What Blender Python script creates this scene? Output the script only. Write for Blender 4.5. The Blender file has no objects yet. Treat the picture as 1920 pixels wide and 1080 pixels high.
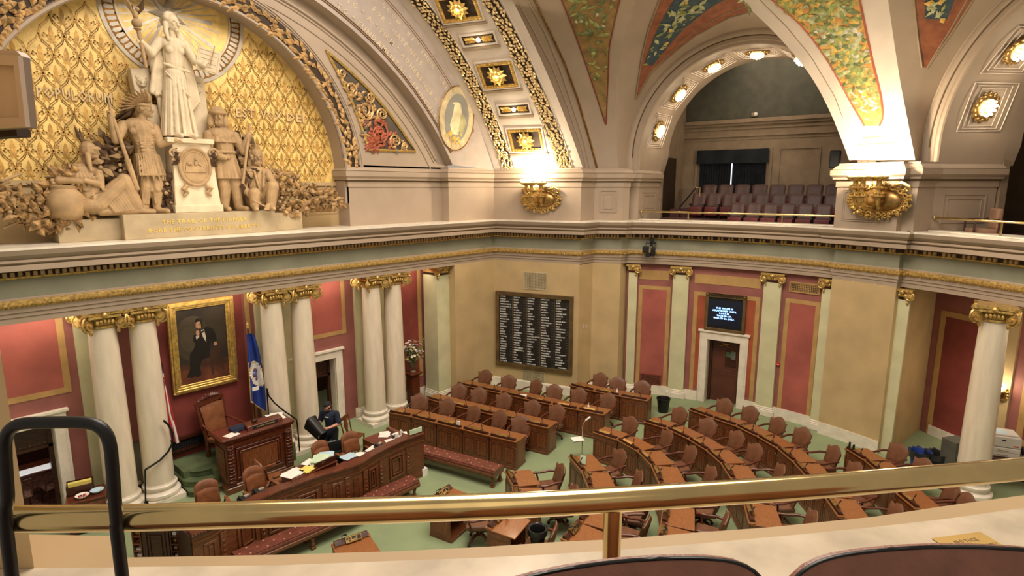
import bpy, bmesh, math, random
from mathutils import Vector as V, Matrix as Mx
random.seed(7)
PI = math.pi
R_ = math.radians
scene = bpy.context.scene
COL = scene.collection
# ---------------------------------------------------------------- camera model (survey of the room)
FPX, PITCH, YAW, HC = 1087.0, R_(9.86), R_(41.9), 7.36
CF = V((math.cos(YAW), math.sin(YAW), 0)); CR = V((math.sin(YAW), -math.cos(YAW), 0)); CU = V((0, 0, 1))
CP = V((0, 0, HC))
def ray(x, y):
    u = (x-960)/FPX; v = (y-540)/FPX; c, s = math.cos(PITCH), math.sin(PITCH)
    return CR*u + CF*(c-v*s) + CU*(-s-v*c)
def onY(x, y, Y): d = ray(x, y); return CP + d*(Y/d.y)
def onZ(x, y, z): d = ray(x, y); return CP + d*((z-HC)/d.z)
def on2(x, y, p, q):
    n = V((-(q[1]-p[1]), q[0]-p[0])); d = ray(x, y)
    return CP + d*((n.x*p[0]+n.y*p[1])/(n.x*d.x+n.y*d.y))
RC = V((8.8, 5.87))                      # plan centre of the round wall
def onC(x, y, r):
    d = ray(x, y); A = d.x*d.x+d.y*d.y; B = -RC.x*d.x-RC.y*d.y; D = RC.length_squared-r*r
    return CP + d*((-B+math.sqrt(B*B-A*D))/A)
def onDome(x, y, R=10.0, e=.65, z0=7.65):
    d = ray(x, y); A = d.x*d.x+d.y*d.y+(d.z/e)**2; oz = (HC-z0)/e
    B = -RC.x*d.x-RC.y*d.y+oz*d.z/e; D = RC.length_squared+oz*oz-R*R
    return CP + d*((-B+math.sqrt(B*B-A*D))/A)
def ang(p): return math.degrees(math.atan2(p.y-RC.y, p.x-RC.x))
def pol(a, r, z=0.0): return V((RC.x+r*math.cos(R_(a)), RC.y+r*math.sin(R_(a)), z))
# ---------------------------------------------------------------- frames
def frame(o, u, w):
    """local x = u, local y = up, local z = w (towards the room)"""
    u = V((u[0], u[1], 0)).normalized(); w = V((w[0], w[1], 0)).normalized()
    M = Mx.Identity(4)
    for i in range(3): M[i][0] = u[i]; M[i][1] = (0, 0, 1)[i]; M[i][2] = w[i]; M[i][3] = o[i]
    return M
def frY(Y): return frame((0, Y, 0), (1, 0), (0, -1))
def fr2(p, q): 
    t = (q[0]-p[0], q[1]-p[1]); return frame((p[0], p[1], 0), t, (t[1], -t[0]))
def frB(phi, r):
    n = (math.cos(R_(phi)), math.sin(R_(phi)))
    return frame((RC.x+n[0]*r, RC.y+n[1]*r, 0), (n[1], -n[0]), (-n[0], -n[1]))
def T(x, y, z=0, rz=0): return Mx.Translation((x, y, z)) @ Mx.Rotation(rz, 4, 'Z')
# ---------------------------------------------------------------- mesh builder
class MB:
    def __init__(s, M=None): s.v = []; s.f = []; s.m = []; s.M = M or Mx.Identity(4)
    def add(s, vs, fs, m=0):
        o = len(s.v); M = s.M
        s.v += [tuple(M @ V(p)) for p in vs]
        for f in fs: s.f.append(tuple(o+i for i in f)); s.m.append(m)
        return s
    def box(s, x0, x1, y0, y1, z0, z1, m=0, nu=1):
        vs = []; fs = []
        for i in range(nu+1):
            x = x0+(x1-x0)*i/nu
            vs += [(x, y0, z0), (x, y1, z0), (x, y1, z1), (x, y0, z1)]
        for i in range(nu):
            a = i*4; b = a+4
            for k in range(4): fs.append((a+k, a+(k+1) % 4, b+(k+1) % 4, b+k))
        fs.append((3, 2, 1, 0)); e = nu*4; fs.append((e, e+1, e+2, e+3))
        return s.add(vs, fs, m)
    def bar(s, p, q, w, h, m=0, up=(0, 0, 1)):
        p = V(p); q = V(q); d = (q-p).normalized(); sd = d.cross(V(up)).normalized(); u = sd.cross(d)
        vs = []
        for b in (p, q):
            for (i, j) in ((-1, -1), (1, -1), (1, 1), (-1, 1)): vs.append(b+sd*(i*w/2)+u*(j*h/2))
        return s.add(vs, [(0, 1, 2, 3), (7, 6, 5, 4), (0, 4, 5, 1), (1, 5, 6, 2), (2, 6, 7, 3), (3, 7, 4, 0)], m)
    def tube(s, pts, r, n=8, m=0, caps=True, close=False):
        pts = [V(p) for p in pts]; N = len(pts); rr = r if isinstance(r, (list, tuple)) else [r]*N
        vs = []; fs = []; ref = None
        for i, p in enumerate(pts):
            a = pts[i-1] if (i or close) else pts[0]; b = pts[(i+1) % N] if (i < N-1 or close) else pts[-1]
            d = (b-a).normalized() if (b-a).length > 1e-9 else V((0, 0, 1))
            if ref is None: ref = V((0, 0, 1)) if abs(d.z) < .9 else V((1, 0, 0))
            x = (ref-d*ref.dot(d)); x = x.normalized() if x.length > 1e-6 else d.orthogonal().normalized()
            ref = x; y = d.cross(x)
            for k in range(n):
                t = 2*PI*k/n; vs.append(p+x*(rr[i]*math.cos(t))+y*(rr[i]*math.sin(t)))
        for i in range(N if close else N-1):
            j = (i+1) % N
            for k in range(n): fs.append((i*n+k, i*n+(k+1) % n, j*n+(k+1) % n, j*n+k))
        if caps and not close:
            fs.append(tuple(reversed(range(n)))); fs.append(tuple((N-1)*n+k for k in range(n)))
        return s.add(vs, fs, m)
    def lathe(s, prof, n=20, c=(0, 0, 0), m=0, sx=1, sy=1):
        vs = []; fs = []
        for r, z in prof:
            for k in range(n):
                t = 2*PI*k/n; vs.append((c[0]+r*sx*math.cos(t), c[1]+r*sy*math.sin(t), c[2]+z))
        for i in range(len(prof)-1):
            for k in range(n): fs.append((i*n+k, i*n+(k+1) % n, (i+1)*n+(k+1) % n, (i+1)*n+k))
        fs.append(tuple(reversed(range(n)))); L = (len(prof)-1)*n; fs.append(tuple(L+k for k in range(n)))
        return s.add(vs, fs, m)
    def ell(s, c, r, nu=12, nv=8, rot=None, m=0):
        r = (r, r, r) if not isinstance(r, (tuple, list)) else r
        Rm = rot or Mx.Identity(3); c = V(c); vs = [c+Rm @ V((0, 0, -r[2]))]; fs = []
        for j in range(1, nv):
            a = -PI/2+PI*j/nv
            for k in range(nu):
                t = 2*PI*k/nu; vs.append(c+Rm @ V((r[0]*math.cos(a)*math.cos(t), r[1]*math.cos(a)*math.sin(t), r[2]*math.sin(a))))
        vs.append(c+Rm @ V((0, 0, r[2]))); L = len(vs)-1
        for k in range(nu): fs.append((0, 1+(k+1) % nu, 1+k)); fs.append((L, L-nu+k, L-nu+(k+1) % nu))
        for j in range(nv-2):
            for k in range(nu):
                a = 1+j*nu; fs.append((a+k, a+(k+1) % nu, a+nu+(k+1) % nu, a+nu+k))
        return s.add(vs, fs, m)
    def prism(s, poly, z0, z1, m=0, ms=None):
        n = len(poly); ar = sum(poly[i][0]*poly[(i+1) % n][1]-poly[(i+1) % n][0]*poly[i][1] for i in range(n))
        if ar < 0: poly = poly[::-1]
        vs = [(x, y, z0) for x, y in poly]+[(x, y, z1) for x, y in poly]
        s.add(vs, [tuple(range(n, 2*n))], m); o = len(s.v)-2*n
        s.f.append(tuple(o+i for i in reversed(range(n)))); s.m.append(m)
        for i in range(n): s.f.append((o+i, o+(i+1) % n, o+n+(i+1) % n, o+n+i)); s.m.append(m if ms is None else ms)
        return s
    def grid(s, rows, m=0, closeu=False, flip=False):
        nv = len(rows[0]); vs = [p for r in rows for p in r]; fs = []
        for i in range(len(rows)-1):
            for k in range(nv if closeu else nv-1):
                q = (i*nv+k, i*nv+(k+1) % nv, (i+1)*nv+(k+1) % nv, (i+1)*nv+k)
                fs.append(q[::-1] if flip else q)
        return s.add(vs, fs, m)
    def cbox(s, a0, a1, z0, z1, r0, r1, m=0, n=6):
        vs = []; fs = []
        for i in range(n+1):
            a = a0+(a1-a0)*i/n
            for r, z in ((r0, z0), (r0, z1), (r1, z1), (r1, z0)): vs.append(pol(a, r, z))
        for i in range(n):
            A = i*4; B = A+4
            for k in range(4): fs.append((A+k, A+(k+1) % 4, B+(k+1) % 4, B+k))
        fs.append((3, 2, 1, 0)); e = n*4; fs.append((e, e+1, e+2, e+3))
        return s.add(vs, fs, m)
    def rect(s, x0, x1, y0, y1, w, z0, z1, m=0):      # rectangular moulding ring in the local xy plane
        s.box(x0, x1, y0, y0+w, z0, z1, m); s.box(x0, x1, y1-w, y1, z0, z1, m)
        s.box(x0, x0+w, y0+w, y1-w, z0, z1, m); s.box(x1-w, x1, y0+w, y1-w, z0, z1, m); return s
    def mesh(s, name, mats, smooth=False, bevel=0.0, seg=1):
        me = bpy.data.meshes.new(name); me.from_pydata(s.v, [], s.f)
        for mm in mats: me.materials.append(mm)
        me.polygons.foreach_set('material_index', s.m)
        bm = bmesh.new(); bm.from_mesh(me)
        bmesh.ops.recalc_face_normals(bm, faces=bm.faces)
        if bevel:
            es = [e for e in bm.edges if len(e.link_faces) == 2 and e.calc_face_angle(0) > .6]
            bmesh.ops.bevel(bm, geom=es, offset=bevel, segments=seg, affect='EDGES', profile=.6, clamp_overlap=True)
        bm.to_mesh(me); bm.free()
        if smooth:
            me.shade_smooth(); me.set_sharp_from_angle(angle=R_(smooth if smooth is not True else 40))
        me.update(); return me
    def build(s, name, mats, parent=None, smooth=False, bevel=0.0, seg=1):
        if not isinstance(mats, (list, tuple)): mats = [mats]
        return link(name, s.mesh(name, mats, smooth, bevel, seg), parent)
def link(name, data, parent=None):
    o = bpy.data.objects.new(name, data); COL.objects.link(o)
    if parent is not None: o.parent = parent
    return o
def tag(o, label, cat, group=None, kind=None):
    if label: o['label'] = label
    if cat: o['category'] = cat
    if group: o['group'] = group
    if kind: o['kind'] = kind
    return o
def thing(name, label, cat, loc=(0, 0, 0), rz=0, group=None):
    o = bpy.data.objects.new(name, None); COL.objects.link(o); o.empty_display_size = .1
    o.location = loc; o.rotation_euler = (0, 0, rz)
    return tag(o, label, cat, group)
def struct(name, mb, mats, smooth=False, bevel=0.0, label=None, parent=None):
    o = mb.build(name, mats, parent, smooth, bevel); o['kind'] = 'structure'
    if label: o['label'] = label
    return o
KIDS = {}
def kids(o): return [c for c in o.children]
def dup(root, loc=None, rz=None, label=None, group=None):
    def cp(o, par):
        c = o.copy(); COL.objects.link(c); c.parent = par
        for ch in list(o.children): cp(ch, c)
        return c
    r = cp(root, root.parent)
    if loc is not None: r.location = loc
    if rz is not None: r.rotation_euler = (0, 0, rz)
    if label: r['label'] = label
    if group: r['group'] = group
    return r
def text(name, body, size, M, mat, parent=None, ext=.004, align='CENTER', sx=1.0, spacing=1.0, bold=0.0):
    cu = bpy.data.curves.new(name, 'FONT'); cu.body = body; cu.size = size; cu.extrude = ext
    cu.align_x = align; cu.align_y = 'CENTER'; cu.space_character = spacing; cu.offset = bold
    cu.resolution_u = 2
    cu.materials.append(mat); o = link(name, cu, parent); o.matrix_local = M @ Mx.Diagonal((sx, 1, 1, 1)); return o
# ---------------------------------------------------------------- materials
def lin(c):
    return tuple((x/255/12.92 if x/255 <= .04045 else ((x/255+.055)/1.055)**2.4) for x in c)+(1,)
def mat(name, rgb, rough=.6, metal=0.0, var=.06, scale=3.0, bump=0.0, bscale=40.0, emit=0.0, ecol=None, coat=0.0, stretch=None, rgb2=None, spec=None, detail=4.0):
    m = bpy.data.materials.new(name); m.use_nodes = True; nt = m.node_tree; N = nt.nodes; L = nt.links
    b = N['Principled BSDF']; b.inputs['Roughness'].default_value = rough; b.inputs['Metallic'].default_value = metal
    if spec is not None: b.inputs['Specular IOR Level'].default_value = spec
    if coat: b.inputs['Coat Weight'].default_value = coat; b.inputs['Coat Roughness'].default_value = .12
    tc = N.new('ShaderNodeTexCoord'); mp = N.new('ShaderNodeMapping'); L.new(tc.outputs['Object'], mp.inputs['Vector'])
    if stretch: mp.inputs['Scale'].default_value = stretch
    nz = N.new('ShaderNodeTexNoise'); nz.inputs['Scale'].default_value = scale; nz.inputs['Detail'].default_value = detail
    L.new(mp.outputs['Vector'], nz.inputs['Vector'])
    rp = N.new('ShaderNodeValToRGB'); c = lin(rgb)
    d = lin(rgb2) if rgb2 else tuple(x*(1-3.2*var) for x in c[:3])+(1,)
    e = c if rgb2 else tuple(min(1, x*(1+1.6*var)) for x in c[:3])+(1,)
    rp.color_ramp.elements[0].position = .32; rp.color_ramp.elements[1].position = .68
    rp.color_ramp.elements[0].color = d; rp.color_ramp.elements[1].color = e
    L.new(nz.outputs['Fac'], rp.inputs['Fac']); L.new(rp.outputs['Color'], b.inputs['Base Color'])
    if bump:
        n2 = N.new('ShaderNodeTexNoise'); n2.inputs['Scale'].default_value = bscale; n2.inputs['Detail'].default_value = 3
        L.new(mp.outputs['Vector'], n2.inputs['Vector'])
        bp = N.new('ShaderNodeBump'); bp.inputs['Strength'].default_value = bump; bp.inputs['Distance'].default_value = .02
        L.new(n2.outputs['Fac'], bp.inputs['Height']); L.new(bp.outputs['Normal'], b.inputs['Normal'])
    if emit:
        b.inputs['Emission Color'].default_value = lin(ecol or rgb); b.inputs['Emission Strength'].default_value = emit
    return m
def crease_shade(m, dark):
    # shade of the carved hollows painted into the base colour
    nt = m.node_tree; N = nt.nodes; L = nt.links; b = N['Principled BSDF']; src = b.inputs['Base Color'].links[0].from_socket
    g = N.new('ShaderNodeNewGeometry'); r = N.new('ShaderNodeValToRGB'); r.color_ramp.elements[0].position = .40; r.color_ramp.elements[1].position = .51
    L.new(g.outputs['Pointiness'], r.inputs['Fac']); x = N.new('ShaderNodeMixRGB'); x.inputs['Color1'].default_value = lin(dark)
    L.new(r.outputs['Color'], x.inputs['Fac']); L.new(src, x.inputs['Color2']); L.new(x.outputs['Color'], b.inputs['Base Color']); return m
class Mats: pass
K = Mats()
K.cream = mat('cream_plaster', (170, 151, 131), .62, var=.02, scale=1.5)
K.white = mat('pale_plaster', (214, 200, 186), .6, var=.03, scale=1.2)
K.buff = mat('buff_wall', (196, 170, 124), .6, var=.04, scale=1.4)
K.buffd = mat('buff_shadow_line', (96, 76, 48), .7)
K.frieze = mat('grey_green_frieze', (138, 138, 118), .6, var=.05, scale=1.5)
K.gold = mat('gilding', (222, 186, 112), .32, .62, var=.16, scale=18, bump=.25, bscale=60)
K.goldb = mat('bright_gold_frame', (232, 194, 112), .3, .7, var=.12, scale=12)
K.goldd = mat('dark_gold', (150, 104, 40), .42, .55, var=.2, scale=14)
K.goldw = mat('gold_leaf_wall', (242, 208, 128), .42, .12, var=.08, scale=5, bump=.15, bscale=30)
K.goldp = mat('gold_relief_line', (206, 160, 82), .45, .12, var=.15, scale=9)
K.dentil = mat('dentil_tan', (176, 142, 96), .5, var=.1)
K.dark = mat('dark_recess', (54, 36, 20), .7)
K.mauve = mat('mauve_wall', (150, 92, 84), .65, var=.05, scale=2)
K.red = mat('red_panel', (172, 92, 80), .7, var=.07, scale=1.2)
K.burg = mat('burgundy_desk_leather', (106, 48, 38), .4, var=.06)
K.redd = mat('deep_red_panel', (134, 60, 52), .7, var=.08, scale=1.5)
K.rust = mat('rust_panel', (168, 84, 52), .7, var=.07, scale=1.5)
K.tan = mat('tan_band', (186, 148, 92), .6, var=.05)
K.pil = mat('pale_green_pilaster', (208, 204, 164), .55, var=.04, scale=1.5)
K.marble = mat('cream_marble', (232, 218, 194), .32, var=.035, scale=2.5, stretch=(3, 3, .5), detail=8)
K.marblew = mat('white_marble', (236, 226, 208), .28, var=.04, scale=4, detail=8)
K.carpet = mat('green_carpet', (140, 154, 116), .95, var=.035, scale=1.1, bump=.25, bscale=180)
K.carpetd = mat('dark_green_carpet', (92, 106, 72), .95, var=.12, scale=2.5, bump=.25, bscale=160)
K.wood = mat('red_brown_wood', (120, 70, 40), .34, scale=5, stretch=(1, 1, 6), rgb2=(90, 48, 26), coat=.25, detail=6)
K.woodp = mat('panel_wood', (138, 84, 48), .36, scale=9, stretch=(5, 5, .7), rgb2=(100, 46, 20), coat=.2, detail=6)
K.woodt = mat('desk_top_wood', (156, 100, 56), .38, scale=10, stretch=(1, 6, 1), rgb2=(128, 78, 42), coat=.08, detail=6)
K.woodd = mat('dark_wood', (74, 34, 18), .38, scale=6, stretch=(1, 1, 5), rgb2=(46, 20, 10), coat=.2)
K.woodr = mat('mahogany', (104, 50, 28), .3, scale=5, stretch=(1, 1, 5), rgb2=(76, 34, 18), coat=.3)
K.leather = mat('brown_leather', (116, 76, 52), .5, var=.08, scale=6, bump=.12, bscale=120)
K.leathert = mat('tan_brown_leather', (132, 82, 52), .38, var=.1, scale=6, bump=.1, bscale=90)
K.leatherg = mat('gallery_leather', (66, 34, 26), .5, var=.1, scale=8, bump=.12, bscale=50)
K.leatherf = mat('near_seat_leather', (128, 84, 66), .42, var=.07, scale=14, bump=.15, bscale=90)
K.maroon = mat('maroon_seat_shell', (92, 26, 28), .5, var=.08)
K.bench = mat('tufted_burgundy_leather', (114, 64, 50), .4, var=.08, scale=5)
K.black = mat('black_plastic', (22, 22, 22), .45, var=.08)
K.blackm = mat('black_metal', (14, 14, 15), .4, .2, var=.05)
K.iron = mat('dark_iron', (40, 40, 42), .5, .6)
K.brass = mat('polished_brass', (206, 184, 130), .17, 1.0, var=.05, scale=8)
K.brassd = mat('old_brass', (176, 140, 84), .35, .8, var=.12, scale=9)
K.paper = mat('white_paper', (240, 236, 226), .8, var=.02)
K.yellow = mat('yellow_paper', (236, 216, 110), .8, var=.03)
K.greenp = mat('pale_green_paper', (200, 222, 190), .8, var=.03)
K.bluep = mat('pale_blue_paper', (186, 212, 226), .8, var=.03)
K.stone = crease_shade(mat('carved_stone_ochre', (172, 142, 102), .72, var=.07, scale=5, bump=.12, bscale=60), (74, 52, 30))
K.stonel = crease_shade(mat('pale_carved_stone', (216, 198, 166), .7, var=.04, scale=4, bump=.08, bscale=60), (120, 98, 68))
K.stoneb = mat('plinth_stone', (172, 154, 122), .7, var=.05, scale=3)
K.stoneg = mat('carved_leaf_gilt', (168, 134, 88), .55, .15, var=.22, scale=9, bump=.2)
K.leafgilt = mat('gilded_leaf_band', (206, 168, 114), .45, .3, var=.16, scale=9)
K.silver = mat('silver_ray', (206, 196, 178), .4, .4, var=.1)
K.glow = mat('lit_glass', (255, 236, 200), .3, emit=16.0, ecol=(255, 226, 176))
K.glowl = mat('lit_glass_small', (255, 238, 210), .3, emit=7.0, ecol=(255, 236, 206))
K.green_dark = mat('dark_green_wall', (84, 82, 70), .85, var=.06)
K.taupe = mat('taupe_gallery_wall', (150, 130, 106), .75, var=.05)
K.taupeb = mat('taupe_box', (186, 164, 146), .6, var=.03)
K.curtain = mat('navy_curtain', (26, 32, 38), .9, var=.15, scale=3)
K.screen = mat('dark_screen', (20, 24, 34), .25, emit=.05, ecol=(40, 60, 110))
K.screent = mat('lit_blue_text', (190, 215, 255), .5, emit=5.0, ecol=(130, 180, 255))
K.board = mat('black_board', (34, 30, 26), .5, var=.08)
K.boardt = mat('white_letters', (226, 222, 208), .6, emit=.25)
K.bronze = mat('bronze_frame', (112, 90, 56), .45, .35, var=.12)
K.printer = mat('printer_grey', (206, 200, 192), .5, var=.02)
K.cloth_navy = mat('navy_cloth', (32, 40, 62), .85, var=.1, scale=9, bump=.2, bscale=25)
K.skin = mat('skin', (206, 150, 122), .55, var=.05)
K.hair = mat('brown_hair', (58, 38, 26), .7)
K.red_sign = mat('red_plastic', (190, 40, 40), .5)
K.flag_blue = mat('blue_flag', (40, 66, 150), .6, var=.1)
K.flag_white = mat('white_flag_cloth', (230, 226, 216), .7)
K.flag_red = mat('red_flag_cloth', (176, 40, 52), .7)
K.muralo = mat('orange_mural_ground', (216, 168, 96), .7, scale=4, rgb2=(192, 136, 74))
K.murald = mat('rust_mural_ground', (160, 96, 62), .75, scale=5, rgb2=(128, 74, 50))
K.muralb = mat('blue_mural_ground', (66, 86, 92), .75, scale=6, rgb2=(46, 62, 70))
K.mgreen = mat('mural_leaf_green', (158, 166, 98), .75, var=.16, scale=8)
K.mgreen2 = mat('mural_leaf_pale', (186, 188, 144), .75, var=.14, scale=8)
K.mgreen3 = mat('mural_leaf_dark', (118, 128, 82), .75, var=.16, scale=8)
K.mwhite = mat('mural_flower_white', (214, 208, 190), .75, var=.12, scale=8)
K.mgold = mat('mural_gold', (222, 184, 96), .6, .1, var=.15, scale=8)
K.mgrey = mat('grey_inscription_band', (172, 158, 148), .65, var=.03)
# ================================================================ shell: floor, entablature, lower walls
def sweep(mb, path, prof, mats):
    """profile of (out, z) swept along a plan path; out = to the right of the path"""
    n = len(path); P = [V((p[0], p[1])) for p in path]; rows = []
    for i, p in enumerate(P):
        ns = []
        if i: d = (p-P[i-1]).normalized(); ns.append(V((d.y, -d.x)))
        if i < n-1: d = (P[i+1]-p).normalized(); ns.append(V((d.y, -d.x)))
        m = ns[0] if len(ns) == 1 else (ns[0]+ns[1]).normalized(); k = 1/max(.35, m.dot(ns[0]))
        rows.append([(p.x+m.x*o*k, p.y+m.y*o*k, z) for o, z in prof])
    for j in range(len(prof)-1): mb.grid([[r[j], r[j+1]] for r in rows], mats[j])
def along(path, step, margin=0.0):
    for a, b in zip(path[:-1], path[1:]):
        L = math.hypot(b[0]-a[0], b[1]-a[1]); k = int((L-2*margin)/step)
        if k < 1: continue
        M = fr2(a, b)
        for i in range(k+1): yield M, margin+(L-2*margin)*(i+.5)/(k+1)
def arcp(a0, a1, r, n): return [tuple(pol(a0+(a1-a0)*i/n, r)[:2]) for i in range(n+1)]
PB, PC, PD = (16.2, 11.43), (17.0, 11.43), (17.42, 10.55)
PATH = [(-3.5, 14.52), (13.24, 14.52), (15.2, 14.52), PB, PC, PD]+arcp(27.3, -9.7, 10.05, 20)+arcp(-9.75, -19.6, 9.93, 6)+arcp(-19.65, -72, 10.1, 20)
mb = MB(); mb.box(-6, 24, -7, 19, -.12, 0)
struct('floor', mb, K.carpet, label='green carpeted chamber floor')
# ---- entablature
PROF = [(-.75, 4.74), (0, 4.74), (0, 4.86), (.02, 4.865), (.02, 4.95), (.045, 4.955), (.045, 5.05), (.1, 5.1), (.1, 5.16), (.03, 5.2), (.03, 5.23), (0, 5.24), (0, 5.6),
        (.07, 5.62), (.09, 5.655), (.09, 5.76), (.3, 5.79), (.3, 5.9), (.26, 5.905), (.31, 5.95), (.31, 6.0), (.28, 6.005), (.36, 6.09), (.4, 6.19), (.4, 6.235), (-1.0, 6.235)]
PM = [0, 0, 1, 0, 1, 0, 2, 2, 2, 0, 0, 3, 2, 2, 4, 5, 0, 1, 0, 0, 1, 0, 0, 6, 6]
mb = MB(); sweep(mb, PATH, PROF, PM)
PATHD = [p for p in PATH]
for M, u in along(PATHD, .115, .06):
    mb.M = M; mb.box(u-.032, u+.032, 5.67, 5.755, .085, .15, 7)
for M, u in along(PATHD, .075, .03):
    mb.M = M; mb.add([(u-.034, 5.1, .1), (u, 5.13, .14), (u+.034, 5.1, .1), (u, 5.06, .115), (u, 5.1, .145)], [(0, 4, 1), (1, 4, 2), (2, 4, 3), (3, 4, 0)], 2)
struct('trim_1', mb, [K.cream, K.buffd, K.gold, K.frieze, K.dark, K.cream, K.marblew, K.dentil], label='long entablature with green frieze, gold bead and tan dentils')
# ---- buff walls under the entablature
mb = MB(); ZT = 4.76
mb.box(13.24, 15.2, 14.5, 16.2, 0, ZT); mb.M = Mx.Identity(4)
def vwall(mb, pts, z0, z1, m=0):
    mb.grid([[(p[0], p[1], z0), (p[0], p[1], z1)] for p in pts], m)
vwall(mb, [(15.2, 14.5), PB, PC, PD, tuple(pol(27.3, 10.3)[:2])], 0, ZT)
struct('wall_corner', mb, K.buff, label='buff splayed corner wall under the entablature')
mb = MB(); sweep(mb, [(13.24, 14.5), (15.2, 14.5), PB, PC, PD, tuple(pol(27.3, 10.0)[:2])], [(0, 0), (.04, 0), (.04, .3), (.02, .34), (0, .34)], [0]*4)
struct('baseboard_corner', mb, K.marblew)
# ---- rostrum rear wall (Y = 15.7) built in its own frame
YR = 15.7; F = frY(YR)
D1 = (1.0, 2.25); D2 = (8.0, 9.25)                    # doorways
mb = MB(F)
def wallpieces(mb, x0, x1, y0, y1, z0, z1, holes, m=0):
    xs = x0
    for a, b, t in holes:
        mb.box(xs, a, y0, y1, z0, z1, m); mb.box(a, b, t, y1, z0, z1, m); xs = b
    mb.box(xs, x1, y0, y1, z0, z1, m)
wallpieces(mb, -2, 13.3, 0, 5.2, -.25, 0, [(D1[0], D1[1], 2.2), (D2[0], D2[1], 2.15)])
mb.box(-2, 13.3, 5.05, 5.2, 0, .9, 1)
struct('wall_rostrum', mb, [K.mauve, K.cream], label='mauve rear wall behind the rostrum columns')
def panelwork(mb, x0, x1, z0, z1, bw=.13, out=.012, mp=0, mt=1):
    mb.rect(x0, x1, z0, z1, bw, 0, out, mt); mb.box(x0+bw, x1-bw, z0+bw, z1-bw, 0, out*.5, mp)
mb = MB(F)
panelwork(mb, -.6, 2.66, 2.83, 4.75); panelwork(mb, 7.75, 9.7, 2.85, 4.8)
struct('wall_rostrum_panels', mb, [K.red, K.tan], label='red wall panels with tan borders above the rostrum doorways')
mb = MB(F); mb.box(4.25, 6.55, .35, 5.0, 0, .012, 0); mb.box(6.62, 6.74, .35, 5.0, 0, .02, 1)
mb.box(4.0, 6.9, .0, .4, 0, .05, 2); mb.box(4.3, 6.5, .72, .78, .0, .16, 2)
struct('wall_rostrum_center', mb, [K.redd, K.tan, K.woodd], label='deep red wall behind the speaker chair with tan strip')
mb = MB(F); panelwork(mb, 11.25, 12.72, .72, 4.9, .16, .012, 0, 1); mb.box(13.0, 13.12, .3, 5, 0, .02, 2)
struct('wall_rostrum_end', mb, [K.redd, K.tan, K.mauve], label='tall deep red panel at the right end of the rostrum wall')
mb = MB(F); wallpieces(mb, 9.9, 13.3, 0, .3, 0, .03, []); struct('baseboard_rostrum', mb, K.marblew)
def capital_volute(mb, c, d, r=.13, t=.07, m=0):
    """one scroll: spiral tube in the vertical plane that contains direction d"""
    d = V((d[0], d[1], 0)).normalized(); pts = []; rr = []
    for i in range(26):
        a = PI*.5-i*.42; q = r*(1-i/30); pts.append(V(c)+d*(q*math.cos(a))+V((0, 0, q*math.sin(a)))); rr.append(.03*(1-i/45))
    mb.tube(pts, rr, 6, m)
    sd = V((-d.y, d.x, 0)); mb.tube([V(c)-sd*t*.45, V(c)+sd*t*.45], [r*.62, r*.62], 14, m); mb.tube([V(c)-sd*t*.7, V(c)+sd*t*.7], r*.26, 10, m)
def pilaster(x0, x1, M, z1=4.7, proj=.1, label=None, name='pilaster', capl=True, capr=True, base=True):
    t = thing(name, label, 'pilaster'); t['kind'] = 'structure'; t.matrix_world = M
    mb = MB(); mb.box(x0, x1, .3 if base else 0, z1-.3, 0, proj); mb.build('shaft', K.pil, t)
    if base:
        mb = MB(); mb.box(x0-.06, x1+.06, 0, .2, 0, proj+.06); mb.box(x0-.04, x1+.04, .2, .25, 0, proj+.04); mb.box(x0-.02, x1+.02, .25, .31, 0, proj+.02)
        mb.build('base', K.marblew, t, bevel=.012)
    mb = MB(); gild_cap(mb, x0, x1, z1, proj, capl, capr); mb.build('capital', K.gold, t, smooth=35)
    return t
def gild_cap(mb, x0, x1, z1, proj, capl=True, capr=True):
    w = x1-x0; mb.box(x0-.09, x1+.09, z1-.06, z1, 0, proj+.1); mb.box(x0-.05, x1+.05, z1-.11, z1-.06, 0, proj+.06)
    mb.box(x0-.02, x1+.02, z1-.2, z1-.11, 0, proj+.03)
    for k in range(5): mb.ell((x0+w*(.3+.1*k), z1-.17, proj+.05), (.035, .05, .03), 8, 6)
    mb.ell(((x0+x1)/2, z1-.08, proj+.1), (.07, .06, .04), 10, 6)
    for ok, x, sg in ((capl, x0, -1), (capr, x1, 1)):
        if not ok: continue
        pts = []; rr = []
        for i in range(24):
            a = PI*.5-i*.42; q = .125*(1-i/28); pts.append((x+sg*(.0+q*math.cos(a)), z1-.19+q*math.sin(a), proj+.05+.002*i)); rr.append(.028*(1-i/40))
        mb.tube(pts, rr, 6); mb.ell((x, z1-.19, proj+.05), (.085, .085, .04), 12, 6)
        mb.ell((x-sg*.05, z1-.36, proj+.03), (.03, .06, .03), 8, 6)
for i, (a, b, nm) in enumerate(((2.82, 3.4, 'left of the portrait wall, behind the outermost left column'), (6.86, 7.42, 'just right of the blue flag'), (7.6, 7.95, 'squeezed behind the two middle marble columns'), (10.0, 10.55, 'right of the doorway with the worker'), (10.72, 11.2, 'between the two right marble columns'))):
    pilaster(a, b, F, label='pale green rear pilaster '+nm, capr=(i != 2))
pilaster(13.3-.62, 13.3, frY(15.5), label='pale green pilaster at the right end of the colonnade', proj=.7)
# pale strip and recess between columns one and two
mb = MB(F); mb.box(3.5, 4.22, 1.3, 5, 0, .1, 0); mb.box(3.5, 4.22, 0, 1.3, 0, .06, 1); mb.box(3.9, 4.0, .62, .74, .06, .08, 2)
struct('wall_recess', mb, [K.mauve, K.frieze, K.black], label='mauve recess between the two left columns above grey-green dado')
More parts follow.
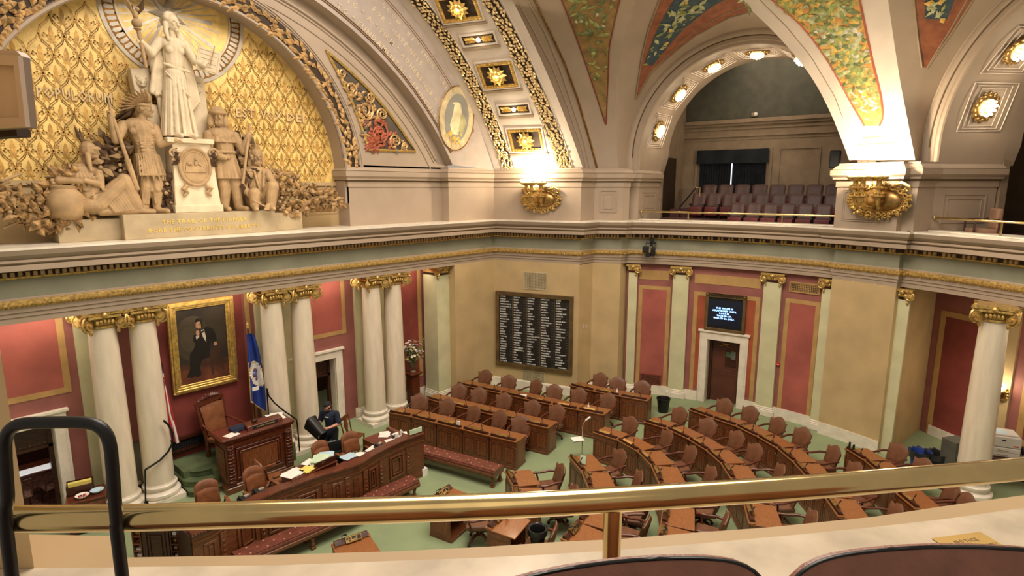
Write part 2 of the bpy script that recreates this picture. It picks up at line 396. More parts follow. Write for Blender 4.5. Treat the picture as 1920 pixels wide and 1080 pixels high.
# ---- marble door cases on the rostrum wall
def doorcase(idx, M, x0, x1, zt, label, w=.24, leaf=True):
    mb = MB(M)
    for a, b in ((x0-w, x0), (x1, x1+w)): mb.box(a, b, 0, zt+w, 0, .07)
    mb.box(x0, x1, zt, zt+w, 0, .07); mb.box(x0-w-.05, x1+w+.05, zt+w, zt+w+.07, 0, .12); mb.box(x0-w-.02, x1+w+.02, zt+w-.03, zt+w, 0, .09)
    mb.box(x0-w+.04, x0-w+.06, 0, zt+w-.04, .07, .085); mb.box(x1+w-.06, x1+w-.04, 0, zt+w-.04, .07, .085)
    mb.box(x0-.02, x0+.008, 0, zt-.008, -.47, .002); mb.box(x1-.008, x1+.02, 0, zt-.008, -.47, .002); mb.box(x0+.008, x1-.008, zt-.008, zt+.02, -.47, .002)
    return struct('door_%d' % idx, mb, K.marblew, bevel=.008, label=label)
dA = doorcase(1, F, D1[0], D1[1], 2.2, 'white marble door case at the far left with dark room beyond')
dB = doorcase(2, F, D2[0], D2[1], 2.15, 'white marble door case behind the worker')
for d, x0, x1, zt in ((dA, D1[0], D1[1], 2.2), (dB, D2[0], D2[1], 2.15)):
    mb = MB(F); mb.box(x0, x0+.09, 0, zt, -.42, -.3); mb.box(x1-.09, x1, 0, zt, -.42, -.3); mb.box(x0, x1, zt-.55, zt, -.4, -.34); mb.box(x0, x1, zt-.62, zt-.55, -.42, -.3)
    for k in range(12): mb.ell((x0+.14+(x1-x0-.28)*k/11, zt-.5, -.335), .012, 6, 4, m=1); mb.ell((x0+.14+(x1-x0-.28)*k/11, zt-.06, -.335), .012, 6, 4, m=1)
    f = mb.build('transom', [K.woodd, K.brassd], d)
# rooms beyond the two doors
mb = MB(); mb.box(-1.5, 12, 18.8, 18.95, 0, 3, 0); mb.box(-1.5, 12, 16.0, 18.9, 2.6, 2.7, 1); mb.box(5.0, 5.1, 16, 18.9, 0, 3, 0)
struct('wall_back_rooms', mb, [K.woodd, K.taupe], label='dark panelled rooms behind the rostrum doorways')
mb = MB(); mb.box(.2, 4.6, 16.0, 18.7, .002, .02); struct('floor_rug', mb, mat('patterned_rug', (150, 96, 84), .95, scale=9, rgb2=(70, 52, 50), detail=8), label='patterned rug in the room beyond the left doorway')
# ---- marble columns
def make_column(label):
    t = thing('marble_column', label, 'column', group='marble columns of the chamber')
    mb = MB(); mb.box(-.42, .42, -.42, .42, 0, .12); mb.lathe([(.40, .12), (.43, .16), (.43, .22), (.39, .26), (.345, .27), (.335, .31), (.36, .33), (.375, .36), (.37, .4), (.335, .42), (.325, .45)], 32)
    mb.build('base', K.marblew, t, smooth=35)
    H = 4.36; mb = MB(); mb.lathe([(.318-.055*(i/14)**1.6, .45+(H-.45)*i/14) for i in range(15)], 36); mb.build('shaft', K.marble, t, smooth=60)
    mb = MB(); mb.lathe([(.27, H), (.3, H+.02), (.3, H+.06), (.27, H+.08), (.29, H+.16), (.34, H+.22), (.3, H+.26)], 24)
    for a in (45, 135, 225, 315):
        d = (math.cos(R_(a)), math.sin(R_(a))); capital_volute(mb, (d[0]*.43, d[1]*.43, H+.12), d, .19, .1)
        mb.ell((d[0]*.36, d[1]*.36, H-.06), (.04, .04, .07), 8, 6)
    for a in (0, 90, 180, 270):
        d = V((math.cos(R_(a)), math.sin(R_(a)), 0)); s = V((-d.y, d.x, 0)); mb.ell(d*.36+V((0, 0, H+.31)), (.07, .07, .07), 8, 6)
        for k in (-2, -1, 0, 1, 2): mb.ell(d*.33+s*(.07*k)+V((0, 0, H+.17-abs(k)*.012)), (.035, .035, .055), 8, 6)
        mb.bar(d*.34+s*-.3+V((0, 0, H+.27)), d*.34+s*.3+V((0, 0, H+.27)), .08, .05)
    for s in (-1, 1):
        mb.prism([(-.43, .43), (-.2, .34), (.2, .34), (.43, .43), (.34, .2), (.34, -.2), (.43, -.43), (.2, -.34), (-.2, -.34), (-.43, -.43), (-.34, -.2), (-.34, .2)], H+.31, H+.38)
        break
    mb.build('capital', K.gold, t, smooth=35)
    return t
cl0 = make_column('outermost left marble column of the rostrum, beside the left doorway'); cl0.location = (3.19, 14.9, 0)
for x, y, lb in ((3.96, 14.9, 'marble column with a curved handrail, second of the left pair'), (6.98, 14.9, 'marble column just right of the blue flag'), (7.82, 14.9, 'marble column right behind the worker with the bin'),
                 (10.13, 14.9, 'marble column right of the worker doorway, left of its pair'), (10.93, 14.9, 'rightmost rostrum marble column, beside the flower pedestal'), (16.93, .42, 'single marble column at the far right beside the printer')):
    dup(cl0, (x, y, 0), label=lb)
# ---- round side wall, bay one (between corner and pier)
RW = 10.2
mb = MB(); a3, a2, a1, a0 = -9.7, .2, 16.6, 27.3
dc = 8.3; dh = 3.1                                     # door centre angle, half width in degrees
mb.cbox(a0, dc+dh, 0, ZT, RW, RW+.25, 0, 12); mb.cbox(dc-dh, a3, 0, ZT, RW, RW+.25, 0, 12); mb.cbox(dc+dh, dc-dh, 2.25, ZT, RW, RW+.25, 0, 4)
struct('wall_side', mb, K.mauve, label='mauve curved side wall with painted panels')
def cpanel(mb, aL, aR, z0, z1, bw=.13, mi=0, mt=1):
    da = math.degrees(bw/RW)
    mb.cbox(aL, aR, z1-bw, z1, RW-.012, RW, mt); mb.cbox(aL, aR, z0, z0+bw, RW-.012, RW, mt)
    mb.cbox(aL, aL-da, z0+bw, z1-bw, RW-.012, RW, mt, 1); mb.cbox(aR+da, aR, z0+bw, z1-bw, RW-.012, RW, mt, 1)
    mb.cbox(aL-da, aR+da, z0+bw, z1-bw, RW-.006, RW, mi)
def A(x, y): return ang(onC(x, y, RW))
def ZZ(x, y): return onC(x, y, RW).z
mb = MB(); cpanel(mb, A(1198, 540), A(1258, 540), ZZ(1215, 728), ZZ(1225, 536)); cpanel(mb, A(1470, 600), A(1536, 600), ZZ(1490, 785), ZZ(1500, 562))
mb.cbox(A(1199, 520), A(1255, 520), ZZ(1220, 524), ZZ(1225, 507), RW-.012, RW, 1); mb.cbox(A(1303, 520), A(1428, 520), ZZ(1370, 536), ZZ(1370, 518), RW-.012, RW, 1)
struct('wall_side_panels', mb, [K.red, K.tan], label='tall red wall panels with tan borders on the side wall')
mb = MB(); al, ar = A(1301, 560), A(1426, 560); zl, zh = .35, ZZ(1370, 552); da = math.degrees(.13/RW)
mb.cbox(al, ar, zh-.13, zh, RW-.012, RW, 1); mb.cbox(al, al-da, zl, zh-.13, RW-.012, RW, 1, 1); mb.cbox(ar+da, ar, zl, zh-.13, RW-.012, RW, 1, 1)
mb.cbox(al-da, dc+dh, zl+.1, zh-.13, RW-.006, RW, 0, 3); mb.cbox(dc-dh, ar+da, zl+.1, zh-.13, RW-.006, RW, 0, 3); mb.cbox(dc+dh, dc-dh, 2.4, zh-.13, RW-.006, RW, 0, 4)
struct('wall_side_door_panel', mb, [K.rust, K.tan], label='rust painted panel around the side door with tan border')
mb = MB(); mb.cbox(a0, dc+dh+1.4, 0, .34, RW-.05, RW, 0, 8); mb.cbox(dc-dh-1.4, a3, 0, .34, RW-.05, RW, 0, 8); mb.cbox(-9.75, -19.6, 0, .36, 9.9, 9.97, 0, 6)
struct('baseboard_side', mb, K.marblew)
for aL, aR, cl, cr, lb in ((26.9, 25.2, False, True, 'narrow pale green pilaster at the left end of the side wall'), (18.3, 15.35, True, True, 'pale green pilaster left of the side door'),
                           (1.75, -1.25, True, True, 'pale green pilaster right of the side door'), (-8.0, -9.7, True, False, 'narrow pale green pilaster beside the plain buff pier')):
    m = (aL+aR)/2; w = R_(aL-aR)*RW; pilaster(-w/2, w/2, frB(m, RW), label=lb, capl=cl, capr=cr, proj=.12)
Fd = frB(dc, RW-.01); hw = R_(dh)*RW-.02
dC = doorcase(3, Fd, -hw, hw, 2.25, 'white marble door case with brown leather door in the side wall', w=.26)
mb = MB(Fd); mb.box(-hw, hw, 0, 2.25, -.4, -.34, 0); mb.box(-hw, -hw+.1, 0, 2.2, -.34, -.26, 1); mb.box(hw-.1, hw, 0, 2.2, -.34, -.3, 1); mb.box(-hw, hw, 2.12, 2.25, -.34, -.26, 1)
for k in range(16):
    for x in (-hw+.16, -hw+.24): mb.ell((x, .2+k*.11, -.335), .011, 6, 4, m=2)
for k in range(8): mb.ell((-.05+k*.06, 1.12, -.335), .011, 6, 4, m=2); mb.ell((-.05+k*.06, 1.02, -.335), .011, 6, 4, m=2)
dl = mb.build('door_leaf', [mat('brown_leather_door', (92, 50, 36), .5), K.woodd, K.brassd], dC)
mb = MB(Fd); mb.box(.0, .36, 1.28, 1.86, -.34, -.325, 0); mb.box(.02, .19, 1.62, 1.8, -.33, -.323, 1); mb.box(.19, .34, 1.55, 1.84, -.33, -.323, 2); w_ = mb.build('window_pane', [K.woodd, mat('green_reflection', (96, 122, 84), .3, scale=14, rgb2=(50, 70, 50)), mat('grey_reflection', (110, 112, 108), .2)], dl)
mb = MB(Fd); mb.box(-.1, .12, 2.06, 2.1, -.34, -.28, 0); mb.bar((-.2, 1.98, -.3), (.02, 2.05, -.3), .02, .02, 0); mb.bar((.02, 2.05, -.3), (.1, 1.96, -.3), .02, .02); mb.build('door_closer', K.brassd, dl)
# ---- plain pier and right hand bay
mb = MB(); mb.cbox(-9.75, -19.6, 0, ZT, 9.93, 10.6, 0, 8); struct('wall_pier', mb, K.buff, label='plain buff pier right of the side wall panels')
pilaster(-.17, .2, frame(tuple(pol(-19.9, 10.1)), (V(pol(-19.9, 10.1))-V(pol(-18, 10.1)))[:2], (-.93, .3)), label='pale green pilaster at the right edge of the buff pier', proj=.05, base=False, capl=False)
nA = (math.cos(R_(-34)), math.sin(R_(-34))); tA = (nA[1], -nA[0])
FA = frame((RC.x+nA[0]*12.25, RC.y+nA[1]*12.25, 0), tA, (-nA[0], -nA[1]))       # annex wall behind the single column
mb = MB(FA); mb.box(-7, 6, 0, 5, -.2, 0, 0); mb.box(-4, 6, 4.74, 4.85, 0, 2.2, 1); oA = FA.translation; gq = on2(1737, 700, (oA.x, oA.y), (oA.x+tA[0], oA.y+tA[1])); g0 = pol(-20.3, 10.1); mb.M = Mx.Identity(4); mb.grid([[(g0.x, g0.y, 0), (g0.x, g0.y, 4.8)], [(gq.x, gq.y, 0), (gq.x, gq.y, 4.8)]], 2); struct('wall_annex', mb, [K.mauve, K.cream, K.buff], label='mauve annex wall behind the single column at the right')
# ================================================================ glyphs laid out as mesh
GLY = {}
def glyph(ch):
    if ch not in GLY:
        cu = bpy.data.curves.new('g', 'FONT'); cu.body = ch; cu.size = 1; cu.resolution_u = 1; cu.offset = .018; ob = bpy.data.objects.new('g', cu)
        me = bpy.data.meshes.new_from_object(ob); vs = [tuple(v.co) for v in me.vertices]; fs = [tuple(p.vertices) for p in me.polygons]
        x0 = min([v[0] for v in vs] or [0]); x1 = max([v[0] for v in vs] or [.3])
        GLY[ch] = ([(x-x0, y, 0) for x, y, _ in vs], fs, x1-x0); bpy.data.objects.remove(ob); bpy.data.curves.remove(cu); bpy.data.meshes.remove(me)
    return GLY[ch]
def tlen(s, size, sp=.1): return sum((.34 if c == ' ' else glyph(c)[2]+sp)*size for c in s)-sp*size
def letters(mb, s, size, x, y, z, m=0, align='l', sp=.1, sx=1.0):
    """flat lettering in the local xy plane of mb"""
    w = tlen(s, size, sp)*sx; x -= {'l': 0, 'c': w/2, 'r': w}[align]
    for c in s:
        if c == ' ': x += .34*size*sx; continue
        vs, fs, a = glyph(c); mb.add([(x+v[0]*size*sx, y+v[1]*size, z) for v in vs], fs, m); x += (a+sp)*size*sx
def letters_on(mb, s, size, place, t, m=0, sp=.1):
    """lettering along a curve: place(t) -> (point, tangent, up); t in metres"""
    for c in s:
        if c == ' ': t += .34*size; continue
        vs, fs, a = glyph(c); p, tx, up = place(t+a*size/2)
        mb.add([p+tx*((v[0]-a/2)*size)+up*(v[1]*size) for v in vs], fs, m); t += (a+sp)*size
    return t
def leaf(mb, p, d, n, L, W, m=0, lift=.35):
    p = V(p); d = V(d).normalized(); n = V(n).normalized(); s = d.cross(n).normalized()
    a = p; b = p+d*L; l = p+d*(L*.45)+s*(W/2)+n*(L*lift*.15); r = p+d*(L*.45)-s*(W/2)+n*(L*lift*.15); c = p+d*(L*.5)+n*(L*lift*.5)
    mb.add([a, l, b, r, c], [(0, 4, 1), (1, 4, 2), (2, 4, 3), (3, 4, 0)], m)
# ================================================================ upper storey
ZL = 6.235; XC = 5.47; ZC = 7.66
SPR = [(0, 7.36), (.03, 7.37), (.03, 7.45), (.03, 7.52), (.1, 7.57), (.1, 7.62), (.16, 7.68), (.16, 7.82), (.12, 7.84), (.06, 7.92), (0, 7.95)]
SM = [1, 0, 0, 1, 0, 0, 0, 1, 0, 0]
mb = MB()
UP1 = [(9.52, 15.5), (9.52, 14.9), (13.05, 14.9), (13.05, 14.52), (15.2, 14.52), PB, PC, PD, tuple(pol(27.3, 10.0)[:2])]
def bl(phi, u, r): M = frB(phi, r); q = M @ V((u, 0, 0)); return (q.x, q.y)
BAY1, BAY2 = 7.5, -40.0
UP1 += [bl(BAY1, -3.75, 9.8), bl(BAY1, -3.25, 9.9), bl(BAY1, -3.15, 11.6)]
vwall(mb, UP1, 6.2, 8.0); sweep(mb, UP1, SPR, SM)
L1 = [(1.2, 15.5), (1.2, 14.9), (-2, 14.9)]
vwall(mb, L1[::-1], 6.2, 8.0)
struct('wall_upper', mb, [K.cream, K.buffd], label='cream upper wall band with impost moulding below the arches')
mb = MB()
def relief(mb, M, x0, x1, z0, z1, w=.03, d=.02, inset=.12):
    mb.M = M; mb.rect(x0, x1, z0, z1, w, 0, d); mb.rect(x0+inset, x1-inset, z0+inset, z1-inset, w*.7, 0, d*.8)
relief(mb, fr2(PC, PD), .2, .78, 6.5, 7.25); 
relief(mb, frame((*bl(BAY1, -3.25, 9.9), 0), (bl(BAY1, -3.15, 11.6)[0]-bl(BAY1, -3.25, 9.9)[0], bl(BAY1, -3.15, 11.6)[1]-bl(BAY1, -3.25, 9.9)[1]), (-.1, -1)), .25, 1.45, 6.5, 7.2)
struct('trim_2', mb, K.cream, label='shallow square panel mouldings on the upper corner wall')
# ---- upper pier with impost, and second bay jamb
mb = MB(); PU = [bl(BAY1, 3.3, 10.6)]+arcp(-10.1, -19.75, 9.55, 6)+[tuple(pol(-19.75, 9.75)[:2]), tuple(pol(-21.4, 9.8)[:2]), bl(BAY2, -3.25, 9.9), bl(BAY2, -3.15, 11.6), bl(BAY2, -3.9, 11.9)]
vwall(mb, PU, 6.2, 8.0); sweep(mb, PU, SPR, SM)
struct('wall_pier_upper', mb, [K.cream, K.buffd], label='upper pier between the two gallery arches')
mb = MB(); relief(mb, frB(-14.9, 9.53), -.62, .62, 6.45, 7.3, .025, .015, .05)
q0 = bl(BAY2, -3.25, 9.9); q1 = bl(BAY2, -3.15, 11.6); relief(mb, frame((*q0, 0), (q1[0]-q0[0], q1[1]-q0[1]), (q1[1]-q0[1], -(q1[0]-q0[0]))), .25, 1.45, 6.45, 7.2)
struct('trim_3', mb, K.cream, label='panel mouldings on the upper pier')
# ---- tympanum: gold wall
YG = 15.5; FG = frY(YG)
mb = MB(FG)
pts = [(XC+4.4*math.cos(PI*i/48), ZC-.25+4.4*math.sin(PI*i/48)) for i in range(49)]
mb.prism(pts, -.05, 0)
gw = struct('wall_tympanum', mb, K.goldw, label='gold patterned wall inside the great arch')
mb = MB(FG)
def inside(x, z, mrg=.15): return (x-XC)**2+(z-ZC)**2 < (4.05-mrg)**2 and z > 7.5 and (x-XC)**2+(z-11.3)**2 > 1.62**2
def stroke(mb, pts, w, z=.006, m=0, closed=False):
    n = len(pts)
    for i in range(n if closed else n-1):
        a = V(pts[i]+(0,)); b = V(pts[(i+1) % n]+(0,)); d = (b-a); 
        if d.length < 1e-6: continue
        s = V((-d.y, d.x, 0)).normalized()*w/2; k = d.normalized()*w*.3
        mb.add([a+s-k+V((0, 0, z)), a-s-k+V((0, 0, z)), b-s+k+V((0, 0, z)), b+s+k+V((0, 0, z))], [(0, 1, 2, 3)], m)
def petal(mb, x, z, a, L, W, m=0):
    d = (math.cos(a), math.sin(a)); s = (-d[1], d[0]); P = []
    for t, w in ((0, 0), (.3, .8), (.55, 1), (.8, .6), (1, 0), (.8, -.6), (.55, -1), (.3, -.8)): P.append((x+d[0]*L*t+s[0]*W*w/2, z+d[1]*L*t+s[1]*W*w/2))
    mb.prism(P, .001, .009, m)
PXW, PZH = .435, .78
for j in range(0, 9):
    for i in range(-11, 12):
        x = XC+.0+i*PXW+(PXW/2 if j % 2 else 0); z = 7.7+j*PZH/2+.02
        if not inside(x, z): continue
        og = [(x+sx*PXW*.5*f, z+h*PZH) for h, f, sx in ((-.5, 0, 1), (-.36, .25, 1), (-.2, .8, 1), (0, 1, 1), (.2, .8, 1), (.36, .25, 1), (.5, 0, 1))]
        og2 = [(2*x-a, b) for a, b in og]
        stroke(mb, og, .02, .004); stroke(mb, og2, .02, .004); stroke(mb, [(x+(a-x)*.86, z+(b-z)*.86) for a, b in og], .01, .004); stroke(mb, [(x+(a-x)*.86, z+(b-z)*.86) for a, b in og2], .01, .004)
        petal(mb, x, z-.12, PI/2, .3, .085)
        for sg in (-1, 1):
            stroke(mb, [(x+sg*.02, z-.12), (x+sg*.07, z-.02), (x+sg*.12, z+.02), (x+sg*.145, z-.03), (x+sg*.11, z-.06)], .028, .008)
            stroke(mb, [(x+sg*.02, z-.15), (x+sg*.06, z-.22), (x+sg*.03, z-.26)], .022, .008)
            stroke(mb, [(x+sg*.03, z-.3), (x+sg*.09, z-.33), (x+sg*.1, z-.28), (x+sg*.06, z-.27)], .016, .008)
        stroke(mb, [(x-.07, z-.13), (x+.07, z-.13)], .028, .009)
        for a in range(4): mb.ell((x+PXW*.5+.035*math.cos(a*PI/2), z+.035*math.sin(a*PI/2), .004), (.02, .02, .008), 6, 4)
mb.build('gold_pattern', K.goldp, gw)
mb = MB(FG); FX, FZ = 5.5, 11.35
for r0, r1, z, m in ((1.2, 1.24, .02, 1), (1.24, 1.48, .012, 0), (1.48, 1.56, .025, 1)):
    P = [[(FX+r*math.cos(2*PI*i/72), FZ+r*math.sin(2*PI*i/72), z) for r in (r0, r1)] for i in range(73)]; mb.grid(P, m)
for i in range(72):
    a = 2*PI*i/72; c = V((math.cos(a), math.sin(a), 0)); s = V((-c.y, c.x, 0)); o = V((FX, FZ, .02))
    mb.add([o+c*1.27-s*.035, o+c*1.27+s*.035, o+c*1.42+s*.045, o+c*1.46, o+c*1.42-s*.045], [(0, 1, 2, 3, 4)], 1)
P = [(FX+1.2*math.cos(2*PI*i/64), FZ+1.2*math.sin(2*PI*i/64)) for i in range(64)]; mb.prism(P, 0, .008, 2)
rayz = .012
for i in range(36):
    a = 2*PI*i/36; L = 1.14 if i % 2 else .98; w = .016 if i % 3 else .05; c = V((math.cos(a), math.sin(a), 0)); s = V((-c.y, c.x, 0)); o = V((5.32, 11.3, rayz))
    mb.add([o+c*.2-s*w*.4, o+c*.2+s*w*.4, o+c*L+s*w, o+c*L-s*w], [(0, 1, 2, 3)], 1)
for i in range(7):
    a = 2*PI*i/7+.5; c = V((math.cos(a), math.sin(a), 0)); s = V((-c.y, c.x, 0)); o = V((5.32, 11.3, .03)); mb.add([o, o+c*.12+s*.09, o+c*.42, o+c*.12-s*.09, o+V((0, 0, .06))], [(0, 4, 1), (1, 4, 2), (2, 4, 3), (3, 4, 0)], 1)
mb.build('sunburst_disc', [K.goldd, K.silver, K.goldw], gw)
mb = MB(FG)
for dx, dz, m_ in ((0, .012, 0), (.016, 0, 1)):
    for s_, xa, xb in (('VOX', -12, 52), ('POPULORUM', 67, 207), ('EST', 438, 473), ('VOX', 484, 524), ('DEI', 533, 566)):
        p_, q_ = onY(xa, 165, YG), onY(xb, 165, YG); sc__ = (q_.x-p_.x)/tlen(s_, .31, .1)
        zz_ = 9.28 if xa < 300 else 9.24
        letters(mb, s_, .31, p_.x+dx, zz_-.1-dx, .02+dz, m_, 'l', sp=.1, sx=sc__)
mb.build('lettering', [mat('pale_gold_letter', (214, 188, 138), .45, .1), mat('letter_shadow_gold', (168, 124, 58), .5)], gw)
# niche wall under the gold
mb = MB(FG); mb.box(1.2, 9.52, 6.2, 7.42, -.05, .01, 0); mb.rect(8.2, 9.45, 6.6, 7.3, .05, .01, .04, 0); mb.box(1.2, 9.52, 7.4, 7.5, 0, .06, 0); mb.box(8.25, 9.4, 6.65, 7.25, .005, .02, 1)
struct('wall_niche', mb, [K.buff, mat('brown_niche_panel', (150, 112, 66), .7)], label='buff niche wall with brown panel behind the sculpture')
# ---- great arch: reveal, front wall (Y=14.9), leaf band
YA = 14.9
def arcxz(cx, cz, R, a0, a1, n): return [(cx+R*math.cos(R_(a0+(a1-a0)*i/n)), cz+R*math.sin(R_(a0+(a1-a0)*i/n))) for i in range(n+1)]
mb = MB(); arc = [(XC+4.05, 6.9)]+arcxz(XC, ZC+.02, 4.05, 0, 180, 64)+[(XC-4.05, 6.9)]
mb.grid([[(x, YA, z), (x, YA+.08, z+0), (XC+(x-XC)*.985, YA+.1, z), (XC+(x-XC)*.985, YG, z)] for x, z in arc])
out = arcxz(XC, ZC+.02, 7.9, 0, 180, 64); inn = arcxz(XC, ZC+.02, 4.05, 0, 180, 64)
mb.grid([[(a[0], YA, a[1]), (b[0], YA, b[1])] for a, b in zip(inn, out)])
for R, w in ((4.02, .05), (4.5, .025), (4.56, .03)): mb.tube([(x, YA-.01, z) for x, z in arcxz(XC, ZC+.02, R, 0, 180, 64)], w, 6)
struct('wall_arch', mb, K.cream, smooth=50, label='cream spandrel wall around the gold tympanum')
mb = MB(); nb = arcxz(XC, ZC+.02, 4.08, -1.5, 181, 70); nb2 = arcxz(XC, ZC+.02, 4.44, -1.5, 181, 70)
mb.grid([[(a[0], YA-.015, a[1]), (b[0], YA-.015, b[1])] for a, b in zip(nb, nb2)], 1)
rnd = random.Random(3)
for i in range(125):
    a = R_(-1+i*1.46); 
    for k in range(2):
        rr = 4.14+.16*k+rnd.uniform(-.01, .03); p = V((XC+rr*math.cos(a), YA-.02, ZC+.02+rr*math.sin(a))); tdir = V((-math.sin(a), 0, math.cos(a))); rad = V((math.cos(a), 0, math.sin(a)))
        leaf(mb, p, tdir+rad*(rnd.uniform(-.9, .9)+(k-1)*.6), (0, -1, 0), rnd.uniform(.22, .3), .13, 0, .6)
for a in range(10, 180, 25):
    for k in range(4):
        p = V((XC+(4.1+.1*k)*math.cos(R_(a)), YA-.05, ZC+(4.1+.1*k)*math.sin(R_(a)))); leaf(mb, p, (math.cos(R_(a+40)), 0, math.sin(R_(a+40))), (0, -1, 0), .16, .1, 0, .8)
struct('trim_4', mb, [K.leafgilt, K.dark], label='band of gilded carved leaves around the gold arch')
# spandrel mouldings concentric with the wide arch
AX, AZ, AR = 5.07, 3.33, 9.46
def widearc(dr, x0, x1, n, cx=AX, cz=AZ, R=AR):
    out = []
    for i in range(n+1):
        x = x0+(x1-x0)*i/n; q = (R+dr)**2-(x-cx)**2; out.append((x, cz+math.sqrt(max(q, 0))))
    return out
mb = MB()
for dr, w in ((-.28, .05), (-.38, .025), (-.62, .02)): mb.tube([(x, YA-.01, z) for x, z in widearc(dr, 12.95+dr*.5, 4.5, 40)], w, 6)
mb.grid([[(a[0], 14.52, a[1]), (a[0], YA+.02, a[1]-.02)] for a in widearc(0, 13.25, 3, 50)])
struct('trim_5', mb, K.cream, smooth=50, label='plain mouldings of the wide arch soffit')
# carved triangular spandrel panel
mb = MB(frY(YA)); tri = [(9.0, 11.02), (10.25, 8.45), (11.98, 8.48)]
def curved_side(p, q, sag, n=10):
    d = V(q)-V(p); s = V((-d.y, d.x)).normalized(); return [tuple(V(p)+d*(i/n)+s*(sag*math.sin(PI*i/n))) for i in range(n)]
poly = curved_side(tri[0], tri[1], .12)+curved_side(tri[1], tri[2], 0, 2)+curved_side(tri[2], tri[0], -.22)
sp = thing('carved_spandrel_panel', 'carved triangular spandrel panel in red and gilt on the upper wall', 'relief panel')
mb.prism(poly, 0, .01); mb.build('ground', mat('dark_umber_ground', (84, 74, 62), .7), sp)
mb = MB(frY(YA)); pl = [(x, y, .03) for x, y in poly]; mb.tube(pl, .04, 6, close=True); mb.build('gilt_frame', K.goldb, sp)
mb = MB(frY(YA))
def spiral(mb, cx, cy, r, turns, w, m, z=.05, sg=1, a0=0):
    P = []; n = int(turns*14)
    for i in range(n+1):
        t = i/n; a = a0+sg*turns*2*PI*t; P.append((cx+r*(1-.85*t)*math.cos(a), cy+r*(1-.85*t)*math.sin(a), z+.03*t))
    mb.tube(P, [w*(1-.5*i/n) for i in range(n+1)], 6, m)
    for i in range(2, n, 3): leaf(mb, P[i], (rnd.uniform(-1, 1), rnd.uniform(-1, 1), 0), (0, 0, 1), r*.55, r*.3, m, .8)
for cx, cy, r, m in ((10.62, 8.95, .36, 1), (11.2, 8.75, .22, 0), (11.55, 8.62, .12, 0), (10.15, 9.55, .3, 0), (9.72, 10.1, .2, 0), (9.45, 10.5, .13, 0), (10.75, 9.5, .2, 0), (10.35, 9.95, .16, 0)): spiral(mb, cx, cy, r, 1.8, .035, m, sg=rnd.choice((-1, 1)), a0=rnd.uniform(0, 6))
for k in range(150):
    t = rnd.random(); s_ = rnd.random()*(1-t); p = V(tri[0])*(1-t-s_)+V(tri[1])*t+V(tri[2])*s_
    p = p*.86+V((10.6, 9.1))*.14
    leaf(mb, (p.x, p.y, .03), (rnd.uniform(-1, 1), rnd.uniform(-1, 1), 0), (0, 0, 1), .24, .11, (1 if p.y < 9.4 and abs(p.x-10.7) < .45 else rnd.choice((0, 0, 0, 2))), .6)
mb.build('carving', [K.leafgilt, mat('terracotta_carving', (176, 96, 68), .6, var=.12), mat('slate_carving', (116, 108, 98), .6, var=.12)], sp)
# ---- inscription band (plane of the beam) and coffered arch
CO = (4.9, 3.33, 11.33, 14.5); CE = (-3.7, -4.16, 23.38, 11.43)
def xz(c, z): return c[0]+math.sqrt(max(c[2]**2-(z-c[1])**2, 0))
def edgept(c, z): return V((xz(c, z), c[3], z))
zs = [7.95+i*.14 for i in range(46)]
mb = MB(); IN = widearc(0, 13.25, 3.5, 60); OUT = [(CO[0]+(x-AX)*CO[2]/AR, CO[1]+(z-AZ)*CO[2]/AR) for x, z in IN]
OUT[0] = (15.2, 7.95); 
mb.grid([[(a[0], 14.52, a[1]), (b[0], 14.5, b[1])] for a, b in zip(IN, OUT)])
struct('wall_inscription', mb, K.mgrey, label='grey painted inscription band above the corner pier')
def bandpt(t, f):
    i = max(0, min(59.999, t*60)); k = int(i); g = i-k
    a = V(IN[k]).lerp(V(IN[k+1]), g); b = V(OUT[k]).lerp(V(OUT[k+1]), g); p = a.lerp(b, f); return V((p.x, 14.51-.008, p.y))
ib = MB(); 
for f in (.07, .1): ib.tube([bandpt(.02+i*.012, f) for i in range(60)], .012, 5)
for f in (.80, .84): ib.tube([bandpt(.02+i*.012, f) for i in range(60)], .012, 5)
ib.tube([bandpt(.02, .07+.77*i/8) for i in range(9)], .012, 5)
def placer(R):
    def pl(t):
        a = t/R; a_ = PI/2-a; cx = AX-.09+.0; c, s = math.cos(a_), math.sin(a_)
        return V((cx+R*c, 14.505, 3.33+R*s)), V((s, 0, -c)), V((c, 0, s))
    return pl
def row(R, s, size, a_end):
    w = tlen(s, size, .22); letters_on(ib, s, size, placer(R), R*R_(90-a_end)-w*1.02, 1, sp=.22)
row(10.72, 'GOOD * BY * THEIR * CREATOR', .21, 37); row(10.38, 'FOR * HAPPINESS', .21, 47.5); row(10.04, 'TO * A * FIRM * ADHERENCE * TO', .22, 38.3); row(9.7, 'TO * FUNDAMENTAL * PRINCIPLES', .22, 38)
ib.build('inscription', [K.goldd, mat('cream_gold_letters', (208, 190, 158), .5)], bpy.data.objects['wall_inscription'])
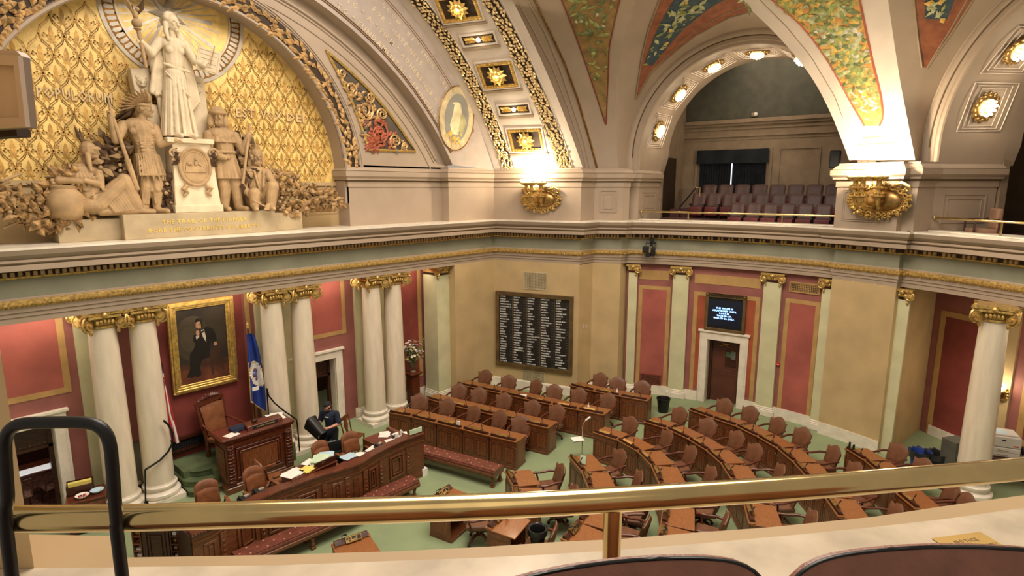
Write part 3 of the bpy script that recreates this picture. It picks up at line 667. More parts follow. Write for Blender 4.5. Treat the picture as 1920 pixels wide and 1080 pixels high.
# eagle medallion
mp = onY(856, 222, 14.5); FM = frY(14.5)
mb = MB(FM @ Mx.Translation((mp.x, mp.z, 0)) @ Mx.Rotation(R_(-14), 4, 'Z')); E = lambda rx, ry, n=40: [(rx*math.cos(2*PI*i/n), ry*math.sin(2*PI*i/n)) for i in range(n)]
mb.prism(E(.78, 1.06), 0, .012, 1); mb.prism(E(.7, .98), 0, .016, 1); mb.prism(E(.52, .8), 0, .02, 2); mb.tube([(x, y, .02) for x, y in E(.76, 1.04)], .016, 5, 0, close=True)
md = mb.build('painted_medallion', [K.goldd, mat('cream_ring_paint', (206, 186, 146), .7, var=.1), mat('blue_grey_ground', (142, 140, 130), .7)], bpy.data.objects['wall_inscription'])
mb = MB(mb.M)
for k in range(8):
    for L, a in ((.5, -70-k*6), (.46, -40-k*7)): leaf(mb, (.12+.02*k, .25-.05*k, .022), (math.cos(R_(a)), math.sin(R_(a)), 0), (0, 0, 1), L, .1, 1, .1)
mb.prism([(-.1, .5), (-.22, .46), (-.3, .4), (-.2, .38), (-.2, .1), (-.25, -.3), (-.1, -.55), (.15, -.5), (.22, -.1), (.15, .3), (.05, .5)], 0, .026, 0)
for k in range(14): leaf(mb, (rnd.uniform(-.2, .25), -.52+rnd.uniform(-.1, .1), .024), (rnd.uniform(-1, 1), rnd.uniform(-1, -.1), 0), (0, 0, 1), rnd.uniform(.2, .42), .08, 2, .1)
for k in range(16): a = 2*PI*k/16; mb.ell((.62*math.cos(a), .9*math.sin(a), .018), (.035, .035, .01), 6, 4, m=0)
mb.build('bird', [mat('cream_paint', (228, 214, 170), .7, var=.1), mat('olive_paint', (188, 182, 132), .7, var=.12), K.mgold], md)
# coffered soffit
def cof(z, f):
    a = edgept(CO, z); b = edgept(CE, z); return a.lerp(b, f)
def cofn(z, f):
    du = cof(z, min(1, f+.02))-cof(z, f-.02); dz = cof(z+.05, f)-cof(z-.05, f); n = du.cross(dz).normalized()
    return n if n.x < 0 else -n
mb = MB(); fr = [i/10 for i in range(11)]
mb.grid([[cof(z, f) for f in fr] for z in zs]); 
for f, w in ((.09, .02), (.245, .02), (.73, .02), (.90, .02)): mb.tube([cof(z, f) for z in zs], w, 5)
ca = struct('wall_coffered_arch', mb, K.white, smooth=60, label='pale coffered arch band over the corner')
K.stripgold = mat('pale_leaf_gilding', (236, 206, 150), .4, .35, var=.12, scale=8)
def strip(name, f0, f1, parent, label):
    mb = MB(); off = .012
    mb.grid([[cof(z, f)+cofn(z, f)*off for f in (f0, f1)] for z in zs[1:]], 1); z = 8.0
    while z < 14:
        for k in range(5):
            f = f0+(f1-f0)*(.1+.2*k)+rnd.uniform(-.008, .008); n = cofn(z, f); p = cof(z, f)+n*.02; t = (cof(z+.1, f)-cof(z, f)).normalized(); s = t.cross(n)
            leaf(mb, p, t+s*rnd.uniform(-1.2, 1.2), n, rnd.uniform(.11, .17), .095, 0, .7)
        z += .075
    o = mb.build(name, [K.stripgold, K.dark], parent); return o
strip('gilded_strip', .105, .235, ca, ''); strip('gilded_strip', .745, .885, ca, '')
def coffer(z, h, f0, f1, big, label):
    t = thing('gilded_coffer', label, 'coffer', group='gilded coffers of the arch')
    n = cofn(z, (f0+f1)/2); c = cof(z, (f0+f1)/2)
    up_ = (cof(z+h/2, .5)-cof(z-h/2, .5)).normalized(); s = (cof(z, f1)-cof(z, f0)); w = s.length; s.normalize(); up_ = (up_-s*up_.dot(s)).normalized(); n = s.cross(up_); n = n if n.x < 0 else -n
    M = Mx(((s.x, up_.x, n.x, c.x), (s.y, up_.y, n.y, c.y), (s.z, up_.z, n.z, c.z), (0, 0, 0, 1)))
    mb = MB(M); mb.rect(-w/2-.06, w/2+.06, -h/2-.06, h/2+.06, .05, 0, .05, 0); mb.box(-w/2-.1, w/2+.1, -h/2-.16, -h/2-.08, 0, .06, 1); mb.build('moulding', [K.white, K.taupe], t)
    mb = MB(M); mb.box(-w/2, w/2, -h/2, h/2, .0, .012, 1)
    if big:
        mb.rect(-w/2, w/2, -h/2, h/2, .1, .012, .05, 0)
        for sx in range(12):
            for yy in (-h/2+.05, h/2-.05): mb.ell((-w/2+.06+(w-.12)*sx/11, yy, .055), (.035, .04, .03), 6, 4)
            for xx in (-w/2+.05, w/2-.05): mb.ell((xx, -h/2+.06+(h-.12)*sx/11, .055), (.04, .035, .03), 6, 4)
    mb.build('frame', [K.goldb, K.dark], t)
    mb = MB(M)
    if big:
        for k in range(12): a = 2*PI*k/12; leaf(mb, (.05*math.cos(a), .05*math.sin(a), .05), (math.cos(a), math.sin(a), .15), (0, 0, 1), min(w, h)*.36, .2, 0, .8)
        for k in range(8): a = 2*PI*k/8+.3; leaf(mb, (0, 0, .1), (math.cos(a), math.sin(a), .3), (0, 0, 1), min(w, h)*.24, .15, 0, .8)
    else:
        for k in range(6):
            for sg in (-1, 1):
                for u in (-1, 1): leaf(mb, (sg*(.1+k*.055), 0, .02), (sg*.8, u*.7, 0), (0, 0, 1), .16, .07, 0, .8)
        mb.bar((-.45, 0, .02), (.45, 0, .02), .02, .02)
    mb.build('rosette', K.goldb, t)
    mb = MB(M); mb.ell((0, 0, .1 if big else .06), (.07, .07, .05), 12, 8); mb.build('lamp_bulb', K.glowl, t, smooth=True)
    l = bpy.data.lights.new('coffer_lamp', 'POINT'); l.energy = 5; l.shadow_soft_size = .05; l.color = (1, .85, .62); o = link('coffer_lamp', l, t); o.location = c+n*.3
def projy(p):
    q = V(p)-CP; c_, s_ = math.cos(PITCH), math.sin(PITCH); f1_ = q.dot(CF); return 540-FPX*(f1_*s_+q.z*c_)/(f1_*c_-q.z*s_)
for (px, py), h, f0, f1, big, lb in (((988, 262), .8, .30, .68, 1, 'gilded rosette coffer lowest on the corner arch, just above the lit sconce'), ((964, 204), .28, .33, .66, 0, 'small gilded leaf coffer between the two lower rosette coffers'), ((934, 140), .85, .30, .68, 1, 'gilded rosette coffer in the middle of the corner arch'),
                             ((899, 73), .28, .33, .66, 0, 'small gilded leaf coffer below the topmost rosette coffer'), ((862, 14), .8, .30, .68, 1, 'topmost gilded rosette coffer, cut by the picture edge')):
    best = min(zs, key=lambda z: abs(projy(cof(z, .5))-py))
    lo, hi = best-.14, best+.14
    for _ in range(20):
        mid = (lo+hi)/2
        if projy(cof(mid, .5)) > py: lo = mid
        else: hi = mid
    coffer((lo+hi)/2, h, f0, f1, big, lb)
# ================================================================ vault: painted ribs, lunettes, gallery arches
def projpx(p):
    q = V(p)-CP; c_, s_ = math.cos(PITCH), math.sin(PITCH); f1 = q.dot(CF); dep = f1*c_-q.z*s_
    return V((960+FPX*q.dot(CR)/dep, 540-FPX*(f1*s_+q.z*c_)/dep, dep))
def ipoly(pl, y):
    for a, b in zip(pl[:-1], pl[1:]):
        if (a[1]-y)*(b[1]-y) <= 0 and a[1] != b[1]: return a[0]+(b[0]-a[0])*(y-a[1])/(b[1]-a[1])
    a, b = (pl[0], pl[1]) if abs(y-pl[0][1]) < abs(y-pl[-1][1]) else (pl[-1], pl[-2])
    return a[0]+(b[0]-a[0])*(y-a[1])/(b[1]-a[1])
def dpatch(lp, rp, y0, y1, n=26, k=8, off=0.0):
    rows = []
    for i in range(n+1):
        y = y0+(y1-y0)*i/n; xa, xb = ipoly(lp, y), ipoly(rp, y); r = []
        for j in range(k+1):
            p = onDome(xa+(xb-xa)*j/k, y); r.append(p+(CP-p).normalized()*off)
        rows.append(r)
    return rows
def gridn(rows, i, j):
    a = rows[min(i+1, len(rows)-1)][j]-rows[max(i-1, 0)][j]; b = rows[i][min(j+1, len(rows[0])-1)]-rows[i][max(j-1, 0)]
    n = a.cross(b).normalized(); return n if n.dot(CP-rows[i][j]) > 0 else -n
def scatter(mb, rows, cnt, L, W, ms, seed, mar=.12, flow=None):
    rn = random.Random(seed); n = len(rows)-1; k = len(rows[0])-1
    wts = [(rows[i][k]-rows[i][0]).length for i in range(n+1)]; tot = sum(wts)
    for _ in range(cnt):
        q = rn.random()*tot; i = 0
        while q > wts[i] and i < n-1: q -= wts[i]; i += 1
        u = rn.random(); g = mar+(1-2*mar)*rn.random()
        w = wts[i]
        if w < .12: continue
        j = min(k-1, int(g*k)); h = g*k-j
        p = rows[i][j].lerp(rows[i][j+1], h).lerp(rows[i+1][j].lerp(rows[i+1][j+1], h), u); nn = gridn(rows, i, j)
        t = (rows[min(i+1, n)][j]-rows[i][j]).normalized(); s = t.cross(nn); a = rn.gauss(0, 1.3)
        ed = min(g, 1-g)*w; l = min(L*rn.uniform(.6, 1.3), .06+ed*.9); leaf(mb, p+nn*.008, t*math.cos(a)+s*math.sin(a), nn, l, l*W/L, rn.choice(ms), .12)
CEpx = [(1093, 318), (1077, 267), (1053, 204), (1024, 133), (997, 77), (961, 0), (905, -110)]
GL = [(1160, 318), (1153, 234), (1157, 150), (1166, 89), (1178, 44), (1192, 0), (1216, -60), (1245, -110), (1295, -160)]
GR = [(1592, 300), (1579, 264), (1558, 213), (1538, 172), (1520, 142), (1486, 98), (1456, 65), (1427, 36), (1388, 0), (1345, -60), (1318, -110), (1300, -160)]
GR2 = [(1716, 300), (1701, 222), (1689, 160), (1677, 83), (1665, 0), (1652, -90), (1640, -200)]
mb = MB(); mb.grid(dpatch(CEpx, GL, 318, -110))
for pl, r, m in (([(1098, 316), (1094, 290), (1064, 200), (1035, 125), (1003, 62), (970, 0), (925, -90)], .02, 0), ([(1106, 316), (1094, 262), (1072, 195), (1050, 128), (1022, 60), (990, 0), (945, -90)], .03, 0), ([(1120, 317), (1107, 267), (1083, 184), (1059, 118), (1030, 56), (1002, 0), (958, -90)], .045, 1)):
    mb.tube([onDome(ipoly(pl, y), y) for y in [316-16*i for i in range(26)]], r, 6, m)
    if m:
        for i in range(150):
            y = 316-2.7*i; p = onDome(ipoly(pl, y), y); q = onDome(ipoly(pl, y-2.5), y-2.5); d = (CP-p).normalized(); mb.ell(p+d*.04, (.03, .03, .035), 5, 4, m=2)
# wall of the arch edge joining the vault to the coffered band
ys = [318-12*i for i in range(33)]
rows = []
for y in ys:
    z0, z1 = 7.9, 14.2
    for _ in range(22):
        zm = (z0+z1)/2
        if projpx(edgept(CE, zm)).y > y: z0 = zm
        else: z1 = zm
    rows.append([edgept(CE, z0), onDome(ipoly(CEpx, y), y)])
mb.grid(rows)
struct('wall_vault_corner', mb, [K.cream, K.taupe, K.goldd], smooth=50, label='cream vault strip beside the coffered arch with rope moulding')
wv = bpy.data.objects['wall_vault_corner']
L_ = [(1136, 234), (1118, 178), (1098, 118), (1077, 59), (1053, 0), (1010, -100)]; R__ = [(1136.5, 234), (1140, 150), (1142, 89), (1151, 44), (1162, 0), (1190, -100)]
rows = dpatch(L_, R__, 233, -90, 24, 6, .02); mb = MB(); mb.grid(rows); ml = mb.build('painted_mural', mat('olive_ochre_ground', (160, 128, 74), .75, scale=4, rgb2=(118, 98, 58)), wv)
mb = MB(); mb.tube([r[0] for r in rows], .02, 5); mb.tube([r[-1] for r in rows], .02, 5); mb.build('border', K.redd, ml)
mb = MB(); scatter(mb, rows, 130, .36, .13, (0, 2, 2, 0), 4); scatter(mb, rows[12:], 30, .3, .12, (1, 3), 5); mb.build('foliage', [K.mgreen, K.mgreen2, K.mgreen3, K.mwhite], ml)
# white rib with the big mural
mb = MB(); mb.grid(dpatch(GR, GR2, 300, -150, 30, 10))
for pl in ([(1592-1, 250), (1565, 180), (1520, 105), (1475, 50), (1425, 0), (1380, -60)],): mb.tube([onDome(ipoly(pl, y), y) for y in [220-12*i for i in range(24)]], .012, 5, 1)
for a, b in (((1618, 258), (1668, 255)), ((1610, 271), (1681, 267))):
    mb.tube([onDome(a[0]+(b[0]-a[0])*i/5, a[1]+(b[1]-a[1])*i/5) for i in range(6)], .018, 5, 1)
rows = [[onDome(ipoly(GR, y), y), onDome(ipoly(GR, y), y)+V((.9, .15, 0))] for y in [300-15*i for i in range(31)]]
struct('wall_vault_rib', mb, [K.white, K.taupe], smooth=60, label='white vault rib rising from the upper pier')
wv = bpy.data.objects['wall_vault_rib']
L_ = [(1622, 238), (1615, 225), (1597, 195), (1576, 155), (1550, 110), (1520, 68), (1495, 40), (1448, 0), (1370, -75)]; R__ = [(1648, 238), (1656, 220), (1654, 195), (1650, 172), (1638, 124), (1624, 59), (1612, 0), (1598, -80)]
rows = dpatch(L_, R__, 236, -75, 26, 10, .02); mb = MB(); mb.grid(rows); ml = mb.build('painted_mural', K.muralo, wv)
mb = MB(); mb.tube([r[0] for r in rows], .025, 5); mb.tube([r[-1] for r in rows], .025, 5); mb.build('border', mat('rust_border', (176, 96, 70), .7), ml)
mb = MB(); scatter(mb, rows[4:], 520, .38, .16, (0, 0, 1, 2, 0, 4), 8, .06); scatter(mb, rows[10:16], 60, .3, .15, (3, 1), 9); scatter(mb, rows[3:], 70, .3, .12, (4,), 10)
scatter(mb, rows[:6], 50, .3, .08, (4, 3), 12, .05); mb.build('foliage', [K.mgreen, K.mgreen2, K.mgreen3, K.mwhite, K.mgold], ml)
# ---- gallery arches
def barc(phi, R, zc, r, a0, a1, n, u0=0.0):
    M = frB(phi, r); return [M @ V((u0-R*math.cos(R_(a0+(a1-a0)*i/n)), zc+R*math.sin(R_(a0+(a1-a0)*i/n)), 0)) for i in range(n+1)]
def seg_hit(a, b, pl):
    for p, q in zip(pl[:-1], pl[1:]):
        d = (b[0]-a[0], b[1]-a[1]); e = (q[0]-p[0], q[1]-p[1]); D = d[0]*e[1]-d[1]*e[0]
        if abs(D) < 1e-9: continue
        t = ((p[0]-a[0])*e[1]-(p[1]-a[1])*e[0])/D; s = ((p[0]-a[0])*d[1]-(p[1]-a[1])*d[0])/D
        if 0 <= t <= 1 and 0 <= s <= 1: return t
    return None
def bay(phi, groinL, groinR, triL, triB, nm, seed):
    mb = MB(); M98 = frB(phi, 9.8)
    prof = [(3.25, 9.9), (3.27, 9.86), (3.36, 9.86), (3.38, 9.83), (3.5, 9.83), (3.52, 9.8), (3.66, 9.78), (3.7, 9.8)]
    def stilt(pts, R, r):
        M = frB(phi, r); return [M @ V((-R, 7.9, 0))]+pts+[M @ V((R, 7.9, 0))]
    mb.grid(list(zip(*[stilt(barc(phi, R, 8.37, r, 0, 180, 48), R, r) for R, r in prof])))
    ex = stilt(barc(phi, 3.7, 8.37, 9.8, 0, 180, 48), 3.7, 9.8)
    fe = stilt(barc(phi, 3.25, 8.37, 9.9, 0, 180, 48), 3.25, 9.9); op = stilt(barc(phi, 3.15, 8.4, 11.6, 0, 180, 48, .12), 3.15, 11.6)
    mb.grid([[a, b] for a, b in zip(fe, op)]); mb.grid([[b, b+(b-a).normalized()*.35] for a, b in zip(fe, op)])
    mb.tube(ex, .03, 5); mb.tube(barc(phi, 3.5, 8.37, 9.82, 0, 180, 48), .02, 5, 1)
    for a in (17, 42, 67, 92, 117, 142, 163):
        for g in (0.0, .07, .14):
            P = []
            for (da, f) in ((-10.5, .2), (-10.5, .84), (10.5, .84), (10.5, .2)):
                A_ = a+da*(1-g*1.6); f_ = f+(g if f < .5 else -g)
                p = barc(phi, 3.25, 8.37, 9.9, A_, A_, 1)[0]; q = barc(phi, 3.15, 8.4, 11.6, A_, A_, 1, .12)[0]; x = p.lerp(q, f_); c = frB(phi, 10.7) @ V((0, 8.4, 0)); P.append(x+(c-x).normalized()*.01)
            mb.tube(P, .016, 4, 2, close=True)
    struct('wall_gallery_arch', mb, [K.cream, K.buffd, K.white], smooth=50, label='cream archivolt and soffit of the '+nm)
    lr = []; n = 44; mid = 27
    for i in range(n+1):
        e = ex[1+int(48*i/n)] if i else ex[0]
        if i <= mid: t = i/mid; G = groinL; yy = G[0][1]+(G[-1][1]-G[0][1])*t; g = onDome(ipoly(G, yy), yy)
        elif groinR: t = (n-i)/(n-mid); G = groinR; yy = G[0][1]+(G[-1][1]-G[0][1])*t; g = onDome(ipoly(G, yy), yy)
        else: break
        lr.append((e, g))
    mb = MB(); mb.grid([[e.lerp(g, j/6) for j in range(7)] for e, g in lr]); wl = struct('wall_lunette', mb, K.cream, smooth=60, label='cream lunette vault above the '+nm)
    rows = []
    for e, g in lr:
        pe, pg = projpx(e), projpx(g); f0 = seg_hit(pe, pg, triB); f1 = seg_hit(pe, pg, triL)
        if f0 is None: continue
        if f1 is None: f1 = 1.0
        tr = lambda f: f*pe.z/(pg.z+f*(pe.z-pg.z)); 
        if tr(f1) <= tr(f0)+.01: continue
        off = (CP-e).normalized()*.03; rows.append([e.lerp(g, tr(f0)+(tr(f1)-tr(f0))*j/10)+off for j in range(11)])
    mb = MB(); mb.grid(rows); t = mb.build('painted_mural', K.murald, wl)
    mb = MB()
    for j, r in ((0, .03), (1, .02), (10, .03)): mb.tube([r_[j] for r_ in rows], r, 5)
    mb.build('border', K.taupe, t)
    inner = [[p+(CP-p).normalized()*.01 for p in r[3:9]] for r in rows[4:]]
    if len(inner) > 2:
        mb = MB(); mb.grid(inner); mb.build('blue_field', K.muralb, t)
        mb = MB(); scatter(mb, inner, 170, .34, .13, (0, 1, 1, 2), seed, .08); scatter(mb, inner, 16, .3, .2, (3,), seed+1, .2); mb.build('foliage', [K.mgreen, K.mgreen2, K.mgreen3, K.mgold], t)
bay(BAY1, GL, GR, [(1191, 190), (1204, 104), (1216, 56), (1237, 0), (1262, -50), (1300, -120)], [(1191, 190), (1219, 139), (1258, 104), (1302, 68), (1367, 33), (1418, 19), (1460, 14), (1520, 24)], 'far gallery arch', 21)
G2R = [(2330, 300), (2300, 100), (2200, -60), (2050, -160), (1900, -200)]
bay(BAY2, GR2+[(1700, -260), (1900, -300)], None, [(1731, 139), (1721, 74), (1714, 0), (1708, -80), (1712, -160)], [(1731, 139), (1757, 101), (1787, 59), (1825, 0), (1880, -60), (1960, -120), (2060, -160)], 'right gallery arch', 31)
# ---- arch lamps
def make_lamp(label):
    t = thing('arch_lamp', label, 'lamp', group='crystal lamps of the gallery arches')
    mb = MB(); mb.lathe([(.0, 0), (.31, 0), (.34, .03), (.31, .07), (.22, .1), (.0, .1)], 20)
    for k in range(14): a = 2*PI*k/14; mb.ell((.31*math.cos(a), .31*math.sin(a), .05), (.065, .065, .045), 6, 5)
    mb.build('gilt_base', K.brassd, t, smooth=35)
    mb = MB()
    for ring, k, z in ((.18, 10, .14), (.09, 6, .18), (0, 1, .21)):
        for i in range(k): a = 2*PI*i/k; mb.ell((ring*math.cos(a), ring*math.sin(a), z), (.036, .036, .06), 8, 6)
    mb.build('glass_bulbs', K.glowl, t, smooth=True); return t
first = None
def lampM(phi, a, f=.5):
    p = barc(phi, 3.25, 8.37, 9.9, a, a, 1)[0]; q = barc(phi, 3.15, 8.4, 11.6, a, a, 1, .12)[0]; x = p.lerp(q, f); c = frB(phi, 10.7) @ V((.06, 8.4, 0)); n = (c-x).normalized()
    tr = (q-p).normalized(); s = tr.cross(n).normalized(); tr = n.cross(s); return Mx(((s.x, tr.x, n.x, x.x), (s.y, tr.y, n.y, x.y), (s.z, tr.z, n.z, x.z), (0, 0, 0, 1))), x+n*.45
for phi, a, lb in ((BAY1, 17, 'lowest crystal lamp on the far gallery arch'), (BAY1, 42, 'second crystal lamp up the far gallery arch'), (BAY1, 67, 'third crystal lamp up the far gallery arch'), (BAY1, 92, 'crystal lamp at the crown of the far gallery arch'), (BAY1, 117, 'crystal lamp half hidden by the white rib'),
                   (BAY2, 17, 'lower crystal lamp on the right gallery arch'), (BAY2, 42, 'upper crystal lamp on the right gallery arch')):
    M, lp = lampM(phi, a)
    if first is None: first = make_lamp(lb); L_o = first
    else: L_o = dup(first, label=lb)
    L_o.matrix_world = M
    point_ = bpy.data.lights.new('arch_lamp_light', 'POINT'); point_.energy = 13; point_.shadow_soft_size = .12; point_.color = (1, .84, .62); o = link('arch_lamp_light', point_); o.location = lp
# ---- gallery rooms behind the arches
def galleryroom(phi, label, ub=(-6.2, 6.0), depth=15.0):
    M = frB(phi, 9.9); mb = MB(M); w = 9.9-depth
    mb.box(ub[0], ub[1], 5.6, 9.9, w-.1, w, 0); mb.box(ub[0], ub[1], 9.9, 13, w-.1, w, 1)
    for z0, z1, o in ((9.74, 9.84, .1), (9.84, 9.98, .2), (9.6, 9.66, .06), (9.32, 9.4, .08), (9.2, 9.24, .03)): mb.box(ub[0], ub[1], z0, z1, w, w+o, 0)
    mb.rect(.28, 1.7, 6.0, 8.84, .05, w, w+.04, 0)
    mb.box(ub[0]-.1, ub[0], 5.6, 13, w, -1.7, 0); mb.box(ub[1], ub[1]+.1, 5.6, 13, w, -1.7, 0); mb.box(ub[0], ub[1], 13, 13.1, w, -1.6, 1)
    for u0, u1 in ((min(ub[0], -3.2), -3.1), (3.2, ub[1])): mb.box(u0, u1, 5.6, 8.2, -1.95, -1.75, 0)
    P = [(ub[0], 8.2)]+[(.12-3.2*math.cos(PI*i/30), 8.4+3.2*math.sin(PI*i/30)) for i in range(31)]+[(ub[1], 8.2), (ub[1], 13), (ub[0], 13)]; mb.prism(P, -1.97, -1.93, 0)
    struct('wall_gallery', mb, [K.taupe, K.green_dark], label=label)
    mb = MB(M); mb.box(ub[0], ub[1], 5.5, 5.62, w, -.2, 0); mb.box(ub[0]+1.9, ub[1], 5.62, 5.84, w, -1.95, 0); mb.box(ub[0]+2.0, ub[1], 5.84, 6.1, w, -2.9, 0)
    struct('floor_gallery', mb, mat('gallery_carpet', (84, 50, 44), .95))
    mb = MB(M); mb.box(-3.15, 3.2, 5.5, 6.24, -.5, -.35, 0); mb.box(-3.2, 3.25, 6.24, 6.27, -.25, .1, 1); struct('trim_parapet', mb, [K.cream, K.marblew], label='marble topped parapet of the gallery')
galleryroom(BAY1, 'taupe far gallery back wall with cornice and dark upper wall', (-3.4, 6.0)); galleryroom(BAY2, 'dim right gallery walls')
# ================================================================ carved group under the gold arch
def fuse(name, mb, voxel=.03, smooth=6, mats=None, parent=None, sm=True):
    me = mb.mesh('tmp', [], False); ob = bpy.data.objects.new('tmp', me); COL.objects.link(ob)
    r = ob.modifiers.new('r', 'REMESH'); r.mode = 'VOXEL'; r.voxel_size = voxel; r.adaptivity = 0
    if smooth: q = ob.modifiers.new('s', 'SMOOTH'); q.iterations = smooth; q.factor = .5
    dg = bpy.context.evaluated_depsgraph_get(); res = bpy.data.meshes.new_from_object(ob.evaluated_get(dg)); bpy.data.objects.remove(ob); bpy.data.meshes.remove(me)
    res.name = name; res.materials.clear()
    for m in (mats if isinstance(mats, (list, tuple)) else [mats]): res.materials.append(m)
    res.polygons.foreach_set('material_index', [0]*len(res.polygons))
    if sm: res.shade_smooth()
    return link(name, res, parent)
def cap(mb, p, q, r1, r2, n=12, m=0):
    p, q = V(p), V(q); d = q-p; L = d.length; d.normalize(); pts = []; rr = []
    for i in range(-4, 1): a = PI/2*i/4; pts.append(p+d*(r1*math.sin(a))); rr.append(max(.001, r1*math.cos(a)))
    for i in range(0, 5): a = PI/2*i/4; pts.append(q+d*(r2*math.sin(a))); rr.append(max(.001, r2*math.cos(a)))
    mb.tube(pts, rr, n, m)
def chain(mb, pts, rs, n=12, m=0):
    for i in range(len(pts)-1): cap(mb, pts[i], pts[i+1], rs[i], rs[i+1], n, m)
def head(mb, c, s, yaw=0.0, tilt=0.0, beard=False):
    """head of height s, facing -Y turned by yaw (positive towards +X), nodding by tilt"""
    Rm = Mx.Rotation(yaw, 3, 'Z') @ Mx.Rotation(tilt, 3, 'X'); c = V(c); P = lambda x, y, z: c+Rm @ V((x*s, y*s, z*s))
    mb.ell(P(0, .06, .1), (.36*s, .44*s, .42*s), 16, 12, Rm); mb.ell(P(0, -.08, -.16), (.29*s, .33*s, .34*s), 14, 10, Rm)
    cap(mb, P(0, -.40, .04), P(0, -.49, -.12), .05*s, .085*s, 8)
    mb.ell(P(0, -.38, .1), (.27*s, .06*s, .05*s), 10, 6, Rm); mb.ell(P(0, -.34, -.42), (.13*s, .11*s, .1*s), 10, 6, Rm)
    mb.ell(P(0, -.39, -.255), (.13*s, .05*s, .032*s), 10, 6, Rm); mb.ell(P(0, -.385, -.315), (.11*s, .05*s, .032*s), 10, 6, Rm)
    for g in (-1, 1):
        mb.ell(P(g*.18, -.29, -.08), (.1*s, .09*s, .1*s), 8, 6, Rm); mb.ell(P(g*.14, -.35, .01), (.06*s, .04*s, .03*s), 8, 6, Rm); mb.ell(P(g*.37, .05, -.05), (.04*s, .1*s, .13*s), 8, 6, Rm)
    if beard:
        for k in range(7): mb.ell(P(-.2+.066*k, -.3+.02*abs(k-3), -.42-.03*(3-abs(k-3))), (.08*s, .09*s, .14*s), 8, 6, Rm)
    return P
def hand(mb, w, d, s, up=(0, 0, 1), curl=.5, side=1):
    """palm and five fingers leaving the wrist w in direction d; s = palm length"""
    w = V(w); d = V(d).normalized(); u = V(up); u = (u-d*u.dot(d)).normalized(); x = d.cross(u)*side
    mb.ell(w+d*s*.5, (s*.5, s*.42, s*.24), 10, 8, Mx((d, x, u)).transposed())
    for i, (o, L) in enumerate(((-.33, .8), (-.11, .95), (.11, .9), (.33, .7))):
        b = w+d*s*.85+x*s*o; k = b+(d*math.cos(curl)-u*math.sin(curl))*s*L*.5; t = k+(d*math.cos(curl*2.2)-u*math.sin(curl*2.2))*s*L*.45
        chain(mb, [b, k, t], [s*.125, s*.115, s*.09], 7)
    b = w+d*s*.25-x*s*.35; k = b+(d*.7-x*.6-u*.2).normalized()*s*.5; chain(mb, [b, k, k+(d*.9-u*.5)*s*.38], [s*.15, s*.13, s*.1], 7)
def skirt(mb, top, bot, rt, rb, nf, fr, amp, n=48, ph=0.0, rows=9):
    """draped cloth: elliptical tube between two centres with vertical folds"""
    top, bot = V(top), V(bot); R_s = []
    for j in range(rows+1):
        t = j/rows; c = top.lerp(bot, t); r = []
        for k in range(n):
            a = 2*PI*k/n; f = 1+amp*t**.6*(math.sin(nf*a+ph)+.4*math.sin(nf*2.3*a+1.3+2*t)); r.append((c.x+(rt[0]+(rb[0]-rt[0])*t)*f*math.cos(a), c.y+(rt[1]+(rb[1]-rt[1])*t)*f*math.sin(a), c.z))
        R_s.append(r)
    mb.grid(R_s, closeu=True); o = len(mb.v); L = len(R_s[0])
    mb.add([p for p in R_s[0]], [tuple(range(L))]); mb.add([p for p in R_s[-1]], [tuple(reversed(range(L)))])
SY = 14.85
def G(x, z, dy=0.0): return V((x, SY+dy, z))
# ---- plinths and pedestal
t = thing('sculpture_plinth', 'long stepped stone plinth with gilded inscription below the carved group', 'plinth')
mb = MB(); mb.box(2.62, 7.95, 14.75, 15.45, ZL, 6.70); mb.build('lower_step', K.stoneb, t, bevel=.01)
mb = MB(); mb.box(3.72, 7.08, 14.5, 15.4, ZL, 6.78); mb.build('upper_block', K.stoneb, t, bevel=.01)
mb = MB(frY(14.5)); letters(mb, 'THE TRAIL OF THE PIONEER', .13, 5.4, 6.55, .012, 0, 'c', sp=.14); letters(mb, 'BORE THE FOOTPRINTS OF LIBERTY', .13, 5.4, 6.37, .012, 0, 'c', sp=.14); mb.build('lettering', mat('bright_gold_letter', (240, 206, 110), .35, .5), t)
t = thing('stone_pedestal', 'tall pale stone pedestal with lion masks and an oval seal under the robed woman', 'pedestal')
mb = MB(); mb.prism([(4.62, 6.78), (5.92, 6.78), (5.86, 9.92), (5.5, 9.98), (5.5, 9.2), (4.7, 9.2), (4.7, 9.98), (4.33, 9.92)], 0, .3); mb.v = [(x, 15.4-z, y) for x, y, z in mb.v]; mb.build('back_slab', K.stonel, t, bevel=.012)
mb = MB(); mb.prism([(4.8, 6.78), (5.82, 6.78), (5.68, 8.35), (4.86, 8.35)], 0, .5); mb.v = [(x, 15.1-z, y) for x, y, z in mb.v]; mb.box(4.74, 5.74, 14.52, 15.12, 8.35, 8.46); mb.box(4.78, 5.84, 14.56, 15.1, 6.78, 6.95); mb.build('front_block', K.stonel, t, bevel=.012)
def mask(mb, c, s):
    c = V(c); mb.ell(c, (s*.5, s*.3, s*.6), 12, 8); mb.ell(c+V((0, -s*.3, -s*.1)), (s*.16, s*.2, s*.25), 8, 6); mb.ell(c+V((0, -s*.26, -s*.38)), (s*.26, s*.15, s*.12), 8, 6)
    for g in (-1, 1): mb.ell(c+V((g*s*.22, -s*.24, s*.12)), (s*.13, s*.1, s*.08), 8, 6); mb.ell(c+V((g*s*.4, -.05*s, s*.5)), (s*.13, s*.12, s*.14), 8, 6)
    for k in range(10): a = 2*PI*k/10; mb.ell(c+V((s*.5*math.cos(a), .02, s*.62*math.sin(a))), (s*.17, s*.14, s*.17), 8, 6)
mb = MB(); mask(mb, (4.52, 15.1, 9.66), .21); fuse('lion_mask', mb, .014, 2, K.stonel, t)
mb = MB(); mask(mb, (5.68, 15.1, 9.66), .21); fuse('lion_mask', mb, .014, 2, K.stonel, t)
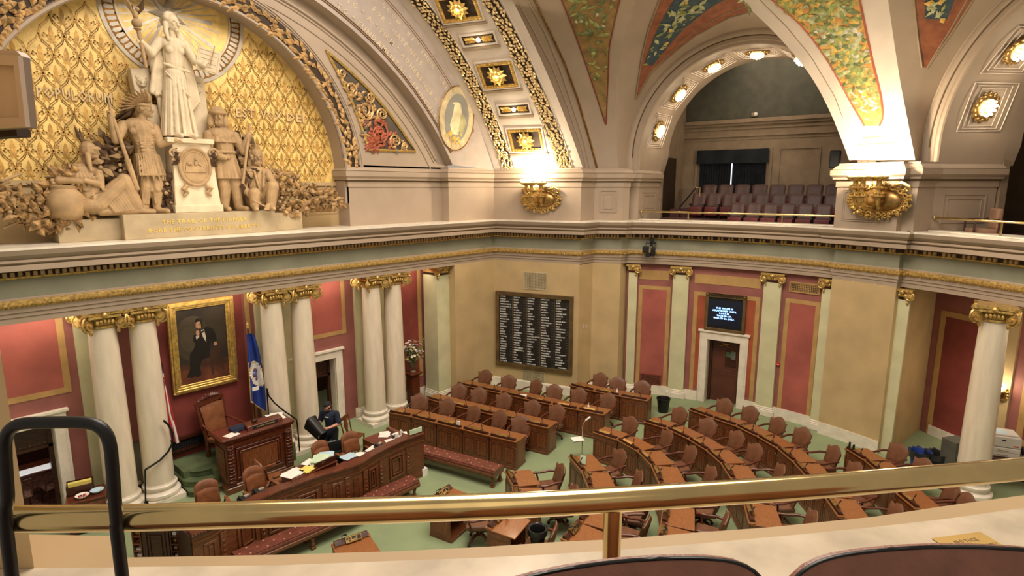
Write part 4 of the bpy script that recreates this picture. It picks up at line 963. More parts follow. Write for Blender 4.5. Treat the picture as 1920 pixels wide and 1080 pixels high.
mb = MB(frame((5.28, 14.58, 7.82), (1, 0), (0, -1))); E2 = lambda rx, ry, n=32: [(rx*math.cos(2*PI*i/n), ry*math.sin(2*PI*i/n), .03) for i in range(n)]
mb.prism([(x, y) for x, y, _ in E2(.33, .42)], 0, .03); mb.tube(E2(.33, .42), .035, 6, close=True); mb.tube(E2(.26, .34), .012, 5, close=True)
mb.prism([(-.22, -.12), (.22, -.12), (.2, -.02), (.05, .04), (-.1, 0), (-.2, .03)], .03, .05); mb.ell((.02, .08, .05), (.04, .06, .03), 8, 6); mb.ell((.02, .17, .05), .03, 8, 6); mb.bar((.05, .1, .05), (.14, .02, .05), .03, .03); mb.ell((-.12, .08, .05), (.07, .04, .03), 8, 6)
for g in (-1, 1):
    mb.tube([(g*.2, -.42, .02), (g*.3, -.5, .05), (g*.22, -.58, .03), (g*.3, -.66, .04)], [.05, .06, .05, .03], 6)
    for k in range(9): leaf(mb, (g*(.32+.03*(k % 3)), .2+.07*(k//3)-.1, .03), (g*rnd.uniform(.2, 1), rnd.uniform(-1, 1), .3), (0, 0, 1), .16, .09, 0, .8)
    spiral(mb, g*.42, .32, .12, 1.5, .03, 0, .03, g, 0)
mb.build('oval_seal', K.stone, t, smooth=30)
# ---- standing robed woman
w_ = thing('robed_woman_statue', 'pale statue of a standing robed woman holding a bird-topped staff and a tablet', 'statue')
mb = MB(); zb = 8.47
skirt(mb, G(5.14, 9.98, .05), G(5.1, zb+.03, .02), (.2, .17), (.34, .28), 9, .1, .1, 56)
skirt(mb, G(5.14, 10.0, .05), G(5.15, 10.12, .05), (.21, .17), (.2, .17), 12, .1, .02)
cap(mb, G(5.15, 10.1, .05), G(5.16, 10.45, .05), .2, .22); mb.ell(G(5.16, 10.52, .05), (.32, .19, .17), 14, 10)
for g in (-1, 1): mb.ell(G(5.16+g*.1, 10.38, -.08), (.1, .085, .1), 10, 8)
cap(mb, G(5.16, 10.6, .04), G(5.16, 10.78, .0), .085, .08); P = head(mb, G(5.17, 10.97, 0), .38, .55, .08)
for k in range(9): a = PI*k/8; mb.ell(P(.36*math.cos(a), .1, .2+.25*math.sin(a)), (.075, .1, .075), 8, 6)
mb.ell(P(0, .4, .05), (.12, .12, .12), 8, 6)
for g in (-1, 1): chain(mb, [P(g*.38, .1, -.1), P(g*.46, 0, -.6), P(g*.5, -.18, -1.0)], [.06, .055, .03])
chain(mb, [G(4.9, 10.55, .05), G(4.68, 10.25, -.05), G(4.46, 10.42, -.2)], [.11, .1, .065]); hand(mb, G(4.47, 10.42, -.2), (-.6, -.3, .3), .09, (0, -1, .3), 1.2)
chain(mb, [G(5.42, 10.55, .05), G(5.58, 10.2, -.05), G(5.68, 10.12, -.25)], [.11, .095, .06]); hand(mb, G(5.68, 10.12, -.25), (.4, -.5, .5), .09, (0, -1, 0), .8)
for k in range(15): a = PI+PI*(k+.5)/15; cap(mb, G(5.14+.2*math.cos(a), 9.95, .04+.17*math.sin(a)), G(5.1+.36*math.cos(a)+.03*math.sin(k*3), 8.52, .02+.3*math.sin(a)), .016, .034, 8)
for k in range(9): a = PI+PI*(k+.5)/9; cap(mb, G(5.16+.21*math.cos(a), 10.42, .04+.16*math.sin(a)), G(5.15+.2*math.cos(a), 10.06, .05+.17*math.sin(a)), .014, .02, 8)
# cloak falling from both shoulders
for k in range(7): cap(mb, G(4.86+.03*k, 10.5-.02*k, .08+.02*k), G(4.66+.045*k, 9.45+.05*math.sin(k*2), .1), .05, .055)
for k in range(6): cap(mb, G(4.72+.05*k, 10.2, .12), G(4.85+.07*k, 8.95-.04*k, .18), .06, .05)
for k in range(5): cap(mb, G(5.4+.02*k, 10.4, .1), G(5.44+.05*k, 9.1+.06*k, .12), .05, .045)
cap(mb, G(4.9, 10.06, -.1), G(5.4, 9.95, -.1), .03, .035); cap(mb, G(4.9, 9.9, -.12), G(5.35, 9.4, -.18), .018, .02)
for g, fx in ((-1, 4.98), (1, 5.27)): cap(mb, G(fx, zb+.06, -.2), G(fx+.06, zb+.04, -.36), .07, .05)
fuse('figure', mb, .0145, 2, K.stonel, w_)
mb = MB(); mb.tube([G(4.5, 9.9, -.22), G(4.42, 10.72, -.22)], [.035, .045], 10); mb.ell(G(4.41, 10.78, -.22), (.1, .1, .1), 14, 10); mb.lathe([(.05, 0), (.08, .03), (.05, .06)], 12, G(4.415, 10.64, -.22))
mb.ell(G(4.4, 10.95, -.22), (.06, .06, .1), 10, 8); mb.ell(G(4.44, 11.06, -.25), (.04, .05, .045), 8, 6)
for g in (-1, 1): 
    for k in range(4): leaf(mb, G(4.4+g*.04, 10.93+.02*k, -.22), (g*(.4+.02*k), 0, 1), (0, -1, 0), .42-.06*k, .12, 0, .5)
mb.build('bird_staff', K.stone, w_, smooth=40)
mb = MB(frame(G(5.78, 10.2, -.2), (1, -.25), (-.25, -1)) @ Mx.Rotation(R_(-12), 4, 'Z')); mb.box(-.22, .26, -.22, .3, -.03, .02); mb.rect(-.19, .23, -.19, .27, .015, .02, .03)
for k in range(4): mb.box(-.15, .18-(.05*k) % .1, .16-.09*k, .19-.09*k, .02, .03)
mb.build('tablet', K.stonel, w_, bevel=.008)
mb = MB(); mb.tube([G(5.92, 10.55, -.35), G(5.8, 10.12, -.3)], [.012, .012], 6); fuse
mb.build('stylus', K.stone, w_)
# ---- standing chief on the left
t = thing('headdress_man_statue', 'ochre statue of a standing man with a feather headdress holding a spear', 'statue')
mb = MB(); zb = 6.79
chain(mb, [G(4.33, 7.95, .05), G(4.3, 7.4, -.05), G(4.25, 6.9, .0)], [.17, .125, .085]); cap(mb, G(4.25, 6.85, 0), G(4.34, 6.83, -.26), .075, .06)
chain(mb, [G(4.5, 7.95, 0), G(4.52, 7.4, -.08), G(4.48, 6.9, -.05)], [.17, .125, .085]); cap(mb, G(4.48, 6.85, -.05), G(4.62, 6.83, -.28), .075, .06)
for k in range(5): cap(mb, G(4.2+.05*k, 7.75, -.02), G(4.14+.09*k, 7.3, .05-.05*k), .08, .06)
cap(mb, G(4.4, 7.98, 0), G(4.38, 8.2, 0), .23, .2); cap(mb, G(4.38, 8.2, 0), G(4.33, 8.6, .02), .2, .25); mb.ell(G(4.32, 8.68, .02), (.34, .2, .18), 14, 10)
for g in (-1, 1): mb.ell(G(4.34+g*.13, 8.56, -.11), (.14, .08, .09), 10, 8)
for k in range(3): cap(mb, G(4.25, 8.3-.07*k, -.19), G(4.5, 8.3-.07*k, -.17), .022, .022)
for k in range(4):
    for g in (-1, 1): cap(mb, G(4.36+g*.03, 8.42-.05*k, -.21), G(4.36+g*.17, 8.46-.06*k, -.13), .014, .012, 6)
for k in range(7): cap(mb, G(4.18+.045*k, 8.05, -.2), G(4.16+.055*k, 7.62, -.25), .012, .024, 6)
for k in range(6): cap(mb, G(4.44+.02*k, 7.7, -.12), G(4.43+.02*k, 7.0+.03*k, -.14), .014, .018, 6); cap(mb, G(4.24+.02*k, 7.6, -.12), G(4.19+.025*k, 7.0, -.1), .014, .018, 6)
cap(mb, G(4.35, 8.75, 0), G(4.4, 8.95, -.03), .1, .09); P = head(mb, G(4.42, 9.05, -.05), .36, 1.1, 0)
chain(mb, [G(4.02, 8.68, .03), G(3.82, 8.35, -.12), G(3.74, 8.85, -.2)], [.12, .095, .06]); hand(mb, G(3.74, 8.83, -.2), (0, -.2, 1), .1, (1, 0, 0), 1.1)
chain(mb, [G(4.6, 8.65, 0), G(4.66, 8.3, -.12), G(4.92, 8.4, -.3)], [.12, .09, .055]); hand(mb, G(4.92, 8.4, -.3), (1, -.3, -.1), .1, (0, 0, 1), .4)
skirt(mb, G(4.4, 8.08, 0), G(4.42, 7.62, -.02), (.25, .2), (.3, .24), 11, .1, .08)
for k in range(16): a = 2*PI*k/16; cap(mb, G(4.42+.28*math.cos(a), 7.66, .22*math.sin(a)), G(4.42+.31*math.cos(a), 7.5, .25*math.sin(a)), .035, .012, 6)
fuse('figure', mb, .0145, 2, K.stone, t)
mb = MB()
for lx in (-.34, -.18, 0, .18, .34):
    for k in range(12):
        q = k/11; ps = R_(80-125*q); o = P(lx, -.36+.85*q, .34-.34*q*q); d = P(lx, math.cos(ps), math.sin(ps))-P(lx, 0, 0); sd_ = P(1, 0, 0)-P(0, 0, 0)
        leaf(mb, o, d+sd_*(lx*.35), V((0, -1, 0))+sd_*lx*.5, .30+.12*q, .085, 0, .7)
for k in range(9): leaf(mb, G(4.1-.01*k, 8.95-.14*k, .12), (-.75, .1, -.55), (-.2, -1, 0), .32, .1, 0, .5)
mb.tube([P(.36*math.cos(a), .36*math.sin(a)*1.1+.05, .22) for a in [2*PI*i/16 for i in range(16)]], .035, 6, close=True)
mb.build('feather_headdress', K.stone, t, smooth=30)
mb = MB(); mb.tube([G(3.73, 9.2, -.22), G(3.76, 8.9, -.22), G(4.08, 7.3, -.25)], [.02, .035, .045], 8); mb.tube([G(3.95, 7.95, -.24), G(4.08, 7.3, -.25)], [.06, .05], 8); mb.build('spear', K.stone, t, smooth=40)
# ---- seated woman on the left
t = thing('seated_woman_statue', 'ochre statue of a seated woman with a feathered headband leaning on a jar', 'statue')
mb = MB()
mb.ell(G(3.28, 7.0, 0), (.36, .3, .22), 14, 10); chain(mb, [G(3.3, 7.05, 0), G(3.25, 7.4, .03), G(3.22, 7.68, .05)], [.26, .22, .2]); mb.ell(G(3.22, 7.72, .05), (.28, .18, .15), 12, 8)
chain(mb, [G(3.4, 7.02, -.1), G(3.88, 7.5, -.15), G(4.05, 6.95, -.18)], [.2, .16, .13]); chain(mb, [G(3.4, 6.98, .1), G(3.95, 7.25, .05), G(4.2, 6.9, 0)], [.2, .15, .12])
for k in range(10): cap(mb, G(3.46+.045*k, 7.13+.04*k, -.24), G(3.62+.055*k, 6.85+.006*k, -.25), .03, .045, 8)
for k in range(7): cap(mb, G(3.1+.035*k, 7.68, -.12), G(3.12+.045*k, 7.3, -.2), .012, .018, 6)
for k in range(4): cap(mb, G(3.08, 7.6-.08*k, -.15), G(3.4, 7.58-.08*k, -.17), .014, .014, 6)
cap(mb, G(3.4, 6.86, -.15), G(4.05, 6.86, -.2), .1, .09); cap(mb, G(4.05, 6.86, -.22), G(4.3, 6.83, -.28), .075, .05)
cap(mb, G(3.24, 7.78, .05), G(3.3, 7.95, 0), .085, .075); P = head(mb, G(3.36, 8.1, -.02), .36, .95, .1)
for g in (-1, 1): chain(mb, [P(g*.34, 0, -.15), P(g*.42, -.1, -.7), P(g*.4, -.2, -1.1)], [.055, .05, .03])
mb.ell(P(0, .12, .1), (.16, .2, .17), 10, 8)
chain(mb, [G(2.98, 7.7, .05), G(2.75, 7.5, -.1), G(3.1, 7.48, -.25)], [.1, .085, .055]); chain(mb, [G(3.46, 7.7, 0), G(3.42, 7.42, -.2), G(3.15, 7.5, -.28)], [.1, .08, .05]); hand(mb, G(3.4, 7.4, -.25), (.5, -.2, -.8), .09, (0, -1, 0), .5)
for k in range(6): cap(mb, G(3.02+.04*k, 7.75, -.1), G(2.95+.09*k, 7.4, -.2), .03, .03)
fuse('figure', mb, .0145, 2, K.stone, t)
mb = MB(); mb.tube([P(.37*math.cos(a), .4*math.sin(a)+.02, .2) for a in [2*PI*i/16 for i in range(16)]], .045, 6, close=True); leaf(mb, P(-.2, .3, .3), (-.25, .15, 1), (0, -1, 0), .42, .1, 0, .4); leaf(mb, P(-.1, .35, .3), (-.05, .1, 1), (0, -1, 0), .36, .09, 0, .4); mb.build('feathered_headband', K.stone, t, smooth=35)
t = thing('stone_jar', 'large ochre carved jar under the seated woman elbow', 'jar'); mb = MB(); mb.lathe([(.2, 0), (.3, .1), (.34, .3), (.33, .5), (.24, .62), (.26, .68), (.2, .7)], 24, G(2.82, 6.7, -.02)); mb.build('jar_body', K.stone, t, smooth=50)
# ---- standing frontiersman on the right
t = thing('fringed_coat_man_statue', 'ochre statue of a standing man in a fur cap and fringed coat with a staff', 'statue')
mb = MB()
chain(mb, [G(6.0, 7.8, 0), G(6.0, 7.3, -.04), G(5.98, 6.9, 0)], [.18, .14, .11]); cap(mb, G(5.98, 6.85, 0), G(5.97, 6.83, -.27), .08, .065)
chain(mb, [G(6.22, 7.8, 0), G(6.28, 7.3, -.02), G(6.33, 6.9, .02)], [.18, .14, .11]); cap(mb, G(6.33, 6.85, 0), G(6.42, 6.83, -.25), .08, .065)
skirt(mb, G(6.07, 8.22, 0), G(6.1, 7.56, 0), (.24, .19), (.36, .27), 10, .1, .07); cap(mb, G(6.08, 8.2, 0), G(6.06, 8.55, .02), .22, .25); mb.ell(G(6.05, 8.62, .02), (.34, .22, .18), 14, 10)
skirt(mb, G(6.05, 8.72, .02), G(6.05, 8.42, .0), (.2, .15), (.37, .25), 14, .1, .05); mb.tube([G(6.07+.25*math.cos(a), 8.2, .2*math.sin(a)) for a in [2*PI*i/20 for i in range(20)]], .04, 6, close=True)
cap(mb, G(6.02, 8.72, 0), G(6.0, 8.88, -.02), .1, .09); P = head(mb, G(5.98, 9.03, -.05), .36, -.15, .05, True)
mb.ell(P(0, .06, .32), (.17, .18, .11), 12, 8); mb.tube([P(.42*math.cos(a), .46*math.sin(a)+.02, .24) for a in [2*PI*i/16 for i in range(16)]], .05, 6, close=True)
for g in (-1, 1): cap(mb, P(g*.4, .1, .1), P(g*.46, .05, -.5), .07, .08)
chain(mb, [G(5.74, 8.58, 0), G(5.7, 8.15, -.05), G(5.98, 8.06, -.25)], [.12, .1, .07]); hand(mb, G(5.98, 8.06, -.25), (1, -.2, .1), .1, (0, -1, 0), .6)
chain(mb, [G(6.36, 8.58, 0), G(6.5, 8.25, -.1), G(6.6, 8.62, -.25)], [.13, .11, .07]); hand(mb, G(6.6, 8.6, -.25), (.1, -.2, 1), .1, (-1, 0, 0), 1.1)
fuse('figure', mb, .0145, 2, K.stone, t)
mb = MB(); mb.tube([G(6.64, 8.9, -.27), G(6.34, 7.45, -.3)], [.03, .035], 8); mb.build('staff', K.stone, t, smooth=40)
# ---- seated man on the right
t = thing('seated_man_statue', 'ochre statue of a seated bearded man with a hand axe beside a shield', 'statue')
mb = MB()
mb.ell(G(6.82, 7.05, .05), (.3, .27, .25), 14, 10); chain(mb, [G(6.82, 7.1, .05), G(6.82, 7.45, .05), G(6.82, 7.72, .04)], [.25, .25, .22]); mb.ell(G(6.82, 7.75, .04), (.33, .2, .15), 12, 8)
chain(mb, [G(6.95, 7.1, -.1), G(7.04, 7.38, -.4), G(6.95, 6.92, -.42)], [.18, .15, .12]); cap(mb, G(6.95, 6.85, -.42), G(6.93, 6.83, -.6), .075, .06)
chain(mb, [G(6.7, 7.1, -.1), G(6.58, 7.22, -.38), G(6.55, 6.92, -.4)], [.18, .14, .11]); cap(mb, G(6.55, 6.85, -.4), G(6.5, 6.83, -.58), .075, .06)
cap(mb, G(6.82, 7.85, .02), G(6.82, 7.98, -.02), .09, .085); P = head(mb, G(6.84, 8.12, -.05), .35, -.1, .05, True)
for g in (-1, 1):
    for k in range(3): cap(mb, P(g*.34, .1+.1*k, .1), P(g*.5, .1+.12*k, -.55), .06, .05)
mb.ell(P(0, .15, .25), (.15, .17, .12), 10, 8)
chain(mb, [G(6.52, 7.72, .02), G(6.42, 7.35, -.1), G(6.6, 7.02, -.4)], [.12, .1, .06]); hand(mb, G(6.6, 7.02, -.4), (.3, -.4, -.5), .1, (0, -1, .2), .8)
chain(mb, [G(7.12, 7.72, .02), G(7.2, 7.4, -.15), G(7.05, 7.42, -.45)], [.12, .1, .06]); hand(mb, G(7.05, 7.42, -.45), (-.3, -.5, -.4), .1, (0, 0, 1), .6)
for g in (-1, 1): cap(mb, G(6.82+g*.12, 7.75, -.18), G(6.82+g*.05, 7.3, -.24), .035, .03)
fuse('figure', mb, .0145, 2, K.stone, t)
mb = MB(); mb.tube([G(6.45, 7.05, -.5), G(6.82, 6.86, -.5)], .022, 8); mb.prism([(6.72, 6.8), (6.86, 6.8), (6.9, 6.98), (6.8, 6.95)], 14.33, 14.38); mb.v[-8:] = [(x, z, y) for x, y, z in mb.v[-8:]]; mb.build('hand_axe', K.stone, t)
t = thing('oval_shield', 'ochre oval carved shield leaning behind the seated man', 'shield'); mb = MB(); Rm = Mx.Rotation(.35, 3, 'Y') @ Mx.Rotation(.5, 3, 'Z'); mb.ell(G(7.32, 7.22, .05), (.18, .08, .42), 18, 12, Rm); mb.build('shield_face', K.stone, t, smooth=60)
# ---- carved foliage on both sides
def foliage(label, region, cnt, seed, m):
    t = thing('carved_foliage', label, 'foliage'); rn = random.Random(seed); mb = MB(); mbs = MB()
    for _ in range(cnt):
        x, z = region(rn); p = G(x, z, rn.uniform(-.12, .25)); a = rn.uniform(0, 2*PI); leaf(mb, p, (math.cos(a), -.25, math.sin(a)), (rn.uniform(-.4, .4), -1, rn.uniform(-.2, .5)), rn.uniform(.2, .36), rn.uniform(.13, .2), 0, rn.uniform(.4, .9))
    for _ in range(cnt//14):
        x, z = region(rn); p = G(x, z, .05); mbs.tube([p, p+V((rn.uniform(-.5, .5), .05, rn.uniform(-.3, .3)))], .025, 6)
    for _ in range(cnt//10):
        x, z = region(rn); mbs.ell(G(x, z, -.1), .045, 8, 6)
    mb.build('leaves', m, t); mbs.build('branches_and_berries', K.stone, t, smooth=60); return t
def reg_l(rn):
    x = 1.5+1.75*rn.random()**.8; top = 7.35+.25*math.sin(x*5)+max(0, (x-2.7))*.5; lo = 6.75-.25*math.sin(x*3); return x, lo+(top-lo)*rn.random()
foliage('dense carved leaves left of the seated woman', reg_l, 300, 41, K.stoneg)
def reg_r(rn):
    x = 7.3+1.75*rn.random(); top = 7.75-.45*(x-7.3)+.12*math.sin(x*6); lo = 6.55+.28*(x-7.3); return x, lo+(top-lo)*rn.random()
foliage('dense carved leaves right of the seated man', reg_r, 240, 42, K.stoneg)
foliage('carved oak leaves behind the spear of the standing man', lambda rn: (3.45+.5*rn.random(), 7.5+.9*rn.random()), 70, 43, K.stone)
foliage('carved leaves behind the staff of the fringed coat man', lambda rn: (6.4+.35*rn.random(), 7.5+1.1*rn.random()), 60, 44, K.stone)
foliage('small carved corn leaves at the foot of the pedestal', lambda rn: (4.58+.22*rn.random()*1.0, 6.85+.7*rn.random()), 40, 45, K.stone)
# ================================================================ seats and desks on the floor
def pad(mb, w, z0, ztop, y0, tilt, curve, th, nx=10, nz=8, m=0, x0=0.0):
    """upholstered panel facing -y: w(t) width, ztop(s) upper outline"""
    F_, B_ = [], []
    for j in range(nz+1):
        t = j/nz; f, b = [], []
        for i in range(nx+1):
            s = -1+2*i/nx; z = z0+(ztop(s)-z0)*t; y = y0+tilt*t-curve*s*s; e = (1-abs(s)**6)*(1-abs(2*t-1)**8)*.8+.2
            f.append((x0+s*w(t)/2, y-th/2*e, z)); b.append((x0+s*w(t)/2, y+th/2*e, z))
        F_.append(f); B_.append(b)
    mb.grid(F_, m); mb.grid(B_, m, flip=True); k = nx+1
    mb.grid([F_[0], B_[0]], m, flip=True); mb.grid([F_[-1], B_[-1]], m)
    mb.grid([[r[0] for r in F_], [r[0] for r in B_]], m); mb.grid([[r[-1] for r in F_], [r[-1] for r in B_]], m, flip=True)
def legs4(t, mt, r=.3, z=.0, n=4):
    for k in range(n):
        a = 2*PI*k/n+PI/4; c, s = math.cos(a), math.sin(a); mb = MB(); mb.tube([(c*.03, s*.03, .2), (c*r*.5, s*r*.5, .19), (c*r*.95, s*r*.95, .085)], [.035, .032, .024], 8); mb.ell((c*r, s*r, .035), (.035, .035, .035), 8, 6, m=1); mb.tube([(c*r, s*r, .04), (c*r*.97, s*r*.97, .09)], .018, 6)
        mb.build('leg', [mt, K.black], t, smooth=50)
def make_member_chair(label, group):
    t = thing('member_chair', label, 'chair', group=group)
    mb = MB(); mb.box(-.27, .27, -.27, .25, .4, .5); mb.build('seat', K.leather, t, bevel=.04, seg=3, smooth=50)
    mb = MB(); pad(mb, lambda s: .5+.09*s, .46, lambda s: .93+.07*math.cos(s*PI*.85)*(1 if abs(s) < 1 else 0)-.02*s**4, .24, .13, .07, .1); mb.build('backrest', K.leather, t, smooth=50)
    for g in (-1, 1):
        mb = MB(); mb.tube([(g*.27, .27, .7), (g*.31, .1, .7), (g*.33, -.1, .66), (g*.33, -.24, .67), (g*.32, -.3, .64)], [.03, .03, .028, .034, .02], 8); mb.tube([(g*.33, -.2, .65), (g*.3, -.17, .52), (g*.28, -.19, .42)], [.024, .022, .024], 8)
        mb.build('armrest', K.woodr, t, smooth=50)
    mb = MB(); mb.lathe([(.04, .16), (.05, .22), (.035, .26), (.035, .36), (.12, .4)], 14); mb.build('pedestal', K.woodd, t, smooth=40); legs4(t, K.woodr)
    return t
def make_desk(label, group):
    t = thing('member_desk', label, 'desk', group=group); w = .85; h = w/2
    mb = MB(); mb.add([(-h, .07, .765), (h, .07, .765), (h, .62, .735), (-h, .62, .735), (-h, .07, .795), (h, .07, .795), (h, .62, .765), (-h, .62, .765)], [(3, 2, 1, 0), (4, 5, 6, 7), (0, 1, 5, 4), (1, 2, 6, 5), (2, 3, 7, 6), (3, 0, 4, 7)]); mb.build('desk_top', K.woodt, t, bevel=.008)
    mb = MB(); mb.box(-h+.01, h-.01, .01, .05, .08, .79, 0); mb.box(-h+.01, h-.01, -.005, .01, .6, .63, 0); mb.box(-h+.01, h-.01, -.004, .01, .08, .15, 0)
    for x in (-h+.01, -.03, h-.07): mb.box(x, x+.06, -.004, .01, .15, .6, 0)
    for x0, x1 in ((-h+.09, -.05), (.05, h-.09)):
        for k in range(3): a = x0+(x1-x0)*k/3; mb.box(a+.004, a+(x1-x0)/3-.004, 0, .01, .17, .58, 1)
    mb.box(-h+.06, h-.06, 0, .01, .65, .76, 1)
    mb.build('front_panel', [K.wood, K.woodp], t, bevel=.003)
    mb = MB(); mb.box(-h, h, -.035, .1, .79, .82); mb.box(-h+.0, h-.0, -.02, .08, .765, .79); mb.build('top_rail', K.woodt, t, bevel=.008)
    mb = MB(); mb.box(-h, h, -.025, .56, 0, .075); mb.build('plinth', K.wood, t, bevel=.01)
    for g in (-1, 1):
        mb = MB(); x = g*(h-.02); mb.box(x-.02, x+.02, .05, .52, .075, .76, 0); mb.box(x-.024, x+.024, .1, .46, .16, .6, 1); mb.box(x-.022, x+.022, .1, .5, .65, .72, 1); mb.build('side_panel', [K.wood, K.woodp], t, bevel=.003)
    mb = MB(); mb.add([(-.38, -.01, .82), (.38, -.01, .82), (.38, .11, .82), (-.38, .11, .82), (-.38, .0, .885), (.38, .0, .885), (.38, .045, .885), (-.38, .045, .885)], [(3, 2, 1, 0), (4, 5, 6, 7), (0, 1, 5, 4), (1, 2, 6, 5), (2, 3, 7, 6), (3, 0, 4, 7)]); c = mb.build('console', K.woodd, t, bevel=.006)
    mb = MB(); A_, B_ = V((0, .06, .915)), V((0, .135, .83))
    def face(x0, x1, a, b, o, m): n_ = V((0, .75, .66)); p_, q_ = A_.lerp(B_, a)+n_*o, A_.lerp(B_, b)+n_*o; mb.add([(x0, p_.y, p_.z), (x1, p_.y, p_.z), (x1, q_.y, q_.z), (x0, q_.y, q_.z)], [(0, 1, 2, 3)], m)
    mb.add([(-.22, .0, .885), (.14, .0, .885), (.14, .06, .915), (-.22, .06, .915), (-.22, .135, .83), (.14, .135, .83), (.14, .02, .82), (-.22, .02, .82)], [(0, 1, 2, 3), (3, 2, 5, 4), (0, 3, 4, 7), (1, 6, 5, 2), (7, 4, 5, 6), (0, 7, 6, 1)], 0)
    for x0, x1, a, b in ((-.2, -.12, .2, .8), (-.09, -.0, .15, .55), (.03, .07, .2, .5), (.08, .12, .2, .5), (.03, .07, .6, .85)): face(x0, x1, a, b, .004, 1)
    mb.build('button_panel', [K.brassd, K.black], c)
    mb = MB(); mb.tube([(.2, .05, .87), (.2, .03, .95), (.16, .08, .985)], .008, 6); mb.tube([(.17, .07, .98), (.12, .12, 1.0)], .014, 8); mb.build('microphone', K.black, c, smooth=40)
    return t
S95 = 1.017
def sc(pts): return [(x*S95, y*S95) for x, y in pts]
ORD = ['first', 'second', 'third', 'fourth', 'fifth', 'sixth', 'seventh', 'eighth', 'ninth', 'tenth']
ROWS = [('front straight row behind the bench', sc([(9.49, 13.34), (9.74, 12.62), (9.92, 11.74), (10.12, 10.9), (10.29, 10.05), (10.49, 9.25)]), 'straight desk rows'),
        ('middle straight row', sc([(10.95, 13.48), (11.08, 12.6), (11.26, 11.65), (11.42, 10.85), (11.56, 9.95), (11.73, 9.19)]), 'straight desk rows'),
        ('back straight row under the board', sc([(12.49, 13.7), (12.68, 12.86), (12.84, 12.01), (12.98, 11.09), (13.13, 10.19), (13.34, 9.38), (13.52, 8.57)]), 'straight desk rows'),
        ('short back row by the side wall', sc([(14.9, 10.81), (14.97, 9.9), (15.14, 9.05), (15.35, 8.19)]), 'straight desk rows'),
        ('innermost curved row', [(10.94, 7.91), (10.5, 7.21), (10.0, 6.68), (9.4, 6.3), (8.75, 6.08), (8.03, 5.95)], 'curved desk rows'),
        ('second curved row', [(12.52, 8.28), (12.54, 7.52), (12.31, 6.78), (11.87, 6.16), (11.24, 5.62), (10.55, 5.15), (9.8, 4.8), (9.1, 4.55)], 'curved desk rows'),
        ('third curved row', [(14.08, 7.61), (14.08, 6.9), (13.84, 6.15), (13.52, 5.51), (13.08, 4.95), (12.49, 4.47), (11.75, 3.92), (10.95, 3.5)], 'curved desk rows'),
        ('fourth curved row by the door', [(15.79, 7.07), (15.63, 6.25), (15.53, 5.54), (15.22, 4.85), (14.86, 4.24), (14.33, 3.69), (13.76, 3.23), (13.1, 2.7), (12.4, 2.25)], 'curved desk rows'),
        ('outer curved row by the column', [tuple(onZ(*p, .84)[:2]) for p in ((1585, 838), (1622, 860.6), (1653, 886), (1682, 922), (1719, 952))], 'curved desk rows')]
SOLO = [((9.3, 8.55), (8.93, 7.95), 'lone desk in the open green floor with its chair to the right'), ((8.85, 7.9), (8.42, 7.42), 'desk half hidden by the brass rail, next to the lone desk'), ((8.02, 7.45), (7.39, 7.28), 'desk with a lined bin on its chair, seen under the rail'),
        ((7.9, 9.0), (7.33, 8.88), 'desk in the green floor cut by the brass rail, left of centre'), ((5.75, 8.85), (5.03, 9.03), 'small desk below the clerk bench at the picture bottom')]
desk0 = make_desk('x', 'member desks'); chair0 = make_member_chair('x', 'member chairs'); used = {'d': False, 'c': False}
rc = random.Random(17)
FACE = V((6.2, 13.2))
DESKS = {}
def put_desk(p, q, dl, cl, dgrp, cgrp, key, jit=None, chair=True, dist=.93, wfix=None):
    p, q = V(p), V(q); m = (p+q)/2; d = (q-p); w = d.length; n = V((-d.y, d.x)).normalized()
    if n.dot(m-FACE) < 0: n = -n
    rz = math.atan2(n.y, n.x)-PI/2
    o = desk0 if not used['d'] else dup(desk0); used['d'] = True
    o.location = (m.x, m.y, 0); o.rotation_euler = (0, 0, rz); o['label'] = dl; o['group'] = dgrp; o.scale = ((wfix or w*.985)/.85, 1, 1)
    DESKS[key] = o
    if chair:
        c = chair0 if not used['c'] else dup(chair0); used['c'] = True; j = jit or (rc.uniform(-.08, .08), rc.uniform(-.05, .06), rc.uniform(-.3, .3)); t = d.normalized()
        pos = m+n*(dist+j[1])+t*j[0]; c.location = (pos.x, pos.y, 0); c.rotation_euler = (0, 0, rz+j[2]); c['label'] = cl; c['group'] = cgrp
        return o, c
    return o, None
for ri, (nm, pts, grp) in enumerate(ROWS):
    for i in range(len(pts)-1):
        put_desk(pts[i], pts[i+1], '%s wooden desk from the left in the %s' % (ORD[i], nm), '%s brown leather chair from the left in the %s' % (ORD[i], nm), 'wooden desks in the '+grp, 'leather chairs in the '+grp, (ri, i))
for i, (p, q, lb) in enumerate(SOLO):
    put_desk(p, q, 'wooden '+lb, ('brown leather chair at the lone desk in the open floor', 'brown leather chair of the desk half hidden by the rail', 'brown leather chair with a lined black bin on its seat', 'brown leather chair turned away, its caster base in view under the rail', '')[i], 'separate wooden desks', 'separate leather chairs', ('s', i), chair=i != 4, wfix=.72,
             jit=[(0, 0, -.1), (.05, .05, 0), (0, .0, .15), (0, .1, .5), None][i])
